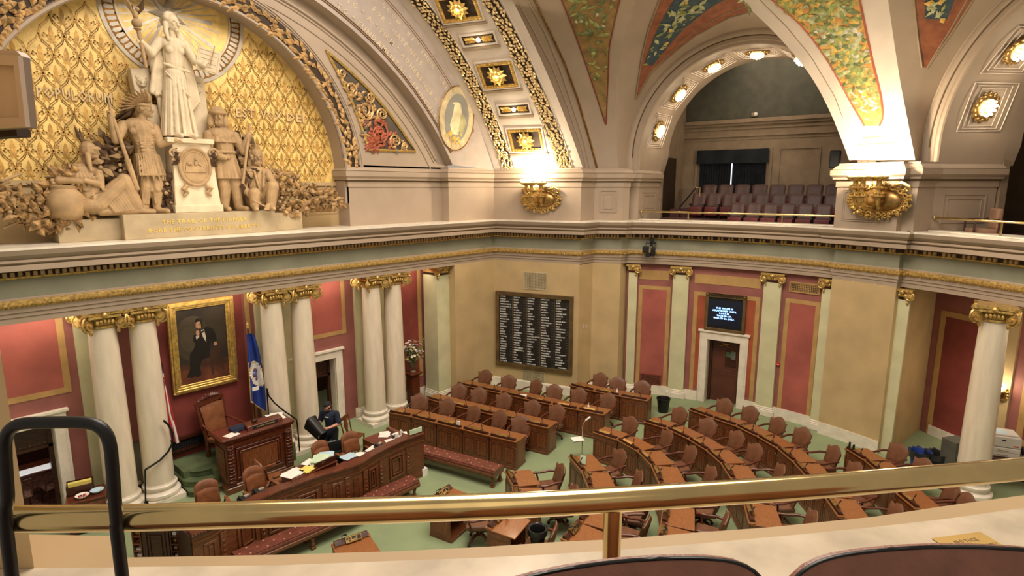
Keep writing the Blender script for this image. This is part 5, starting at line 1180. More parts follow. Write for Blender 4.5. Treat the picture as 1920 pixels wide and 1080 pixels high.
# ---- small things on and around the desks
def on_desk(key, x, y, z): return DESKS[key].matrix_world @ V((x, y, z)) if False else (T(*DESKS[key].location, DESKS[key].rotation_euler.z) @ V((x*DESKS[key].scale.x, y, z)))
def flat(name, label, cat, key, x, y, z, sx, sy, m, rz=0.0, group=None, h=.006, tilt=0):
    p = on_desk(key, x, y, z); mb = MB(); mb.box(-sx/2, sx/2, -sy/2, sy/2, 0, h); o = mb.build(name, m); o.location = p; o.rotation_euler = (tilt, 0, DESKS[key].rotation_euler.z+rz); return tag(o, label, cat, group)
p = on_desk((4, 0), .1, .14, .82); mb = MB(); mb.add([(-.07, 0, 0), (.07, 0, 0), (.07, .05, .2), (-.07, .05, .2)], [(0, 1, 2, 3)]); mb.add([(-.07, .1, 0), (.07, .1, 0), (.07, .05, .2), (-.07, .05, .2)], [(0, 1, 2, 3)]); o = mb.build('folded_card', K.greenp); o.location = p; o.rotation_euler = (0, 0, DESKS[(4, 0)].rotation_euler.z+.9); tag(o, 'pale green folded card standing on the innermost curved row', 'card')
p = on_desk(('s', 2), -.2, .16, .8); mb = MB(); mb.add([(-.07, 0, 0), (.07, 0, 0), (.07, .04, .17), (-.07, .04, .17)], [(0, 1, 2, 3)]); mb.add([(-.07, .08, 0), (.07, .08, 0), (.07, .04, .17), (-.07, .04, .17)], [(0, 1, 2, 3)]); o = mb.build('folded_card', K.paper); o.location = p; o.rotation_euler = (0, 0, DESKS[('s', 2)].rotation_euler.z); tag(o, 'white folded card on the desk whose chair holds a bin', 'card')
p = on_desk((0, 2), .3, .03, .83); mb = MB(); mb.box(-.05, .05, -.015, .015, 0, .16); o = mb.build('folded_card', K.paper); o.location = p; o.rotation_euler = (0, 0, DESKS[(0, 2)].rotation_euler.z); tag(o, 'small white card standing on the front straight desk row', 'card')
flat('candy_tray', 'small gold wrapped tray on the front straight desk row', 'tray', (0, 2), .05, .05, .882, .16, .08, K.goldb, h=.03)
flat('paper_sheet', 'white paper sheet on the back straight desk row', 'paper', (2, 2), .2, .25, .79, .24, .2, K.paper, .3, tilt=-.05)
def bottle(label, key, x, y):
    t = thing('sanitizer_bottle', label, 'bottle', on_desk(key, x, y, .785)); mb = MB(); mb.lathe([(.03, 0), (.032, .02), (.032, .09), (.015, .11), (.012, .13)], 12); mb.build('bottle_body', K.paper, t, smooth=40); mb = MB(); mb.tube([(0, 0, .13), (0, 0, .16), (.03, 0, .16)], .007, 6); mb.build('pump', K.paper, t)
bottle('white pump bottle on the short back desk row', (3, 1), .25, .25); bottle('white pump bottle at the end of the back straight row', (2, 5), -.2, .3)
flat('glass_ashtray', 'small pale dish at the end of the back straight desk row', 'dish', (2, 5), -.05, .2, .79, .12, .1, K.silver, h=.05)
for k, x in enumerate((-.3, -.12)):
    t = thing('desk_marker', ['leftmost', 'rightmost'][k]+' of two black upright posts on the outer curved desk row', 'marker', on_desk((8, 0), x, .03, .88)); mb = MB(); mb.box(-.03, .03, -.02, .02, 0, .13); mb.build('post', K.black, t)
    mb = MB(); mb.box(-.035, .035, -.025, .025, 0, .015); mb.build('post_foot', K.woodd, t)
def bin_(name, label, loc, s=1.0, m=None, liner=True):
    t = thing(name, label, 'bin', loc); mb = MB(); pr = [(.0, 0), (.13*s, 0), (.17*s, .36*s), (.185*s, .36*s), (.185*s, .385*s), (.165*s, .385*s), (.15*s, .33*s), (.12*s, .02), (0, .02)]; mb.lathe(pr, 20); mb.build('bin_body', m or K.black, t, smooth=40)
    if liner:
        mb = MB(); R_s = []; rl = random.Random(5)
        for j, (r, z) in enumerate(((.16, .3), (.19, .39), (.205, .4), (.2, .28))): R_s.append([((r*s+rl.uniform(-.006, .006))*math.cos(2*PI*k/20), (r*s+rl.uniform(-.006, .006))*math.sin(2*PI*k/20), z*s+rl.uniform(-.02, .02)*s) for k in range(20)])
        mb.grid(R_s, closeu=True); mb.build('bin_liner', mat('bag_plastic', (44, 46, 48), .25), t, smooth=60)
    return t
cs = [o for o in COL.objects if o.get('label') == 'brown leather chair with a lined black bin on its seat'][0]
bin_('waste_bin', 'black lined bin set on a leather chair seat', (cs.location.x, cs.location.y, .5), .95)
bin_('waste_bin', 'black bin on the green floor below the narrow side wall panel', tuple(onZ(1243, 772, 0)[:2])+(0,), 1.25, liner=False)
b2 = onZ(772, 762, .2); bin_('waste_bin', 'small dark lined bin at the foot of the flower pedestal', (b2.x, b2.y-.1, 0), 1.0)
# floor microphone
mp = onZ(1091, 862, 0); t = thing('microphone_stand', 'slim chrome floor microphone with paper tray between the desk blocks', 'microphone stand', (mp.x, mp.y, 0), -.6)
mb = MB(); mb.lathe([(.16, 0), (.16, .02), (.03, .04), (.02, .06)], 18); mb.build('base', K.iron, t, smooth=40)
mb = MB(); mb.tube([(0, 0, .05), (0, 0, .95)], .014, 8); mb.tube([(0, 0, .95), (.02, 0, 1.05), (.1, 0, 1.15)], .009, 6); mb.build('pole', K.silver, t)
mb = MB(); mb.tube([(.08, 0, 1.13), (.19, 0, 1.2)], [.018, .028], 10); mb.ell((.2, 0, 1.205), .03, 10, 8); mb.build('microphone_head', K.paper, t, smooth=50)
mb = MB(); mb.box(-.3, .02, -.14, .14, .6, .615); mb.box(-.3, .02, -.14, .14, .615, .622, 1); mb.build('paper_tray', [K.iron, K.paper], t)
# ---- long tufted benches
def bench(label, path, w, name='tufted_bench'):
    """path = front edge; cushion lies to the left of the path"""
    t = thing(name, label, 'bench'); P = [V(p) for p in path]
    def side(i):
        d = (P[min(i+1, len(P)-1)]-P[max(i-1, 0)]).normalized(); return V((-d.y, d.x))
    def ribbon(mb, z0, z1, o0, o1, m=0):
        R_s = []
        for i, p in enumerate(P): s = side(i); a = p+s*o0; b = p+s*o1; R_s.append([(a.x, a.y, z0), (a.x, a.y, z1), (b.x, b.y, z1), (b.x, b.y, z0)])
        mb.grid(R_s, m, closeu=True); mb.add(R_s[0], [(0, 1, 2, 3)], m); mb.add(R_s[-1], [(3, 2, 1, 0)], m)
    mb = MB(); ribbon(mb, .37, .43, .02, w-.02); ribbon(mb, .43, .455, .05, w-.05); cu = mb.build('cushion', K.bench, t, bevel=.02, seg=2, smooth=40)
    mb = MB()
    for a, b, ia in [(P[i], P[i+1], i) for i in range(len(P)-1)]:
        L = (b-a).length; n = max(1, int(L/.28)); s = side(ia)
        for k in range(n):
            for f in (.25, .5, .75):
                q = a.lerp(b, (k+(.25 if f == .5 else .75))/n)+s*(w*f); mb.ell((q.x, q.y, .456), (.022, .022, .01), 8, 5)
    mb.build('tuft_buttons', mat('pink_button', (186, 120, 104), .4), cu)['kind'] = 'stuff'
    mb = MB(); ribbon(mb, .29, .37, .0, w); ribbon(mb, .26, .29, .03, w-.03); mb.build('seat_rail', K.wood, t, bevel=.012)
    tot = sum((P[i+1]-P[i]).length for i in range(len(P)-1)); nl = max(2, int(tot/1.4)+1)
    for k in range(nl):
        q = tot*(.03+.94*k/(nl-1)); i = 0
        while i < len(P)-2 and q > (P[i+1]-P[i]).length: q -= (P[i+1]-P[i]).length; i += 1
        d = (P[i+1]-P[i]).normalized(); s = V((-d.y, d.x)); c = P[i]+d*q
        for o in (.07, w-.07):
            e = c+s*o; mb = MB(T(e.x, e.y, 0, math.atan2(d.y, d.x))); mb.box(-.05, .05, -.05, .05, 0, .06); mb.lathe([(.035, .06), (.05, .1), (.03, .15), (.045, .22), (.055, .26)], 10); mb.build('leg', K.wood, t, bevel=.006)
    return t
bench('long burgundy tufted leather bench along the front of the clerk desk', [(3.9, 10.36), (5.2, 10.26), (6.3, 10.2), (6.9, 10.26), (8.12, 10.24)], .46)
bench('shorter burgundy tufted leather bench below the front straight desk row', [(9.58, 9.2), (9.3, 10.5), (8.98, 11.75)][::-1], .5)
# ================================================================ rostrum
# ---- speaker desk
zt = 1.42; a = onZ(418, 827, zt); b = onZ(549, 787, zt); c = onZ(379, 815, zt); wd = (b-a).length; dp = (c-a).length
sd = thing('speaker_desk', 'large carved mahogany speaker desk under the portrait', 'desk', (a.x, a.y, 0), math.atan2(b.y-a.y, b.x-a.x))
mb = MB(); mb.box(-.04, wd+.02, -.05, dp, zt-.05, zt, 0); mb.box(0, wd-.03, 0, dp-.04, zt, zt+.004, 1); mb.box(-.02, wd, -.03, dp-.02, zt-.1, zt-.05, 0)
for k in range(int(wd/.05)): mb.ell((.02+k*.05, -.052, zt-.025), (.022, .012, .02), 6, 4)
for k in range(int(dp/.06)): mb.ell((-.042, .02+k*.06, zt-.025), (.012, .022, .02), 6, 4)
mb.build('desk_top', [K.woodr, K.burg], sd, bevel=.006)
mb = MB(); mb.box(.05, wd-.06, .05, dp-.08, .2, zt-.1, 0)
mb.build('carcass', K.woodr, sd)
mb = MB(T(0, 0, 0) @ Mx.Rotation(PI/2, 4, 'X')); w0, w1 = .28, wd-.3
mb.rect(w0, w1, .3, zt-.3, .06, -.05, -.02); mb.rect(w0+.09, w1-.09, .39, zt-.39, .04, -.05, -.01); mb.box(w0+.14, w1-.14, .44, zt-.44, -.05, -.025, 1); mb.box(.05, wd-.06, zt-.28, zt-.12, -.05, -.01); mb.build('front_panel', [K.woodr, K.woodp], sd, bevel=.006)
for x in (.05, wd-.24):
    mb = MB(T(x, .05) @ Mx.Rotation(PI/2, 4, 'X')); mb.box(0, .19, .2, zt-.1, 0, .05); rr = random.Random(4)
    for k in range(11):
        z = .3+k*.085; mb.ell((.095, z, .055), (.05, .035, .025), 8, 6)
        for g in (-1, 1): leaf(mb, (.095, z, .05), (g, rr.uniform(.2, .8), .2), (0, 0, 1), .085, .045, 0, .8)
    for k in range(10): leaf(mb, (.095, zt-.24, .06), (math.cos(k*.63), math.sin(k*.63), .1), (0, 0, 1), .1, .05, 0, .8)
    mb.build('carved_pilaster', K.woodr, sd)
mb = MB(); mb.box(.03, .05, .12, dp-.16, .32, zt-.3); mb.box(.02, .035, .2, dp-.24, .42, zt-.4); mb.build('side_panel', K.wood, sd, bevel=.006)
mb = MB(); mb.box(0, wd-.01, 0, dp-.04, 0, .16); mb.box(.03, wd-.04, .03, dp-.06, .16, .21); mb.build('plinth', K.wood, sd, bevel=.015)
def SD(x, y, z=0): return T(a.x, a.y, zt+.004, sd.rotation_euler.z) @ V((x, y, z))
rzs = sd.rotation_euler.z
t = thing('name_stand', 'mahogany name plate stand with gavel rest on the speaker desk', 'name stand', SD(wd*.62, .22), rzs); mb = MB(); mb.add([(-.45, -.12, 0), (.45, -.12, 0), (.45, .12, 0), (-.45, .12, 0), (-.45, -.1, .1), (.45, -.1, .1), (.45, .12, .14), (-.45, .12, .14)], [(3, 2, 1, 0), (4, 5, 6, 7), (0, 1, 5, 4), (1, 2, 6, 5), (2, 3, 7, 6), (3, 0, 4, 7)]); mb.build('stand_body', K.woodr, t, bevel=.006)
mb = MB(T(0, -.112, .05) @ Mx.Rotation(R_(78), 4, 'X')); mb.box(-.32, .32, -.04, .04, 0, .006, 0); letters(mb, 'SPEAKER HORTMAN', .045, 0, -.016, .008, 1, 'c'); mb.build('name_plate', [K.black, K.goldb], t)
t = thing('gavel', 'dark wooden gavel on the speaker desk stand', 'gavel', SD(wd*.5, .24, .135), rzs+.4); mb = MB(); mb.tube([(-.07, 0, .04), (-.05, 0, .04), (.05, 0, .04), (.07, 0, .04)], [.035, .042, .042, .035], 14); mb.build('gavel_head', K.woodd, t, smooth=40); mb = MB(); mb.tube([(0, 0, .04), (.05, .2, .02)], [.01, .013], 8); mb.build('gavel_handle', K.woodd, t)
def papers(name, label, M, sx, sy, m, n=3, cat='papers', seed=1, h=.004):
    t = thing(name, label, cat); rn = random.Random(seed); t.matrix_world = M
    for k in range(n):
        mb = MB(T(rn.uniform(-.03, .03), rn.uniform(-.03, .03), k*h, rn.uniform(-.25, .25))); mb.box(-sx/2, sx/2, -sy/2, sy/2, 0, h*.9); mb.build('sheet', m, t)
    return t
papers('paper_stack', 'white sheet at the left front corner of the speaker desk', T(*SD(.3, .18), rzs+.2), .3, .24, K.paper, 2)
papers('paper_stack', 'loose white papers at the right end of the speaker desk', T(*SD(wd-.22, .5), rzs-.3), .32, .5, K.paper, 4, seed=5)
papers('blue_folder', 'dark blue folders on the speaker desk', T(*SD(.55, .42), rzs+.1), .4, .3, K.cloth_navy, 3, 'folder', 6, .02)
# ---- platform, steps
mb = MB(); mb.box(4.45, 6.6, 14.75, 15.68, 0, .5); mb.box(5.0, 7.1, 14.3, 14.76, 0, .5); struct('floor_platform', mb, K.carpetd, label='dark green carpeted rostrum platform')
t = thing('curved_steps', 'rounded dark green carpeted steps left of the speaker desk', 'steps')
for r, z0, z1 in ((.98, 0, .165), (.78, .165, .33), (.56, .33, .495)):
    mb = MB(); P = [(max(4.42, 4.95+r*.8*math.cos(a_)), min(15.6, 15.1+r*math.sin(a_))) for a_ in [2*PI*i/40+.02 for i in range(40)]]; mb.prism(P, z0, z1-.04); mb.prism([(4.95+(x-4.95)*1.04, 15.1+(y-15.1)*(1.04 if y < 15.1 else 1)) for x, y in P], z1-.04, z1); mb.build('step', K.carpetd, t, bevel=.012)
mb = MB(frY(15.62)); mb.box(4.2, 5.35, .68, 1.02, 0, .04, 0)
for i in range(18):
    for j in range(5): mb.tube([(4.27+i*.06+.02*math.cos(q), .73+j*.062+.022*math.sin(q), .045) for q in [2*PI*k/8 for k in range(8)]], .007, 4, 1, close=True)
mb.box(4.15, 5.4, 1.02, 1.09, 0, .1, 2); struct('trim_radiator', mb, [K.black, K.iron, K.woodd], label='black iron radiator grille under a wooden ledge behind the steps')
# ---- speaker chair
sp = onZ(402, 800, .95); t = thing('speaker_chair', 'tall carved speaker chair with brown leather back below the portrait', 'chair', (5.6, 15.0, .5), .35); t.scale = (1.22, 1.1, 1.02)
mb = MB(); mb.box(-.3, .3, -.3, .26, .42, .52); mb.build('seat', K.leathert, t, bevel=.03, seg=2)
mb = MB(); pad(mb, lambda s: .46+.1*s, .55, lambda s: 1.3-.02*s*s, .28, .14, .02, .09); mb.build('backrest', K.leathert, t, smooth=50)
mb = MB()
for g in (-1, 1): mb.tube([(g*.26, .3, 0), (g*.26, .3, .5), (g*.33, .46, 1.42)], [.035, .04, .03], 8)
mb.bar((-.34, .45, 1.36), (.34, .45, 1.36), .06, .09); mb.build('back_frame', K.woodr, t, smooth=40)
mb = MB(); rr = random.Random(8)
for k in range(26): u = rr.uniform(-1, 1); mb.ell((u*.27, .46, 1.42+.14*(1-abs(u))*rr.random()), (.04, .03, .04), 8, 6)
for g in (-1, 1): 
    for k in range(5): leaf(mb, (g*.05*k, .45, 1.42), (g*.4, 0, 1), (0, -1, 0), .17-.02*k, .08, 0, .8)
mb.build('carved_crest', K.woodr, t)
for g in (-1, 1):
    mb = MB(); mb.tube([(g*.3, .32, .85), (g*.34, .1, .78), (g*.35, -.18, .72), (g*.35, -.32, .74), (g*.35, -.37, .7)], [.03, .03, .03, .04, .025], 8); mb.tube([(g*.34, -.24, .72), (g*.31, -.2, .5)], .025, 8); mb.build('armrest', K.woodr, t, smooth=40)
    for y in (-.24, .26): mb = MB(); mb.tube([(g*.26, y, 0), (g*.26, y, .42)], [.03, .04], 8); mb.build('leg', K.woodr, t)
# ---- portrait
pa = onY(308, 573, 15.6); pb = onY(444, 712, 15.6); px0, px1, pz0, pz1 = 4.66, 6.25, 2.2, 4.56
t = thing('framed_portrait', 'large gilt framed dark painting of a seated man behind the speaker chair', 'painting'); Mp = frY(15.66) @ Mx.Translation((0, pz0, 0)) @ Mx.Rotation(R_(2.5), 4, 'X') @ Mx.Translation((0, -pz0, 0))
mb = MB(Mp); fw_ = .2
for k, (o, z) in enumerate(((0, .1), (.05, .13), (.1, .1), (.15, .07))): mb.rect(px0+o, px1-o, pz0+o, pz1-o, .052, .0, z, 0)
mb.build('gilt_frame', K.goldb, t, bevel=.008)
mb = MB(Mp); mb.box(px0+.18, px1-.18, pz0+.18, pz1-.18, .02, .04); cv = mb.build('canvas', mat('dark_painted_ground', (64, 54, 42), .5, scale=1.2, rgb2=(34, 28, 24)), t)
U0, U1, V0, V1 = px0+.19, px1-.19, pz0+.19, pz1-.19
def PP(pts, m, z=.043): mb.prism([(U0+(U1-U0)*u, V1-(V1-V0)*v) for u, v in pts], .04, z, m)
def PE(u, v, ru, rv, m, z=.043): PP([(u+ru*math.cos(2*PI*k/20), v+rv*math.sin(2*PI*k/20)) for k in range(20)], m, z)
mb = MB(Mp); PP([(0, .72), (.3, .76), (.6, .7), (1, .73), (1, 1), (0, 1)], 1, .0412); PP([(0, .8), (1, .82), (1, 1), (0, 1)], 6, .0414)
for k in range(5): PE(.3-.02*k, .4, .34-.05*k, .3-.045*k, 5 if k > 2 else 7, .0412+.0002*k)
PP([(.6, .6), (.8, .56), (.82, .72), (.9, .9), (.86, .9), (.78, .74), (.66, .76), (.68, .94), (.63, .94), (.6, .76)], 2, .0425); PP([(.66, .46), (.84, .5), (.84, .66), (.8, .66), (.79, .54), (.67, .52)], 2, .0425)
PP([(.42, .32), (.5, .29), (.6, .27), (.72, .32), (.77, .42), (.77, .52), (.7, .54), (.66, .46), (.62, .6), (.6, .68), (.45, .7), (.4, .8), (.42, .9), (.33, .93), (.28, .9), (.24, .92), (.12, .9), (.2, .8), (.22, .6), (.3, .54), (.34, .48), (.3, .42), (.32, .36), (.38, .34)], 0, .0435)
PP([(.47, .31), (.53, .3), (.56, .4), (.56, .48), (.5, .4)], 3, .0445); PP([(.36, .38), (.42, .36), (.43, .39), (.37, .42)], 3, .0447); PP([(.47, .325), (.53, .31), (.52, .345), (.48, .345)], 0, .0452)
PE(.435, .235, .062, .06, 4, .0446); PE(.405, .34, .035, .045, 4, .0448); PE(.74, .52, .035, .028, 4, .0448); PP([(.37, .25), (.4, .24), (.39, .27)], 4, .0446)
PP([(.38, .2), (.37, .16), (.43, .14), (.5, .16), (.51, .24), (.48, .28), (.475, .22), (.46, .19), (.41, .19)], 0, .0452); PP([(.39, .27), (.43, .285), (.47, .275), (.45, .3), (.4, .3)], 2, .0451); PP([(.385, .222), (.41, .22), (.41, .226), (.385, .228)], 0, .0455); PP([(.435, .22), (.465, .218), (.465, .225), (.435, .227)], 0, .0455)
mb.build('painted_figure', [mat('black_paint', (26, 23, 20), .5), mat('rust_floor_paint', (84, 52, 36), .5, var=.15), mat('brown_paint', (66, 42, 30), .5), mat('white_paint', (212, 202, 182), .5), mat('flesh_paint', (190, 148, 114), .5), mat('olive_light_paint', (78, 69, 53), .5), mat('rust_floor_paint_near', (104, 58, 38), .5, var=.15), mat('olive_mid_paint', (68, 59, 46), .5)], cv)
# ---- flags
def flagcloth(mb, path, zt_, zb_, amp, cols, tilt=0.0, n=44, rows=22):
    pass
t = thing('state_flag', 'blue flag with round white emblem and gold fringe beside the portrait', 'flag', (6.42, 15.12, .5))
mb = MB(); mb.tube([(0, 0, 0), (0, 0, 3.2)], .02, 8); mb.build('flagpole', K.woodd, t); mb = MB(); mb.ell((0, 0, 3.22), (.04, .04, .04), 8, 6); leaf(mb, (0, 0, 3.22), (0, 0, 1), (0, -1, 0), .16, .08, 0, .6); mb.build('finial', K.goldb, t)
mb = MB(T(0, 0)); rows = []; ZT_, ZB_ = 3.05, .72
def fl(u, v):    # u across 0..1, v down 0..1
    wv = .16+.42*v**.7; x = -.06+u*wv-.12*v*0+.05*v; y = -.05-.07*math.sin(u*9+v*1.5)*(.3+v)-.03*math.sin(u*19); z = ZT_-(ZT_-ZB_)*v*(1-.22*(1-u)*v)-.1*u*v; return V((x-.12*v, y, z))
for j in range(25): rows.append([fl(i/30, j/24) for i in range(31)])
mb.grid(rows); mb.grid([[p+V((0, .012, 0)) for p in r] for r in rows], flip=True); cl = mb.build('cloth', K.flag_blue, t, smooth=60)
mb = MB(); mb.tube([fl(i/30, 1) for i in range(31)], .022, 5); mb.tube([fl(0, .35+.65*j/20) for j in range(21)], .016, 5); mb.tube([fl(1, .3+.7*j/20) for j in range(21)], .016, 5); mb.build('gold_fringe', K.goldb, cl)
mb = MB(); E_ = []
for j in range(9):
    rr_ = []
    for i in range(25): a_ = 2*PI*i/24; q = j/8; p_ = fl(.45+.46*q*math.cos(a_), .50+.17*q*math.sin(a_)); rr_.append(p_+V((0, -.012, 0)))
    E_.append(rr_)
mb.grid(E_[:1]+E_[1:]); 
for i in range(0, 24, 1):
    a_ = 2*PI*i/24; mb.ell(fl(.45+.43*math.cos(a_), .50+.155*math.sin(a_))+V((0, -.015, 0)), (.018, .008, .022), 6, 4, m=2)
for (u, v, m, r) in ((.45, .46, 1, .06), (.5, .5, 3, .05), (.4, .52, 1, .05), (.52, .55, 4, .04), (.42, .44, 4, .03), (.55, .47, 1, .04), (.38, .49, 3, .035), (.47, .57, 1, .04)): mb.ell(fl(u, v)+V((0, -.016, 0)), (r, .01, r*1.2), 8, 5, m=m)
mb.box(-.08, .1, -.17, -.16, 1.52, 1.62, 0); mb.build('emblem', [K.flag_white, mat('violet_emblem', (92, 72, 122), .7), K.goldb, mat('sky_emblem', (120, 146, 196), .7), mat('brown_emblem', (120, 84, 60), .7)], cl, smooth=60)
t = thing('striped_flag', 'furled red and white striped flag behind the second left column', 'flag', (4.36, 15.2, .5)); mb = MB(); mb.tube([(0, 0, 0), (0, 0, 2.7)], .02, 8); mb.build('flagpole', K.woodd, t)
mb = MB()
for k in range(7): 
    P = [(-.02+.03*k*(j/10), -.05-.03*math.sin(k*2.1+j*.4), 2.5-1.7*j/10-.03*k) for j in range(11)]; mb.tube(P, [.012+.026*j/10 for j in range(11)], 6, k % 2)
mb.tube([(-.05, -.05, 2.55), (-.06, -.06, 1.9)], [.03, .05], 8, 2); mb.build('cloth', [K.flag_red, K.flag_white, K.flag_blue], t, smooth=60)
# ---- handrails
t = thing('curved_handrail', 'thin bronze handrail curling round the second left marble column', 'handrail'); q = [onY(x, y, 14.5) for x, y in ((272, 948), (272, 880))]; mb = MB(); mb.tube([(q[0].x, 14.5, 0), (q[1].x, 14.5, q[1].z)], .018, 8); mb.build('post', K.iron, t)
pts = [onY(x, y, 14.5-.0) for x, y in ((272, 880), (285, 872), (300, 862), (315, 846), (323, 830), (323, 812), (316, 797), (306, 788))]; mb = MB(); mb.tube([(p_.x, 14.48+.0*i, p_.z) for i, p_ in enumerate(pts)], .024, 8); mb.build('rail', K.iron, t, smooth=60)
t = thing('curved_handrail', 'dark iron handrail right of the speaker desk and in front of two marble columns', 'handrail'); mb = MB(); P = [onY(x, y, 14.5) for x, y in ((500, 728), (504, 742), (515, 756), (532, 770), (548, 781), (556, 787), (558, 800), (562, 846))]; P[-1].z = 0.0; mb.tube(P, .02, 8); mb.build('rail', K.blackm, t, smooth=60); p_ = onY(500, 728, 14.5); mb = MB(); mb.tube([(p_.x, 14.5, p_.z), (p_.x, 14.5, .5)], .018, 8); mb.build('post', K.blackm, t)
# ---- clerk desk
ZD = 1.17; CFR = [(3.25, 10.72), (3.6, 10.74), (4.5, 11.0), (4.95, 11.05), (5.85, 11.0), (6.4, 10.9), (6.85, 10.83), (7.35, 10.97), (8.2, 11.08), (8.9, 11.03)]
def smoothpath(P, n=6):
    out = []
    for i in range(len(P)-1):
        p0, p1, p2, p3 = [V(P[max(0, min(len(P)-1, i+k))]) for k in (-1, 0, 1, 2)]
        for j in range(n): t_ = j/n; out.append(.5*((2*p1)+(p2-p0)*t_+(2*p0-5*p1+4*p2-p3)*t_**2+(3*p1-p0-3*p2+p3)*t_**3))
    return out+[V(P[-1])]
CP_ = smoothpath(CFR)
cd = thing('clerk_desk', 'long curved mahogany clerk desk in front of the speaker desk', 'desk')
def rib(mb, z0, z1, o0, o1, m=0, P=None):
    P = P or CP_; R_s = []
    for i, p_ in enumerate(P):
        d = (P[min(i+1, len(P)-1)]-P[max(i-1, 0)]).normalized(); s = V((-d.y, d.x)); a_ = p_+s*o0; b_ = p_+s*o1; R_s.append([(a_.x, a_.y, z0), (a_.x, a_.y, z1), (b_.x, b_.y, z1), (b_.x, b_.y, z0)])
    mb.grid(R_s, m, closeu=True); mb.add(R_s[0], [(0, 1, 2, 3)], m); mb.add(R_s[-1], [(3, 2, 1, 0)], m)
mb = MB(); rib(mb, .14, ZD-.06, 0, .08); rib(mb, 0, .14, -.04, .1); rib(mb, .14, .2, -.02, .1); rib(mb, ZD-.22, ZD-.18, -.025, .05); mb.build('front_panel', K.wood, cd)
mb = MB(); rib(mb, ZD-.05, ZD, -.05, .2); rib(mb, ZD-.08, ZD-.05, -.03, .16)
acc = 0
for i in range(len(CP_)-1):
    L = (CP_[i+1]-CP_[i]).length; k = 0
    while acc < L: q = CP_[i].lerp(CP_[i+1], acc/L); mb.ell((q.x, q.y-.055, ZD-.025), (.02, .014, .018), 6, 4); acc += .055
    acc -= L
mb.build('top_rail', K.woodr, cd)
mb = MB(); rib(mb, .8, .84, .08, .85, 0); rib(mb, .84, .845, .2, .8, 1); mb.build('worktop', [K.woodr, K.burg], cd)
for i in range(3, len(CP_)-5, 6):
    p_, q = CP_[i], CP_[i+4]; d = (q-p_); L = d.length; M = frame((p_.x, p_.y, 0), d, (d.y, -d.x)); mb = MB(M)
    mb.rect(.06, L-.06, .28, ZD-.3, .05, 0, .03); mb.rect(.15, L-.15, .37, ZD-.39, .03, 0, .025); mb.box(L+.02, L+.14, .22, ZD-.24, 0, .03)
    for k in range(5): mb.ell((L+.08, .35+.1*k, .035), (.035, .04, .015), 8, 5)
    mb.build('raised_panel', K.wood, cd, bevel=.004)
mb = MB(); mb.box(8.05, 8.88, 11.3, 12.5, .8, .85, 0); mb.box(8.1, 8.8, 11.6, 12.45, .85, .855, 1); mb.box(8.84, 8.9, 11.05, 12.5, .1, .85, 0); mb.box(8.05, 8.11, 11.85, 12.5, .1, .8, 0); mb.box(8.06, 8.84, 12.44, 12.5, .1, .8, 0); mb.box(8.12, 8.5, 11.84, 11.9, .66, .72, 2); mb.box(8.8, 8.9, 11.05, 12.5, .85, ZD-.25, 0); mb.build('side_wing', [K.wood, K.burg, K.silver], cd, bevel=.006)
mb = MB(); mb.box(8.8, 8.96, 10.98, 11.5, 0, .2); mb.build('white_foot_box', K.paper, cd)
for g, x in ((0, 3.3), ):
    mb = MB(); mb.box(3.22, 3.3, 10.75, 11.5, .1, ZD-.05); mb.build('end_panel', K.woodd, cd)
# angled left end of the clerk desk: dark panel between two pigeonhole racks
FE = frame((2.64, 12.06, 0), (.67, -.75), (-.75, -.67))
mb = MB(FE); mb.box(.19, .7, 0, ZD, -.45, 0, 0); mb.rect(.25, .64, .2, ZD-.2, .04, 0, .02, 0); mb.rect(.32, .57, .3, ZD-.3, .03, 0, .02, 0); mb.box(.17, .72, ZD-.04, ZD+.01, -.47, .03, 1); mb.build('angled_end', [K.woodd, K.woodr], cd, bevel=.004)
for k, (x0, x1, lb) in enumerate(((.0, .17, 'narrow wooden pigeonhole rack left of the dark desk end panel'), (.72, 1.05, 'wooden pigeonhole rack with papers at the left end of the clerk desk'))):
    t = thing('pigeonhole_rack', lb, 'shelf'); mb = MB(FE); n_ = 1 if k == 0 else 2
    for q in range(8): z = .04+q*.155; mb.box(x0, x1, z, z+.02, -.35, 0)
    for q in range(n_+1): x = x0+(x1-x0-.018)*q/n_; mb.box(x, x+.018, .04, ZD-.02, -.35, 0)
    mb.box(x0, x1, .04, ZD-.02, -.36, -.34); mb.build('rack', K.wood if k == 0 else K.woodd, t); rq = random.Random(3+k); mb = MB(FE)
    for q in range(7):
        for c_ in range(n_): a_ = x0+.025+(x1-x0)*c_/n_; h_ = rq.choice((.015, .03, .06)); mb.box(a_, a_+(x1-x0)/n_-.04, .062+q*.155, .062+q*.155+h_, -.3, -.03-.05*rq.random(), rq.randint(0, 1))
    mb.build('filed_papers', [K.paper, K.tan], t)
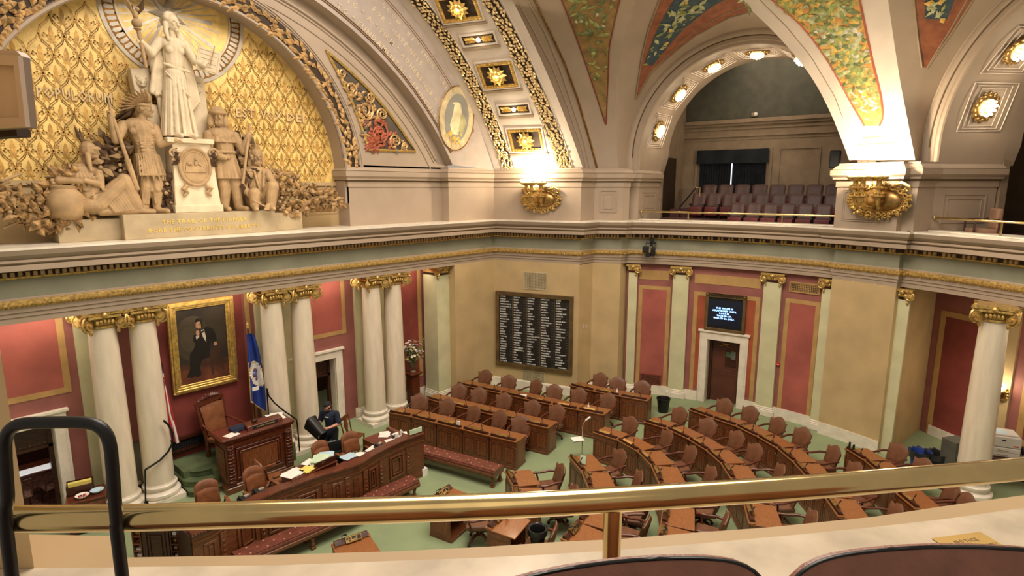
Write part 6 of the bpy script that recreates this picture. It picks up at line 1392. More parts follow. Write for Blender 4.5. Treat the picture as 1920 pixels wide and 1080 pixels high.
# things on the clerk desk
def ZDp(x, y, z): return onZ(x, y, z)
o1, o2, o3 = onZ(540, 899, .85), onZ(584, 898, .85), onZ(648, 862, .85)
t = thing('paper_organizer', 'raised mahogany paper box in the middle of the clerk desk', 'box', (6.0, 11.3, .845), .08); mb = MB(); mb.box(-.55, .55, -.05, .4, 0, .33); mb.box(-.58, .58, -.08, .43, .31, .34); mb.build('box_body', K.woodr, t, bevel=.006); mb = MB(); mb.box(.0, .55, -.04, .0, .34, .46); mb.box(.02, .53, -.02, .1, .36, .4, 1); mb.build('paper_slot', [K.woodd, K.paper], t)
for i, (x, y, z, sx, sy, m, lb) in enumerate(((-.42, .16, .34, .4, .32, K.paper, 'white papers on the left of the paper box'), (-.1, .1, .34, .3, .26, K.yellow, 'yellow papers on the paper box'), (.12, .3, .34, .3, .24, K.paper, 'white papers at the back of the paper box'), (.3, .2, .4, .4, .3, K.greenp, 'pale green papers heaped on the paper box'), (.55, .32, .34, .34, .3, K.bluep, 'pale blue papers at the right of the paper box'))):
    p_ = T(6.0, 11.3, .845, .08) @ V((x, y, z+.002)); papers('paper_stack', lb, T(p_.x, p_.y, p_.z, .1+.2*i), sx, sy, m, 4, seed=20+i, h=.008)
for i, (px, py, m, lb, n) in enumerate((((655), 856, K.bluep, 'pale folder papers right of the paper box', 3), (700, 843, K.paper, 'white open papers on the clerk desk below the leather chair', 4), (677, 852, K.paper, 'small white note on the clerk desk', 2), (722, 814, K.paper, 'large white sheet on the right wing of the clerk desk', 2), (752, 815, K.paper, 'loose white papers at the right end of the clerk desk', 4), (733, 828, K.paper, 'white card behind the right end of the clerk desk', 2))):
    p_ = onZ(px, py, .86); papers('paper_stack', lb, T(p_.x, p_.y, .86 if p_.y > 11.55 or p_.x > 8 else .85, .3*i), (.22 if i == 2 else .34), .26, m, n, seed=40+i)
for i, (px, py, r, h, m, lb) in enumerate(((744, 820, .05, .15, K.paper, 'white cup on the right end of the clerk desk'), (737, 821, .035, .13, K.cloth_navy, 'navy tin beside the white cup'), (752, 818, .025, .2, K.paper, 'white pump bottle near the cup'))):
    p_ = onZ(px, py, .88); t = thing('desk_cup', lb, 'cup', (p_.x, p_.y, .856)); mb = MB(); mb.lathe([(r*.85, 0), (r, h*.1), (r, h*.9), (r*.9, h)], 14); mb.build('cup_body', m, t, smooth=40); mb = MB(); mb.lathe([(r*1.03, h*.86), (r*1.05, h*.95), (r*.7, h*1.02)], 14); mb.build('lid', K.paper, t, smooth=40)
t = thing('name_card', 'pale green tinted name card at the right end of the clerk desk', 'sign', (8.72, 11.12, ZD-.0), -.1); mb = MB(); mb.box(-.18, .18, -.015, .015, 0, .14); mb.build('card', K.greenp, t); mb = MB(); mb.box(-.19, .19, -.03, .03, 0, .02); mb.build('holder', K.woodd, t)
for i, (px, py, lb) in enumerate(((487, 925, 'black desk telephone in front of the second clerk chair'), (460, 938, 'black slanted screen at the left of the clerk desk'), (712, 838, 'black telephone on the right part of the clerk desk'))):
    p_ = onZ(px, py, .86); t = thing('desk_telephone', lb, 'telephone', (p_.x, p_.y, .845), .2*i); mb = MB(); mb.add([(-.13, -.1, 0), (.13, -.1, 0), (.13, .1, 0), (-.13, .1, 0), (-.13, -.1, .03), (.13, -.1, .03), (.13, .1, .1), (-.13, .1, .1)], [(3, 2, 1, 0), (4, 5, 6, 7), (0, 1, 5, 4), (1, 2, 6, 5), (2, 3, 7, 6), (3, 0, 4, 7)]); mb.build('phone_body', K.black, t, bevel=.008); mb = MB(); mb.tube([(-.09, -.08, .07), (-.09, .08, .12)], [.025, .025], 8); mb.box(.0, .11, .0, .07, .07, .1, 1); mb.build('handset', [K.black, K.silver], t)
# ---- clerk chairs
def make_clerk_chair(label):
    t = thing('clerk_chair', label, 'chair', group='rounded leather clerk chairs')
    mb = MB(); mb.box(-.27, .27, -.26, .26, .42, .53); mb.build('seat', K.leathert, t, bevel=.05, seg=3, smooth=50)
    mb = MB(); pad(mb, lambda s: .5-.03*s, .56, lambda s: 1.1-.07*s**4-.03*s*s, .27, .08, .05, .12); mb.build('backrest', K.leathert, t, smooth=50); mb = MB(); pad(mb, lambda s: .44-.02*s, .58, lambda s: .9+.03*math.cos(s*1.5), .2, .06, .05, .06); mb.build('back_cushion', K.leathert, t, smooth=50)
    for g in (-1, 1): mb = MB(); mb.tube([(g*.3, .18, .5), (g*.33, .12, .66), (g*.33, -.18, .68)], .02, 8); mb.box(g*.33-.035, g*.33+.035, -.22, .1, .68, .71, 1); mb.build('armrest', [K.woodd, K.leathert], t, smooth=40)
    mb = MB(); mb.lathe([(.03, .12), (.03, .36), (.1, .42)], 12); mb.build('pedestal', K.blackm, t); legs4(t, K.blackm, .28, n=5); return t
cc = make_clerk_chair('leftmost clerk chair, half cut by the brass rail'); cc.location = (4.2, 12.45, 0); cc.rotation_euler = (0, 0, -.15)
for (x, y, rz, lb) in ((5.22, 12.3, .1, 'second clerk chair from the left behind the clerk desk'), (5.75, 12.85, 1.5, 'clerk chair turned sideways in front of the speaker desk'), (6.95, 12.4, .1, 'clerk chair behind the heaped papers, near the worker'), (7.7, 12.32, -.1, 'rightmost tall clerk chair beside the desk wing')): dup(cc, (x, y, 0), rz, lb)
# wooden side chair
t = thing('side_chair', 'wooden splat back side chair beside the worker doorway', 'chair', (8.5, 13.6, 0), .5)
mb = MB(); mb.box(-.22, .22, -.22, .22, .43, .46); mb.build('seat', K.wood, t, bevel=.012)
mb = MB()
for g in (-1, 1): mb.tube([(g*.2, .2, .46), (g*.21, .24, .7), (g*.23, .3, .98)], .02, 8)
mb.bar((-.24, .3, .96), (.24, .3, .96), .03, .1); mb.build('back_frame', K.wood, t); mb = MB(); mb.prism([(-.06, .46), (-.04, .6), (-.1, .75), (-.05, .92), (.05, .92), (.1, .75), (.04, .6), (.06, .46)], -.012, .012); mb.v = [(x, .2+(y-.46)*.18-z, y) for x, y, z in mb.v]; mb.build('splat', K.wood, t)
for x in (-.19, .19):
    for y in (-.19, .19): mb = MB(); mb.tube([(x, y, 0), (x, y, .43)], [.016, .022], 8); mb.build('leg', K.wood, t)
# ---- flower pedestal
t = thing('flower_pedestal', 'tall dark mahogany pedestal between the right columns and the end pilaster', 'pedestal', (11.8, 15.1, 0)); mb = MB(); mb.box(-.26, .26, -.26, .26, 0, .12); mb.box(-.2, .2, -.2, .2, .12, .2); mb.build('foot', K.woodr, t, bevel=.01); mb = MB(); mb.box(-.16, .16, -.16, .16, .2, 1.12); mb.build('shaft', K.woodr, t, bevel=.008); mb = MB(); mb.box(-.24, .24, -.24, .24, 1.15, 1.2); mb.box(-.2, .2, -.2, .2, 1.1, 1.15); mb.build('cap', K.woodr, t, bevel=.008)
t = thing('flower_urn', 'stone urn with a large mixed bouquet on the mahogany pedestal', 'flower arrangement', (11.8, 15.1, 1.2)); mb = MB(); mb.lathe([(.1, 0), (.1, .03), (.04, .07), (.05, .1), (.12, .2), (.13, .3), (.15, .36), (.12, .36)], 18); mb.build('urn', mat('weathered_urn', (120, 104, 80), .7, var=.15), t, smooth=40)
fm = [mat('cream_petals', (226, 214, 190), .7), mat('rust_petals', (170, 82, 56), .7), mat('blue_petals', (130, 140, 176), .7), mat('burgundy_petals', (120, 46, 50), .7), mat('yellow_petals', (206, 170, 90), .7)]
mbs = [MB() for _ in fm]; ml_ = MB(); rf = random.Random(12)
for k in range(120):
    th, ph = rf.uniform(0, 2*PI), rf.uniform(-.25, 1.35); r = .38*rf.uniform(.6, 1.05); c_ = V((r*math.cos(ph)*math.cos(th)*1.05, r*math.cos(ph)*math.sin(th)*.9, .62+r*math.sin(ph)*1.25)); d_ = (c_-V((0, 0, .4))).normalized(); ml_.tube([(0, 0, .34), c_*.9], .004, 3)
    i = rf.choice((0, 0, 0, 1, 1, 2, 3, 4)); m_ = mbs[i]; R0 = rf.uniform(.04, .07)
    for q in range(6): a_ = 2*PI*q/6; e1 = d_.orthogonal().normalized(); e2 = d_.cross(e1); leaf(m_, c_, e1*math.cos(a_)+e2*math.sin(a_)+d_*.4, d_, R0, R0*.75, 0, .6)
    for q in range(2): leaf(ml_, c_*.85, (rf.uniform(-1, 1), rf.uniform(-1, 1), rf.uniform(-.6, .6)), d_, .14, .04, 0, .3)
for m_, mm in zip(mbs, fm): m_.build('blooms', mm, t)['kind'] = 'stuff'
for k in range(12): a_ = rf.uniform(0, 6.3); ml_.tube([(0, 0, .36), (.3*math.cos(a_), .3*math.sin(a_), .8), (.55*math.cos(a_), .5*math.sin(a_), .95+.2*rf.random())], [.005, .004, .012], 4)
ml_.build('stems_and_leaves', K.mgreen3, t)
# ---- left cabinet with bowls
t = thing('low_cabinet', 'small mahogany drawer cabinet by the left marble door case', 'cabinet', (2.5, 14.72, 0), -.25); mb = MB(); mb.box(-.34, .34, -.3, .3, .05, .74); mb.box(-.36, .36, -.32, .32, .74, .77); mb.build('carcass', K.woodr, t, bevel=.006)
for k in range(2): mb = MB(); mb.box(-.3, .3, -.315, -.3, .1+.3*k, .38+.3*k); d = mb.build('drawer', K.wood, t, bevel=.004); mb = MB(); mb.tube([(-.08, -.33, .25+.3*k), (.08, -.33, .25+.3*k)], .01, 6); mb.build('handle', K.brass, d)
Mc_ = T(2.5, 14.72, .77, -.25)
t = thing('file_box', 'brown file box with yellow dividers on the small cabinet', 'box'); t.matrix_world = Mc_ @ T(-.1, .16, 0); mb = MB(); mb.box(-.24, .24, -.12, .12, 0, .02); mb.box(-.24, .24, -.12, -.105, 0, .2); mb.box(-.24, .24, .105, .12, 0, .26); mb.box(-.24, -.225, -.12, .12, 0, .22); mb.box(.225, .24, -.12, .12, 0, .22); mb.build('box_body', K.woodd, t); mb = MB(); mb.box(-.21, .21, -.03, .06, .02, .25); mb.build('dividers', K.yellow, t)
for i, (x, y, lb) in enumerate(((-.06, -.16, 'white bowl of sweets on the small cabinet, nearer one'), (.2, -.06, 'pale bowl behind the bowl of sweets on the small cabinet'))):
    t = thing('bowl', lb, 'bowl'); t.matrix_world = Mc_ @ T(x, y, 0); mb = MB(); mb.lathe([(.05, 0), (.1, .03), (.13, .07), (.12, .07), (.08, .03), (0, .02)], 20); mb.build('bowl_body', [K.paper, K.bluep][i], t, smooth=50)
    if i == 0: mb = MB(); [mb.ell((rf.uniform(-.07, .07), rf.uniform(-.07, .07), .045), .016, 6, 4, m=rf.randint(0, 1)) for _ in range(14)]; mb.build('sweets', [K.red_sign, K.woodd], t)
# small bins between columns
t = thing('waste_bin', 'grey slim bin behind the left columns near the handrail', 'bin', (3.62, 15.2, 0)); mb = MB(); mb.box(-.09, .09, -.09, .09, 0, .4); mb.build('bin_body', K.iron, t, bevel=.015); mb = MB(); mb.lathe([(.07, .4), (.06, .44), (.02, .46)], 12); mb.build('bin_lid', K.silver, t)
# table with chairs in the room beyond the left door
t = thing('side_table', 'dark table with white papers in the room beyond the left doorway', 'table', (1.9, 17.1, 0)); mb = MB(); mb.box(-.7, .7, -.4, .4, .72, .76); mb.build('table_top', K.woodr, t)
for x in (-.62, .62):
    for y in (-.34, .34): mb = MB(); mb.tube([(x, y, 0), (x, y, .72)], .03, 8); mb.build('leg', K.woodd, t)
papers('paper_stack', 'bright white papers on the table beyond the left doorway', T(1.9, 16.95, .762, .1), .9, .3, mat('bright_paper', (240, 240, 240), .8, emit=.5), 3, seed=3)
for i, (x, y) in enumerate(((1.6, 16.5), (2.2, 16.55))):
    t = thing('dining_chair', ['left', 'right'][i]+' small dark chair at the table beyond the left doorway', 'chair', (x, y, 0), PI+.2*i); mb = MB(); mb.box(-.2, .2, -.2, .2, .42, .46); mb.build('seat', mat('floral_seat', (150, 104, 90), .8, scale=14, rgb2=(70, 50, 44)), t); mb = MB(); mb.tube([(-.2, .2, .46), (-.2, .24, .86), (.2, .24, .86), (.2, .2, .46)], .02, 8); mb.box(-.05, .05, .2, .24, .46, .86); mb.build('back_frame', K.woodd, t)
    for xx in (-.17, .17):
        for yy in (-.17, .17): mb = MB(); mb.tube([(xx, yy, 0), (xx, yy, .42)], .018, 6); mb.build('leg', K.woodd, t)
# ================================================================ worker with a bin
pr = thing('person', 'worker in navy shirt and dark cap holding a tilted black bin by the doorway', 'person', (7.72, 13.5, 0), -1.12)
# skeleton in local metres, facing -y, standing 1.74 m
hipL, hipR, kL, kR, aL, aR = (.1, .02, .9), (-.1, .02, .9), (.11, -.01, .49), (-.12, -.02, .49), (.12, .05, .08), (-.14, .04, .08)
shL, shR, elL, elR, wrL, wrR = (.2, .0, 1.40), (-.2, -.02, 1.40), (.29, -.04, 1.13), (-.27, -.06, 1.14), (.14, -.3, 1.1), (-.16, -.3, 1.2)
mb = MB()
for h_, k_, a_ in ((hipL, kL, aL), (hipR, kR, aR)): chain(mb, [h_, k_, a_], [.095, .062, .042]); cap(mb, a_, V(a_)+V((0, -.17, -.045)), .045, .035)
chain(mb, [(0, .02, .92), (0, .02, 1.1), (0, .0, 1.3)], [.14, .125, .15]); mb.ell((0, 0, 1.38), (.2, .1, .1), 14, 10); cap(mb, (0, .0, 1.42), (0, -.05, 1.54), .062, .055)
for s_, e_, w2 in ((shL, elL, wrL), (shR, elR, wrR)): chain(mb, [s_, e_, w2], [.062, .048, .033])
HP = head(mb, (0, -.1, 1.61), .225, -.35, .42)
hand(mb, wrL, (-.75, -.55, .1), .085, (.6, -.5, .4), .45); hand(mb, wrR, (.5, -.8, -.2), .085, (-.5, -.3, .8), .45, -1)
fuse('body', mb, .0125, 3, K.skin, pr)
mb = MB(); chain(mb, [(0, .02, .93), (0, .02, 1.1), (0, .0, 1.3)], [.155, .145, .17]); mb.ell((0, 0, 1.37), (.225, .125, .11), 14, 10)
for s_, e_ in ((shL, elL), (shR, elR)): cap(mb, s_, V(s_).lerp(V(e_), .8), .082, .078)
cap(mb, (0, .02, .86), (0, .02, .95), .16, .155); mb.tube([(.07*math.cos(q), -.02+.07*math.sin(q), 1.475) for q in [2*PI*k/14 for k in range(14)]], .022, 6, close=True)
sh = fuse('shirt', mb, .015, 3, K.cloth_navy, pr)
mb = MB(T(0, -.158, 1.33) @ Mx.Rotation(PI/2, 4, 'X')); mb.box(-.05, .06, -.012, .012, 0, .012); mb.build('name_patch', K.paper, sh)
mb = MB()
for h_, k_, a_ in ((hipL, kL, aL), (hipR, kR, aR)): chain(mb, [h_, k_, a_], [.115, .082, .07])
cap(mb, (0, .02, .88), (0, .02, .94), .15, .15); fuse('trousers', mb, .016, 3, mat('dark_trousers', (30, 32, 38), .85), pr)
mb = MB()
for a_ in (aL, aR): cap(mb, V(a_)+V((0, .04, -.045)), V(a_)+V((0, -.18, -.05)), .05, .042)
fuse('shoes', mb, .014, 2, K.black, pr)
Rh = Mx.Rotation(-.35, 3, 'Z') @ Mx.Rotation(.42, 3, 'X')
mb = MB(); mb.ell(HP(0, .1, .26), (.4*.225, .47*.225, .3*.225), 16, 10, Rh); mb.ell(HP(0, -.5, .2), (.3*.225, .34*.225, .045*.225), 14, 6, Rh); fuse('cap', mb, .009, 2, mat('black_cap', (26, 28, 32), .8), pr)
mb = MB(); mb.ell(HP(0, .25, -.05), (.37*.225, .3*.225, .35*.225), 12, 8, Rh)
for g in (-1, 1): mb.ell(HP(g*.33, .05, -.12), (.07*.225, .22*.225, .2*.225), 8, 6, Rh)
mb.ell(HP(0, -.28, -.42), (.27*.225, .16*.225, .16*.225), 10, 8, Rh); fuse('hair_and_beard', mb, .009, 2, K.hair, pr)
# the bin he holds (rests in his hands: its own thing)
t = thing('held_bin', 'black plastic bin tilted on its side in the hands of the worker', 'bin'); t.matrix_world = T(7.72, 13.5, 0, -1.12) @ Mx.Translation((-.12, -.46, 1.1)) @ Mx.Rotation(-.35, 4, 'Z') @ Mx.Rotation(R_(-62), 4, 'Y')
mb = MB(); rows = []
for z, sx, sy in ((-.3, .0, .0), (-.3, .15, .1), (.2, .2, .14), (.27, .215, .155), (.29, .215, .155), (.29, .19, .13), (-.2, .14, .09), (-.2, 0, 0)): rows.append([(sx*(abs(math.cos(q))**.5)*(1 if math.cos(q) > 0 else -1), sy*(abs(math.sin(q))**.5)*(1 if math.sin(q) > 0 else -1), z) for q in [2*PI*k/28+.01 for k in range(28)]])
mb.grid(rows, closeu=True); mb.build('bin_body', K.black, t, smooth=40); mb = MB(); mb.box(-.03, .03, -.108, -.1, -.28, -.25); mb.build('label_patch', K.silver, t)
p_ = onZ(628, 838, .55); bin_('waste_bin', 'tall dark lined bin standing on the floor in front of the worker', (7.5, 12.98, 0), 1.75)
# ================================================================ voting board, grilles, screen, sensors
A0 = (15.2, 14.5); FB = fr2(A0, PB); LB = math.hypot(PB[0]-A0[0], PB[1]-A0[1])
def ub(x, y): q = on2(x, y, A0, PB); return math.hypot(q.x-A0[0], q.y-A0[1]), q.z
uL, zT = ub(930.5, 544); uR, zT2 = ub(1076, 556.7); _, zB = ub(931, 681.6); _, zB2 = ub(1073.8, 703.3); zT = (zT+zT2)/2; zB = (zB+zB2)/2
vb = thing('voting_board', 'large black voting board with columns of white names on the corner wall', 'board'); mb = MB(FB); fw_ = .14
mb.rect(uL, uR, zB, zT, fw_, 0, .09); mb.build('frame', K.bronze, vb, bevel=.006)
mb = MB(FB); mb.box(uL+fw_, uR-fw_, zB+fw_, zT-fw_, .0, .03, 0); cw = (uR-uL-2*fw_)/5
for k in range(1, 5): mb.box(uL+fw_+cw*k-.015, uL+fw_+cw*k+.015, zB+fw_, zT-fw_, .03, .05, 1)
pn = mb.build('board_face', [K.board, K.bronze], vb)
NAMES = '''ACOMB AGBAJE ALTENDORF ANDERSON,P.E. ANDERSON,P.H. BACKER BAHNER BAKEBERG BALDWIN BECKER-FINN BENNETT BERG BIERMAN BLISS BRAND BURKEL CARROLL CHA CLARDY COULTER CURRAN DANIELS DAUDT DAVIDS DAVIS DEMUTH DOTSETH
EDELSON ELKINS ENGEN FEIST FINKE FISCHER FOGELMAN FRANSON FRAZIER FREDERICK FREIBERG GAROFALO GILLMAN GOMEZ GREENMAN GROSSELL HANSEN,R. HANSON,J. HARDER HASSAN HEINTZEMAN HEMMINGSEN-J. HER HICKS HILL HOLLINS HORNSTEIN
HOWARD HUDELLA HUDSON HUOT HUSSEIN IGO JACOB JOHNSON JORDAN JOY KEELER KIEL KLEVORN KNUDSEN KOEGEL KOTYZA-WITTHUHN KOZLOWSKI KOZNICK KRAFT KRESHA LEE,F. LEE,K. LIEBLING LILLIE LISLEGARD LONG MCDONALD
MEKELAND MOLLER MUELLER MURPHY MYERS NADEAU NASH NELSON,M. NELSON,N. NEU-BRINDLEY NEWTON NISKA NOOR NORRIS NOVOTNY O'DRISCOLL OLSON,B. OLSON,L. O'NEILL PELOWSKI PEREZ-VEGA PERRYMAN PETERSBURG PFARR PINTO PRYOR PURSELL
QUAM REHM REYER RICHARDSON ROBBINS SCHOMACKER SCHULTZ SCOTT SENCER-MURA SKRABA SMITH STEPHENSON SWEDZINSKI TABKE TORKELSON URDAHL VANG WEST WIENER WIENS WITTE WOLGAMOTT XIONG YOUAKIM ZELEZNIKAR SPEAKER HORTMAN'''
mb = MB(FB); hgt = (zT-zB-2*fw_)
for c_, col_ in enumerate(NAMES.split('\n')):
    for r_, nm_ in enumerate(col_.split()):
        x = uL+fw_+cw*c_+.04; z = zT-fw_-hgt*(r_+.5)/27
        letters(mb, nm_, .066, x+(.12 if nm_ == 'HORTMAN' else 0), z-.024, .034, 0, 'l', sp=.1, sx=.84)
        for k in range(3): mb.box(x+cw-.16+k*.035, x+cw-.14+k*.035, z-.015, z+.015, .03, .034, 1)
mb.build('name_lettering', [K.boardt, mat('dim_indicator', (70, 84, 82), .5)], pn)
def grille(label, M, u0, u1, z0, z1, nx, ny, m, md, cat='vent'):
    t = thing('wall_grille', label, cat); mb = MB(M); mb.rect(u0, u1, z0, z1, .035, 0, .02); mb.build('frame', m, t); mb = MB(M); mb.box(u0+.03, u1-.03, z0+.03, z1-.03, 0, .004, 1)
    for i in range(nx): x = u0+.035+(u1-u0-.07)*(i+.5)/nx; mb.box(x-.007, x+.007, z0+.03, z1-.03, .004, .012, 0)
    for j in range(ny): z = z0+.035+(z1-z0-.07)*(j+.5)/ny; mb.box(u0+.03, u1-.03, z-.007, z+.007, .004, .012, 0)
    mb.build('lattice', [m, md], t); return t
gm = mat('pale_grille', (196, 182, 146), .6); gd = mat('grille_shadow', (120, 104, 76), .8)
a_, b_ = ub(982, 509), ub(1026, 547); grille('pale square vent grille above the voting board', FB, a_[0], b_[0], b_[1]+.04, a_[1], 14, 14, gm, gd)
a_, b_ = ub(979, 692), ub(1022, 726); grille('pale square vent grille below the voting board', FB, a_[0], b_[0], b_[1]+.04, a_[1], 14, 12, gm, gd)
def uc(x, y, r): q = onC(x, y, r); return ang(q), q.z
m_ = (uc(1200, 700, 10.18)[0]+uc(1240, 700, 10.18)[0])/2; w_2 = R_(uc(1200, 700, 10.18)[0]-uc(1240, 700, 10.18)[0])*10.18/2; grille('brown floor vent grille in the red panel left of the side door', frB(m_, 10.17), -w_2, w_2, uc(1218, 722, 10.18)[1], uc(1218, 701, 10.18)[1], 14, 6, mat('brown_grille', (128, 64, 48), .6), K.dark)
m_ = (uc(1480, 540, 10.18)[0]+uc(1538, 540, 10.18)[0])/2; w_2 = R_(uc(1480, 540, 10.18)[0]-uc(1538, 540, 10.18)[0])*10.18/2; grille('tan vent grille above the tall red panel right of the side door', frB(m_, 10.18), -w_2, w_2, uc(1508, 550, 10.18)[1], uc(1508, 530, 10.18)[1], 16, 5, K.tan, K.dark)
t = thing('vote_screen', 'bronze framed screen with lit blue text above the side door', 'screen'); m_ = 8.3; FS = frB(m_, 10.16); mb = MB(FS); cz_ = (uc(1362, 590, 10.15)[1]); hw_ = R_(uc(1325, 590, 10.15)[0]-uc(1401, 590, 10.15)[0])*10.15/2; hz_ = (uc(1365, 552, 10.15)[1]-uc(1360, 622, 10.15)[1])/2; cz_ = (uc(1365, 552, 10.15)[1]+uc(1360, 622, 10.15)[1])/2
mb.rect(-hw_, hw_, cz_-hz_, cz_+hz_, .1, 0, .1); mb.box(-hw_, hw_, cz_+hz_-.13, cz_+hz_, 0, .1)
for sx in (-1, 1):
    for sz in (-1, 1): mb.ell((sx*(hw_-.05), cz_+sz*(hz_-.05), .1), (.045, .045, .02), 10, 6)
fr_ = mb.build('frame', K.bronze, t, bevel=.006); mb = MB(FS); letters(mb, 'VOTE REGISTER', .1, 0, cz_+hz_-.1, .106, 0, 'c', sp=.2); mb.build('lettering', K.dark, fr_)
mb = MB(FS); mb.box(-hw_+.1, hw_-.1, cz_-hz_+.1, cz_+hz_-.13, 0, .07, 0); mb.box(-hw_+.11, hw_-.11, cz_-hz_+.2, cz_+hz_-.22, .07, .074, 1); sc_ = mb.build('monitor', [K.iron, K.screen], t)
mb = MB(FS)
for k, s_ in enumerate(('THE HOUSE IS', 'ADJOURNED UNTIL', '3:30 P.M.', 'THURSDAY,', 'MARCH 23, 2023.')): letters(mb, s_, .078, -.02, cz_+.13-k*.085, .078, 0, 'c', sp=.13)
mb.build('lit_text', K.screent, sc_)
q_ = onC(1458, 683, 10.14); t = thing('fire_alarm', 'small red fire alarm box beside the pilaster right of the side door', 'fire alarm'); M = frB(ang(q_), 10.19) @ Mx.Translation((0, q_.z, 0)); mb = MB(M); mb.box(-.07, .07, -.05, .05, 0, .05); mb.build('alarm_body', K.red_sign, t, bevel=.008); mb = MB(M); mb.box(-.04, .04, -.012, .012, .05, .058); mb.build('pull_bar', K.paper, t)
FCD = fr2(PB, PC); t = thing('wall_switches', 'pair of small cream switches on the wall right of the voting board', 'switch')
for k, (x, y) in enumerate(((1094, 612), (1099, 612))): q_ = on2(x, y, PB, PC); mb = MB(fr2(PB, PC)); mb.box(q_.x-PB[0]-.035, q_.x-PB[0]+.035, q_.z-.06, q_.z+.06, 0, .02); mb.build('switch_plate', K.white, t, bevel=.005)
# wall camera
q_ = onC(1222, 452, 9.95); t = thing('wall_camera', 'black robotic video camera hanging on the green frieze', 'camera'); M = frB(ang(q_), 10.0) @ Mx.Translation((0, q_.z-.12, 0)); mb = MB(M); mb.box(-.06, .06, .05, .2, 0, .1); mb.box(.04, .16, .02, .1, .02, .12); mb.tube([(0, .1, .08), (0, .0, .3)], .03, 8); mb.build('mount', K.black, t, bevel=.006); mb = MB(M); mb.box(.02, .16, -.36, -.08, .2, .46); mb.box(-.26, -.06, -.26, -.04, .24, .44); mb.build('camera_body', K.black, t, bevel=.015); mb = MB(M); mb.box(-.14, .02, -.38, -.26, .38, .5, 0); mb.box(-.1, -.02, -.36, -.28, .5, .505, 1); mb.tube([(.09, -.2, .46), (.09, -.2, .52)], .05, 12, 0); mb.build('lens_hood', [K.iron, K.black], t); mb = MB(M); mb.tube([(-.05, .05, .2), (-.16, .08, .3), (-.16, -.04, .34)], .016, 6); mb.tube([(.05, .05, .25), (.1, .0, .3), (.06, -.08, .3)], .012, 6); mb.build('cable', K.black, t, smooth=50)
# ================================================================ gilded sconces
def sconce(label, M, s=1.0, e=60):
    """big gilded cartouche with three candelabra stems, frame origin at the plate centre"""
    t = thing('gilded_sconce', label, 'wall lamp', group='large gilded wall sconces'); t.matrix_world = M @ Mx.Diagonal((s, s, s, 1)); rs = random.Random(9)
    mb = MB(); P = [(.60*math.cos(q)*(1+.05*math.sin(6*q)), .33*math.sin(q)*(1+.07*math.sin(5*q))) for q in [2*PI*k/48 for k in range(48)]]; mb.prism(P, 0, .05)
    mb.ell((.1, 0, .05), (.36, .22, .1), 22, 10); pl = mb.build('cartouche', K.brassd, t, smooth=40)
    mb = MB()
    for k in range(34):
        q = 2*PI*k/34; x, y = .58*math.cos(q), .32*math.sin(q); r = rs.uniform(.05, .1); sg = rs.choice((-1, 1)); mb.tube([(x+r*(1-j/14)*math.cos(q+sg*j*.55), y+r*(1-j/14)*math.sin(q+sg*j*.55), .05+.004*j) for j in range(12)], [.024*(1-j/18) for j in range(12)], 6)
        leaf(mb, (x*.95, y*.95, .06), (math.cos(q+.5*sg), math.sin(q+.5*sg), .3), (0, 0, 1), .14, .07, 0, .8)
    for g in (-1, 1): mb.tube([(g*.3, .3, .08), (g*.45, .38, .1), (g*.6, .3, .1), (g*.62, .2, .08)], [.02, .04, .035, .015], 6)
    mb.build('scroll_border', K.gold, t, smooth=40)
    for (x, zo) in ((-.34, .4), (-.1, .58), (.12, .36)):
        mb = MB(); mb.tube([(x*.6, -.14, .06), (x*.9, -.16, zo*.7), (x, .0, zo), (x, .1, zo)], [.035, .035, .045, .05], 8)
        L_ = MB(Mx.Translation((x, .06, zo)) @ Mx.Rotation(-PI/2, 4, 'X')); L_.lathe([(.05, 0), (.13, .03), (.13, .05), (.05, .08), (.045, .18), (.1, .2), (.11, .22), (.05, .25), (.055, .36), (.16, .4), (.18, .43), (.18, .45), (.05, .46)], 16); o_ = len(mb.v); mb.v += L_.v; mb.f += [tuple(o_+i for i in f) for f in L_.f]; mb.m += L_.m
        for k in range(8): q = 2*PI*k/8; leaf(mb, (x+.06*math.cos(q), .12, zo+.06*math.sin(q)), (math.cos(q), .5, math.sin(q)), (0, 1, 0), .1, .06, 0, .8)
        a_ = mb.build('candle_arm', K.gold, t, smooth=40)
        mb = MB()
        for k in range(5): q = 2*PI*k/5+.3; mb.ell((x+.14*math.cos(q), .57, zo+.14*math.sin(q)), (.042, .05, .042), 10, 8)
        mb.ell((x, .6, zo), (.04, .05, .04), 10, 8); mb.build('glass_globes', K.glow, a_, smooth=True)
    l = bpy.data.lights.new('sconce_light', 'POINT'); l.energy = e; l.shadow_soft_size = .16; l.color = (1, .82, .58); o = link('sconce_light', l); o.matrix_world = Mx.Translation((M @ V((-.05*s, .86*s, .55*s))))
    return t
q_ = on2(1015, 374, A0, PB); sconce('gilded wall sconce with lit globes under the coffered corner arch', FB @ Mx.Translation((math.hypot(q_.x-A0[0], q_.y-A0[1]), q_.z, .0)), 1.12, 230)
FPIER = frB(-14.9, 9.52); q_ = FPIER.inverted() @ on2(1650, 376, tuple(pol(-14.9, 9.52)[:2]), (pol(-14.9, 9.52).x+FPIER[0][0], pol(-14.9, 9.52).y+FPIER[1][0])); sconce('larger looking gilded sconce with lit globes on the white rib pier', FPIER @ Mx.Translation((q_.x, q_.y, .02)), 1.2, 380)
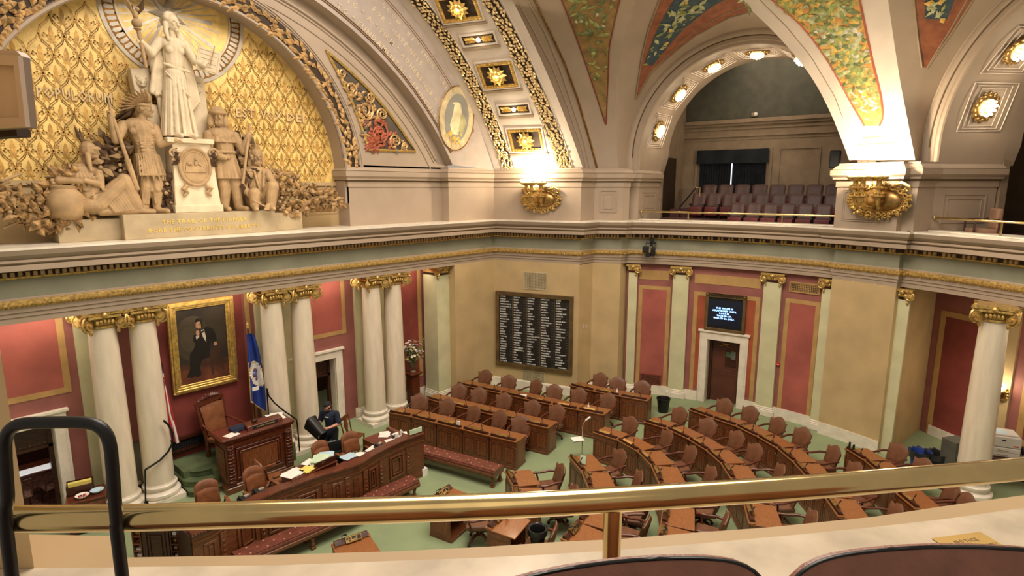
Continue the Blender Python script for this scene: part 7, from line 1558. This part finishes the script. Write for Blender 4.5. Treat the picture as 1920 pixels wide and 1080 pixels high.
# small annex sconce
Fw = FA; pq = FA.translation; q_ = FA.inverted() @ on2(1884, 738, (pq.x, pq.y), (pq.x+tA[0], pq.y+tA[1])); M = FA @ Mx.Translation((q_.x, q_.y, 0)); t = thing('small_sconce', 'small bronze wall sconce with one lit glass shade at the far right', 'wall lamp'); t.matrix_world = M
mb = MB(); mb.ell((0, 0, .04), (.13, .19, .06), 14, 8); rs = random.Random(2)
for k in range(14): q = 2*PI*k/14; leaf(mb, (.08*math.cos(q), .12*math.sin(q), .05), (math.cos(q), math.sin(q), .5), (0, 0, 1), .12, .08, 0, .8)
mb.tube([(0, -.08, .06), (0, -.1, .18), (0, .04, .2)], .03, 8); mb.ell((0, .08, .2), (.1, .03, .1), 12, 6); mb.build('bracket', K.brassd, t, smooth=40); mb = MB(); mb.ell((0, .2, .2), (.11, .12, .11), 14, 10); mb.build('glass_shade', K.glow, t, smooth=True); l = bpy.data.lights.new('small_sconce_light', 'POINT'); l.energy = 16; l.shadow_soft_size = .1; l.color = (1, .86, .62); o = link('small_sconce_light', l); o.matrix_world = Mx.Translation(M @ V((0, .25, .42)))
# ---- annex furniture
mb = MB(FA); 
def ua_(x, y): q = FA.inverted() @ on2(x, y, (FA.translation.x, FA.translation.y), (FA.translation.x+tA[0], FA.translation.y+tA[1])); return q.x, q.y
u1_, u2_, u3_ = ua_(1757, 650)[0], ua_(1868, 650)[0], ua_(1910, 650)[0]; panelwork(mb, u1_, u2_-.35, ua_(1765, 834)[1], ua_(1790, 586)[1], .16, .012, 0, 1); mb.box(u2_, u3_, 0, 4.74, 0, .06, 2); panelwork(mb, u3_+.25, u3_+2, .75, 4.1, .16, .012, 0, 1); struct('wall_annex_panels', mb, [K.redd, K.tan, K.buff], label='deep red annex panels and buff strip behind the single column')
mb = MB(FA); mb.box(-3.2, 6, 0, .3, 0, .03); struct('baseboard_annex', mb, K.marblew)
pp = [onZ(x, y, .78) for x, y in ((1845, 852), (1912, 862))]; u_ = (pp[1]-pp[0]).normalized(); prz = math.atan2(u_.y, u_.x)
t = thing('printer_table', 'dark wooden table under the grey printer at the far right', 'table', (pp[0].x, pp[0].y, 0), prz); mb = MB(); mb.box(-.35, 1.12, -.12, .64, .72, .78); mb.build('table_top', K.woodd, t, bevel=.008); mb = MB(); mb.box(-.25, 1.02, -.02, .58, .5, .72); mb.build('apron', K.woodd, t)
for x in (-.28, 1.0):
    for y in (-.04, .56): mb = MB(); mb.box(x, x+.07, y-.03, y+.04, 0, .72); mb.build('leg', K.woodd, t)
t = thing('office_printer', 'large light grey office printer on the dark table', 'printer', (pp[0].x, pp[0].y, .78), prz); W_ = (pp[1]-pp[0]).length; mb = MB(); mb.box(0, W_, 0, .56, .0, .25); mb.box(0, W_, 0, .58, .26, .52); mb.box(.03, W_-.03, .08, .55, .52, .56); mb.build('printer_body', K.printer, t, bevel=.02, seg=2)
for z in (.02, .135): mb = MB(); mb.box(.02, W_-.02, -.015, .0, z, z+.1); mb.box(W_*.35, W_*.65, -.025, -.012, z+.035, z+.06, 1); mb.build('paper_drawer', [K.printer, K.taupe], t, bevel=.004)
mb = MB(); mb.box(W_*.45, W_*.56, -.006, .0, .42, .45, 1); mb.box(W_-.16, W_-.05, -.006, 0, .3, .325, 2); mb.box(.1, W_*.65, .14, .4, .56, .565, 0); mb.build('control_panel', [K.bluep, K.iron, K.red_sign], t)
t = thing('label_printer', 'small black desk device right of the grey printer', 'device', (pp[0].x+u_.x*(W_+.2), pp[0].y+u_.y*(W_+.2), .78), prz); mb = MB(); mb.box(-.15, .2, 0, .35, 0, .12, 1); mb.box(-.14, .19, .02, .33, .12, .24, 0); mb.build('device_body', [K.black, K.printer], t, bevel=.02); mb = MB(); mb.box(-.1, .15, -.01, .01, .13, .2); mb.build('front_slot', K.iron, t)
b_ = onZ(1730, 868, 0)
for k, (x, y, m_, lb) in enumerate(((1722, 868, mat('blue_bin', (36, 62, 140), .5), 'blue bin with dark bag behind the outer row chairs'), (1752, 872, K.black, 'black bin with dark bag beside the blue bin'))):
    b_ = onZ(x, y+12, 0); bin_('waste_bin', lb, (b_.x, b_.y, 0), 1.35, m_)
b_ = onZ(1785, 893, 0); t = thing('dark_cabinet', 'dark low cabinet partly hidden behind the single column', 'cabinet', (b_.x, b_.y, 0), -.6); mb = MB(); mb.box(-.25, .25, -.2, .2, 0, 1.02); mb.build('carcass', K.green_dark, t, bevel=.01); mb = MB(); mb.box(-.22, .22, -.215, -.2, .06, .95); d = mb.build('door', K.green_dark, t); mb = MB(); mb.tube([(.16, -.23, .45), (.16, -.23, .6)], .01, 6); mb.build('handle', K.silver, d)
# ================================================================ gallery seats, curtains, rails
def make_gseat(label):
    t = thing('gallery_chair', label, 'seat', group='brown leather gallery seats')
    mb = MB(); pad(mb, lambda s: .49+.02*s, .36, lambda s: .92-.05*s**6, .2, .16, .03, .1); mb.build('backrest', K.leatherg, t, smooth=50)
    mb = MB(); mb.box(-.24, .24, -.05, .2, .3, .42); mb.box(-.24, .24, -.09, -.03, .12, .44); mb.build('seat', K.maroon, t, bevel=.03, seg=2, smooth=50)
    for g in (-1, 1): mb = MB(); mb.box(g*.265-.02, g*.265+.02, -.12, .22, .5, .54); mb.box(g*.265-.015, g*.265+.015, .05, .2, 0, .52); mb.build('armrest', K.black, t, bevel=.008)
    return t
gs = None
def bayuz(x, y, r, phi=BAY1): M = frB(phi, r); o = M.translation; q = M.inverted() @ on2(x, y, (o.x, o.y), (o.x+M[0][0], o.y+M[1][0])); return q.x, q.y
for ri, (x0, x1, yt, r, n, nm) in enumerate(((1364, 1562, 380, 11.05, 6, 'front'), (1293, 1568, 362, 12.0, 9, 'middle'), (1312, 1575, 346, 12.95, 8, 'back'))):
    uL_, zt_ = bayuz(x0, yt, r); uR_, _ = bayuz(x1, yt, r); pit = (uR_-uL_)/(n if ri == 0 else n-.3 if ri == 1 else n-.2)
    for i in range(n):
        M = frB(BAY1, r) @ Mx.Translation((uL_+pit*(i+.5), zt_-.92, 0)); c_ = M.translation; lb = '%s brown leather gallery seat from the left in the %s row of the far gallery' % (ORD[i], nm)
        rz = math.atan2(M[1][0], M[0][0]); rzg = rz
        if gs is None: gs = make_gseat(lb); o = gs
        else: o = dup(gs, label=lb)
        o.location = c_; o.rotation_euler = (0, 0, rzg); o.scale = (pit/.57, 1, 1)
    g_ = MB(frB(BAY1, r)); 
mb = MB(frB(BAY1, 11.05)); z1_ = bayuz(1400, 380, 11.05)[1]-.92; z2_ = bayuz(1400, 362, 12.0)[1]-.92; z3_ = bayuz(1400, 346, 12.95)[1]-.92
mb.box(-1.6, 4, 5.55, z1_, -.45, .6); mb.box(-3.0, 4, 5.55, z2_, -1.4, -.45); mb.box(-3.0, 4, 5.55, z3_, -3.0, -1.4); struct('floor_gallery_tiers', mb, mat('tier_carpet', (84, 50, 44), .95), label='stepped carpeted tiers of the far gallery')
# curtained window
Mw = frB(BAY1, 14.98); (ua, za), (ub_, zb_) = bayuz(1312, 283, 14.98), bayuz(1437, 350, 14.98); zv = bayuz(1312, 308, 14.98)[1]; zlo = bayuz(1370, 352, 14.98)[1]-.35
t = thing('window_curtain', 'dark navy curtains with valance on the far gallery window', 'curtain')
for nm, x0, x1, z0, z1, o in (('curtain_panel', ua+.05, (ua+ub_)/2-.02, zlo, zv+.1, .06), ('curtain_panel', (ua+ub_)/2+.02, ub_-.05, zlo, zv+.1, .06), ('valance', ua-.05, ub_+.05, zv, za, .2)):
    mb = MB(Mw); rows = []
    for j in range(2 if nm != 'valance' else 5): rows.append([(x0+(x1-x0)*i/60, z0+(z1-z0)*j/(1 if nm != 'valance' else 4), o+.04*math.sin(i*(1.3 if nm != 'valance' else .35))*(1 if nm != 'valance' else .4+.2*j)) for i in range(61)])
    mb.grid(rows); mb.build(nm, K.curtain, t, smooth=60)
mb = MB(Mw); mb.box((ua+ub_)/2-.03, (ua+ub_)/2+.03, zlo, zv, .0, .02); struct('window_1', mb, mat('daylight_gap', (220, 228, 240), .5, emit=2.2, ecol=(214, 226, 248)), label='thin strip of daylight between the gallery curtains')
mb = MB(Mw); mb.rect(ua-.14, ub_+.14, zlo, za+.05, .09, -.03, .05); struct('trim_window', mb, K.taupe)
def grail(phi, u0, u1, zr, posts, label):
    M = frB(phi, 9.95); t = thing('gallery_rail', label, 'railing'); mb = MB(M); mb.tube([(u0, zr, 0), (u1, zr, 0)], .03, 10); mb.ell((u0, zr, 0), .05, 10, 8); mb.build('rail', K.brass, t, smooth=40)
    for u in posts: mb = MB(M); mb.tube([(u, 6.26, 0), (u, zr, 0)], .026, 8); mb.build('post', K.brass, t, smooth=40)
u0, zr = bayuz(1202, 396, 9.95); u1, _ = bayuz(1570, 400, 9.95); grail(BAY1, u0, u1, zr, [bayuz(1291, 402, 9.95)[0], bayuz(1467, 405, 9.95)[0]], 'thin brass rail on the far gallery parapet')
u0, zr = bayuz(1752, 408, 9.95, BAY2); grail(BAY2, u0, u0+6, zr, [bayuz(1878, 425, 9.95, BAY2)[0], bayuz(1878, 425, 9.95, BAY2)[0]+1.6], 'thin brass rail on the right gallery parapet')
t = thing('stair_handrail', 'sloping dark handrail with brass end beside the gallery seats', 'handrail'); P = [bayuz(x, y, 12.3) for x, y in ((1275, 388), (1305, 352), (1308, 352))]; mb = MB(frB(BAY1, 12.3)); mb.tube([(u, z, 0) for u, z in P[:2]], .025, 8); mb.tube([(P[0][0], P[0][1], 0), (P[0][0], 5.6, 0)], .02, 8); mb.build('rail', K.iron, t); mb = MB(frB(BAY1, 12.3)); mb.tube([(P[1][0], P[1][1], 0), (P[1][0]+.15, P[1][1], 0), (P[1][0]+.15, P[1][1]-.35, 0)], .03, 8); mb.build('brass_end', K.brass, t)
q_ = bayuz(1417, 215, 14.95); t = thing('round_alarm', 'small round white alarm on the cornice of the far gallery', 'alarm'); mb = MB(frB(BAY1, 14.95)); mb.box(q_[0]-.14, q_[0]+.05, q_[1]-.07, q_[1]+.07, 0, .1); mb.build('alarm_box', K.taupe, t, bevel=.01); mb = MB(frB(BAY1, 14.95)); mb.ell((q_[0]+.02, q_[1], .12), (.08, .08, .07), 14, 10); mb.build('alarm_dome', K.paper, t, smooth=True)
q_ = bayuz(1571, 298, 11.9); t = thing('wall_speaker', 'slim dark loudspeaker at the right edge of the far gallery', 'loudspeaker'); mb = MB(frB(BAY1, 11.75)); mb.box(q_[0]-.2, q_[0]+.1, q_[1]-.3, q_[1]+.25, 0, .2); mb.build('speaker_body', K.curtain, t, bevel=.02); mb = MB(frB(BAY1, 11.75)); mb.box(q_[0]-.17, q_[0]+.07, q_[1]-.27, q_[1]+.22, .2, .21); mb.build('speaker_cloth', K.black, t)
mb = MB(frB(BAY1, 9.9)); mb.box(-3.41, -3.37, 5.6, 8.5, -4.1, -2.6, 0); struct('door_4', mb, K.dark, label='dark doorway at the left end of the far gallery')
# armchair in the right gallery
M2 = frB(BAY2, 10.75); u_, z_ = bayuz(1840, 432, 10.75, BAY2); c_ = M2 @ V((u_, 0, 0)); t = thing('arm_chair', 'tan upholstered wooden armchair behind the right gallery rail', 'chair', (c_.x, c_.y, 5.86), math.atan2(M2[1][0], M2[0][0])-.5); tm = mat('tan_upholstery', (150, 116, 92), .7)
mb = MB(); mb.box(-.27, .27, -.27, .25, .36, .48); mb.build('seat', tm, t, bevel=.03, seg=2); mb = MB(); mb.box(-.27, .27, .2, .3, .48, .98); mb.build('backrest', tm, t, bevel=.03, seg=2)
for g in (-1, 1): mb = MB(); mb.tube([(g*.31, .24, .72), (g*.32, -.1, .66), (g*.32, -.26, .64), (g*.3, -.24, .0)], .025, 8); mb.build('armrest', K.woodd, t, smooth=40); mb = MB(); mb.tube([(g*.28, .25, 0), (g*.29, .25, .7)], .022, 8); mb.build('leg', K.woodd, t)
# ================================================================ foreground: our own gallery
ZN = 6.2
OUTP = [(-60, 985), (52, 997), (217, 1000), (235, 1040), (520, 1035), (753, 1028), (913, 1020), (1046, 1011), (1170, 1005), (1300, 994), (1440, 984), (1640, 964), (1766, 945), (1920, 924), (2100, 893)]
MARP = [(-60, 1070), (64, 1065), (200, 1064), (235, 1063), (520, 1060), (700, 1053), (870, 1047), (1000, 1041), (1150, 1032), (1300, 1020), (1500, 1002), (1640, 988), (1780, 972), (1920, 952), (2100, 925)]
O_ = [onZ(x, y, ZN) for x, y in OUTP]; M_ = [onZ(x, y, ZN) for x, y in MARP]
mb = MB(); mb.grid([[(o.x, o.y, 4.7), (o.x, o.y, ZN-.01), (m.x, m.y, ZN-.01)] for o, m in zip(O_, M_)]); struct('trim_near_ledge', mb, mat('near_buff_ledge', (160, 135, 98), .55, var=.02), label='buff outer ledge of the near gallery')
inn_ = []
for i, m in enumerate(M_): a_ = M_[max(i-1, 0)]; b_ = M_[min(i+1, len(M_)-1)]; d = (b_-a_).normalized(); n_ = V((-d.y, d.x, 0)); n_ = n_ if n_.dot(CP-m) > 0 else -n_; inn_.append(m+n_*.62)
mb = MB(); mb.grid([[(m.x, m.y, ZN-.05), (m.x, m.y, ZN), (i_.x, i_.y, ZN), (i_.x, i_.y, 5.4)] for m, i_ in zip(M_, inn_)]); struct('trim_near_marble', mb, mat('veined_marble_top', (190, 176, 154), .18, var=.07, scale=5, detail=8), label='polished cream marble top of the near gallery parapet')
mb = MB(); P = [(m.x, m.y) for m in inn_]+[(2.2, -1.5), (-1.8, -1.6), (-1.8, 1.4)]; mb.prism(P, 5.38, 5.42); struct('floor_near_gallery', mb, mat('near_gallery_carpet', (90, 56, 48), .95))
# brass rail
RP = [(-40, 974), (25, 973), (230, 971), (430, 965.5), (640, 959), (820, 953), (1000, 945.5), (1150, 937), (1320, 926), (1500, 914), (1700, 898), (1920, 878.5), (2150, 852)]
t = thing('brass_rail', 'thick polished brass rail across the near gallery parapet', 'railing'); rp = [onZ(x, y, 6.65) for x, y in RP[1:]]; sp_ = smoothpath([(p.x, p.y) for p in rp], 5)
mb = MB(); mb.tube([(p.x, p.y, 6.65) for p in sp_], .0285, 24); mb.build('rail', K.brass, t, smooth=60)
q_ = onZ(1150, 937, 6.65); mb = MB(); mb.tube([(q_.x, q_.y, ZN), (q_.x, q_.y, 6.64)], .021, 20); mb.lathe([(.05, 0), (.05, .012), (.03, .02)], 20, (q_.x, q_.y, ZN)); mb.build('post', K.brass, t, smooth=60)
q2 = rp[-1]; mb = MB(); mb.tube([(q2.x, q2.y, ZN), (q2.x, q2.y, 6.64)], .021, 16); mb.build('post', K.brass, t, smooth=60)
# plaque
pa_ = [onZ(x, y, ZN+.004) for x, y in ((1747, 1009), (1838, 997), (1868, 1010), (1780, 1026))]
t = thing('brass_plaque', 'small engraved brass plaque on the near marble top', 'plaque'); u_ = (pa_[1]-pa_[0]).normalized(); v_ = V((u_.y, -u_.x, 0)); v_ = v_ if v_.dot(CP-pa_[0]) > 0 else -v_; L_ = (pa_[1]-pa_[0]).length; Mq = Mx(((u_.x, -v_.x, 0, pa_[0].x), (u_.y, -v_.y, 0, pa_[0].y), (0, 0, 1, ZN+.001), (0, 0, 0, 1)))
mb = MB(Mq); mb.box(0, L_, -.085, 0, 0, .004); mb.build('plate', mat('plaque_brass', (212, 176, 104), .35, .6), t, bevel=.001); mb = MB(Mq); letters(mb, 'NOTICE', .022, L_*.5, -.042, .0046, 0, 'c', sp=.16); letters(mb, 'FOR MEMBERS OF FAMILY', .013, L_*.5, -.07, .0046, 0, 'c', sp=.16); mb.build('engraving', K.bronze, t)
# near seat backs
def nseat(label, px0, px1, z, dip):
    a_, b_ = onZ(*px0, z), onZ(*px1, z); d = b_-a_; w = d.length; rz = math.atan2(d.y, d.x); m = (a_+b_)/2
    t = thing('near_gallery_chair', label, 'seat', (m.x, m.y, 5.42), rz, 'near gallery seat backs'); h = z-5.42
    ft = lambda s: h-dip*abs(s)**9-.015*s*s
    mb = MB(); pad(mb, lambda q: w*(.96+.04*q), .45, ft, -.05, .05, .03, .075, 22, 14); mb.build('backrest', K.leatherf, t, smooth=60)
    mb = MB(); P = []
    for i in range(41): s = -1+2*i/40; P.append((s*w/2*.99, -.03*s*s-.006, ft(s)+.001))
    mb.tube(P, .004, 6); mb.build('piping', K.blackm, t, smooth=60)
    mb = MB(); mb.box(-w*.45, w*.45, -.5, -.1, .36, .46); mb.build('seat', K.leatherf, t, bevel=.04, seg=2)
    for g in (-1, 1): mb = MB(); mb.box(g*w*.46-.02, g*w*.46+.02, -.3, -.05, 0, .5); mb.build('support', K.black, t)
    return t
nseat('brown leather seat back at the bottom centre, left of the widest one', (850, 1080), (1445, 1022), 6.7, .09)
nseat('widest brown leather seat back at the bottom right corner', (1440, 1028), (2070, 1018), 6.7, .09)
nseat('brown leather seat back barely showing at the bottom edge, under the clerk bench', (210, 1135), (830, 1079), 6.7, .09)
# black tube loop at the left
n0 = V((CF.x, CF.y)); p0 = n0*1.12; LPX = [(30, 1240), (22, 1080), (14, 930), (9, 850), (11, 822), (22, 803), (45, 794), (100, 792), (150, 792), (180, 797), (198, 812), (207, 838), (211, 880), (219, 980), (229, 1080), (245, 1240)]
t = thing('tube_handrail', 'black tubular loop handrail at the left edge in the foreground', 'handrail'); lp_ = [on2(x, y, (p0.x, p0.y), (p0.x+CR.x, p0.y+CR.y)) for x, y in LPX]; lp_[0].z = 5.42; lp_[-1].z = 5.42
mb = MB(); sp3 = []
for i in range(len(lp_)-1):
    q0, q1, q2_, q3 = [lp_[max(0, min(len(lp_)-1, i+k))] for k in (-1, 0, 1, 2)]
    for j in range(5): s_ = j/5; sp3.append(.5*((2*q1)+(q2_-q0)*s_+(2*q0-5*q1+4*q2_-q3)*s_**2+(3*q1-q0-3*q2_+q3)*s_**3))
sp3.append(lp_[-1]); mb.tube(sp3, .0125, 14); mb.build('tube', K.blackm, t, smooth=60)
for e_ in (lp_[0], lp_[-1]): mb = MB(); mb.lathe([(.04, 0), (.04, .012), (.015, .02)], 14, (e_.x, e_.y, 5.42)); mb.build('foot_plate', K.blackm, t)
# near pier and taupe box
c0 = onZ(64, 1065, 6.2); c0 = V((c0.x, c0.y)); lf = V((-CR.x, -CR.y)); fo = V((-.12, .6)); mb = MB(); P = [c0, c0+fo, c0+fo+lf*1.2, c0+lf*1.2]; mb.prism([(p.x, p.y) for p in P], 5.4, 8.6); struct('wall_near_pier', mb, K.buff, label='buff near pier at the left edge')
n1 = n0*2.0; bx = [on2(x, y, (n1.x, n1.y), (n1.x+CR.x, n1.y+CR.y)) for x, y in ((-60, 98), (33, 104), (48, 238), (-60, 244))]; t = thing('taupe_box', 'taupe painted box with recessed panel at the upper left edge', 'box'); Mb = frame((0, 0, 0), (CR.x, CR.y), (-CF.x, -CF.y)); Mb[0][3], Mb[1][3], Mb[2][3] = n1.x, n1.y, 0; Bi = Mb.inverted(); bl_ = [(Bi @ p) for p in bx]; P = [(p.x, p.y) for p in bl_]
mb = MB(Mb); cx_ = sum(p[0] for p in P)/4; cy_ = sum(p[1] for p in P)/4; Pin = [(cx_+(x-cx_)*.8, cy_+(y-cy_)*.72) for x, y in P]
for i in range(4): j = (i+1) % 4; mb.prism([P[i], P[j], Pin[j], Pin[i]], -.05, 0)
mb.prism(P, -.05, -.02); mb.build('box_body', K.taupeb, t); q_ = [Bi @ on2(x, y, (n1.x, n1.y), (n1.x+CR.x, n1.y+CR.y)) for x, y in ((-60, 86), (6, 88), (16, 98), (18, 104), (-60, 104))]; mb = MB(Mb); mb.prism([(p.x, p.y) for p in q_], -.09, -.05); mb.build('box_top', K.taupeb, t)
q_ = [Bi @ on2(x, y, (n1.x, n1.y), (n1.x+CR.x, n1.y+CR.y)) for x, y in ((-60, 236), (2, 236), (4, 252), (-60, 256))]; mb = MB(Mb); mb.prism([(p.x, p.y) for p in q_], -.12, -.06); mb.build('box_bracket', K.dark, t); mb = MB(Mb); bc = P[0]; mb.box(-2.6, (P[0][0]+P[1][0])/2, cy_-.03, cy_+.03, -.14, -.05); mb.build('wall_arm', K.taupeb, t)
# ---------------------------------------------------------------- camera, light, view
cam = bpy.data.cameras.new('camera'); cam.sensor_width = 36; cam.lens = FPX*36/1920; cam.clip_start = .05; cam.clip_end = 200
co = link('camera', cam); fw = CF*math.cos(PITCH)-CU*math.sin(PITCH); up = CF*math.sin(PITCH)+CU*math.cos(PITCH)
Mc = Mx.Identity(4)
for i in range(3): Mc[i][0] = CR[i]; Mc[i][1] = up[i]; Mc[i][2] = -fw[i]; Mc[i][3] = CP[i]
co.matrix_world = Mc; scene.camera = co
def area(name, loc, rot, sx, sy, e, col=(255, 234, 208)):
    l = bpy.data.lights.new(name, 'AREA'); l.shape = 'RECTANGLE'; l.size = sx; l.size_y = sy; l.energy = e; l.color = lin(col)[:3]
    o = link(name, l); o.location = loc; o.rotation_euler = rot; return o
def point(name, loc, e, r=.08, col=(255, 222, 176)):
    l = bpy.data.lights.new(name, 'POINT'); l.energy = e; l.shadow_soft_size = r; l.color = lin(col)[:3]
    o = link(name, l); o.location = loc; return o
# skylight of the vault, high above the middle of the floor
area('vault_skylight', (7.5, 5.5, 16.5), (0, 0, 0), 9, 9, 2900, (255, 240, 222))
# cove lamps hidden behind the beam over the rostrum columns
for x in (2.2, 5.5, 8.9, 12.0): area('cove_lamp', (x, 15.15, 4.7), (R_(28), 0, 0), 2.4, .2, 28)
area('annex_lamp', (17.4, -.3, 4.6), (0, 0, 0), 1.2, 2.4, 45)
area('gallery_fill', pol(7, 13.6, 11.6), (0, R_(-30), R_(7)), 3, 3, 60)  # unseen light added to brighten the far gallery back wall
area('back_room_fill', (8.6, 17.0, 2.55), (0, 0, 0), 1.2, .8, 8)  # added fill so the doorway behind the worker is not black
area('left_room_fill', (1.8, 17.2, 2.55), (0, 0, 0), 1.2, .8, 8)  # same kind of added fill for the room beyond the left doorway
# unseen fill light added behind the camera to brighten the near parapet
area('near_gallery_fill', (-1.6, -1.6, 10.2), (R_(25), R_(-25), 0), 3, 3, 24)
area('tympanum_fill', (5.5, 12.6, 7.0), (R_(125), 0, 0), 6, .3, 60)  # area light with no fixture, aimed up at the gold wall
w = bpy.data.worlds.new('World'); scene.world = w; w.use_nodes = True
w.node_tree.nodes['Background'].inputs[0].default_value = lin((255, 234, 212)); w.node_tree.nodes['Background'].inputs[1].default_value = .46
scene.view_settings.view_transform = 'Standard'; scene.view_settings.look = 'None'; scene.view_settings.exposure = 0.0
scene.cycles.use_denoising = True
scene.cycles.max_bounces = 6; scene.cycles.diffuse_bounces = 3; scene.cycles.glossy_bounces = 3; scene.cycles.transmission_bounces = 4
scene.cycles.sample_clamp_indirect = 6.0; scene.cycles.caustics_reflective = False; scene.cycles.caustics_refractive = False
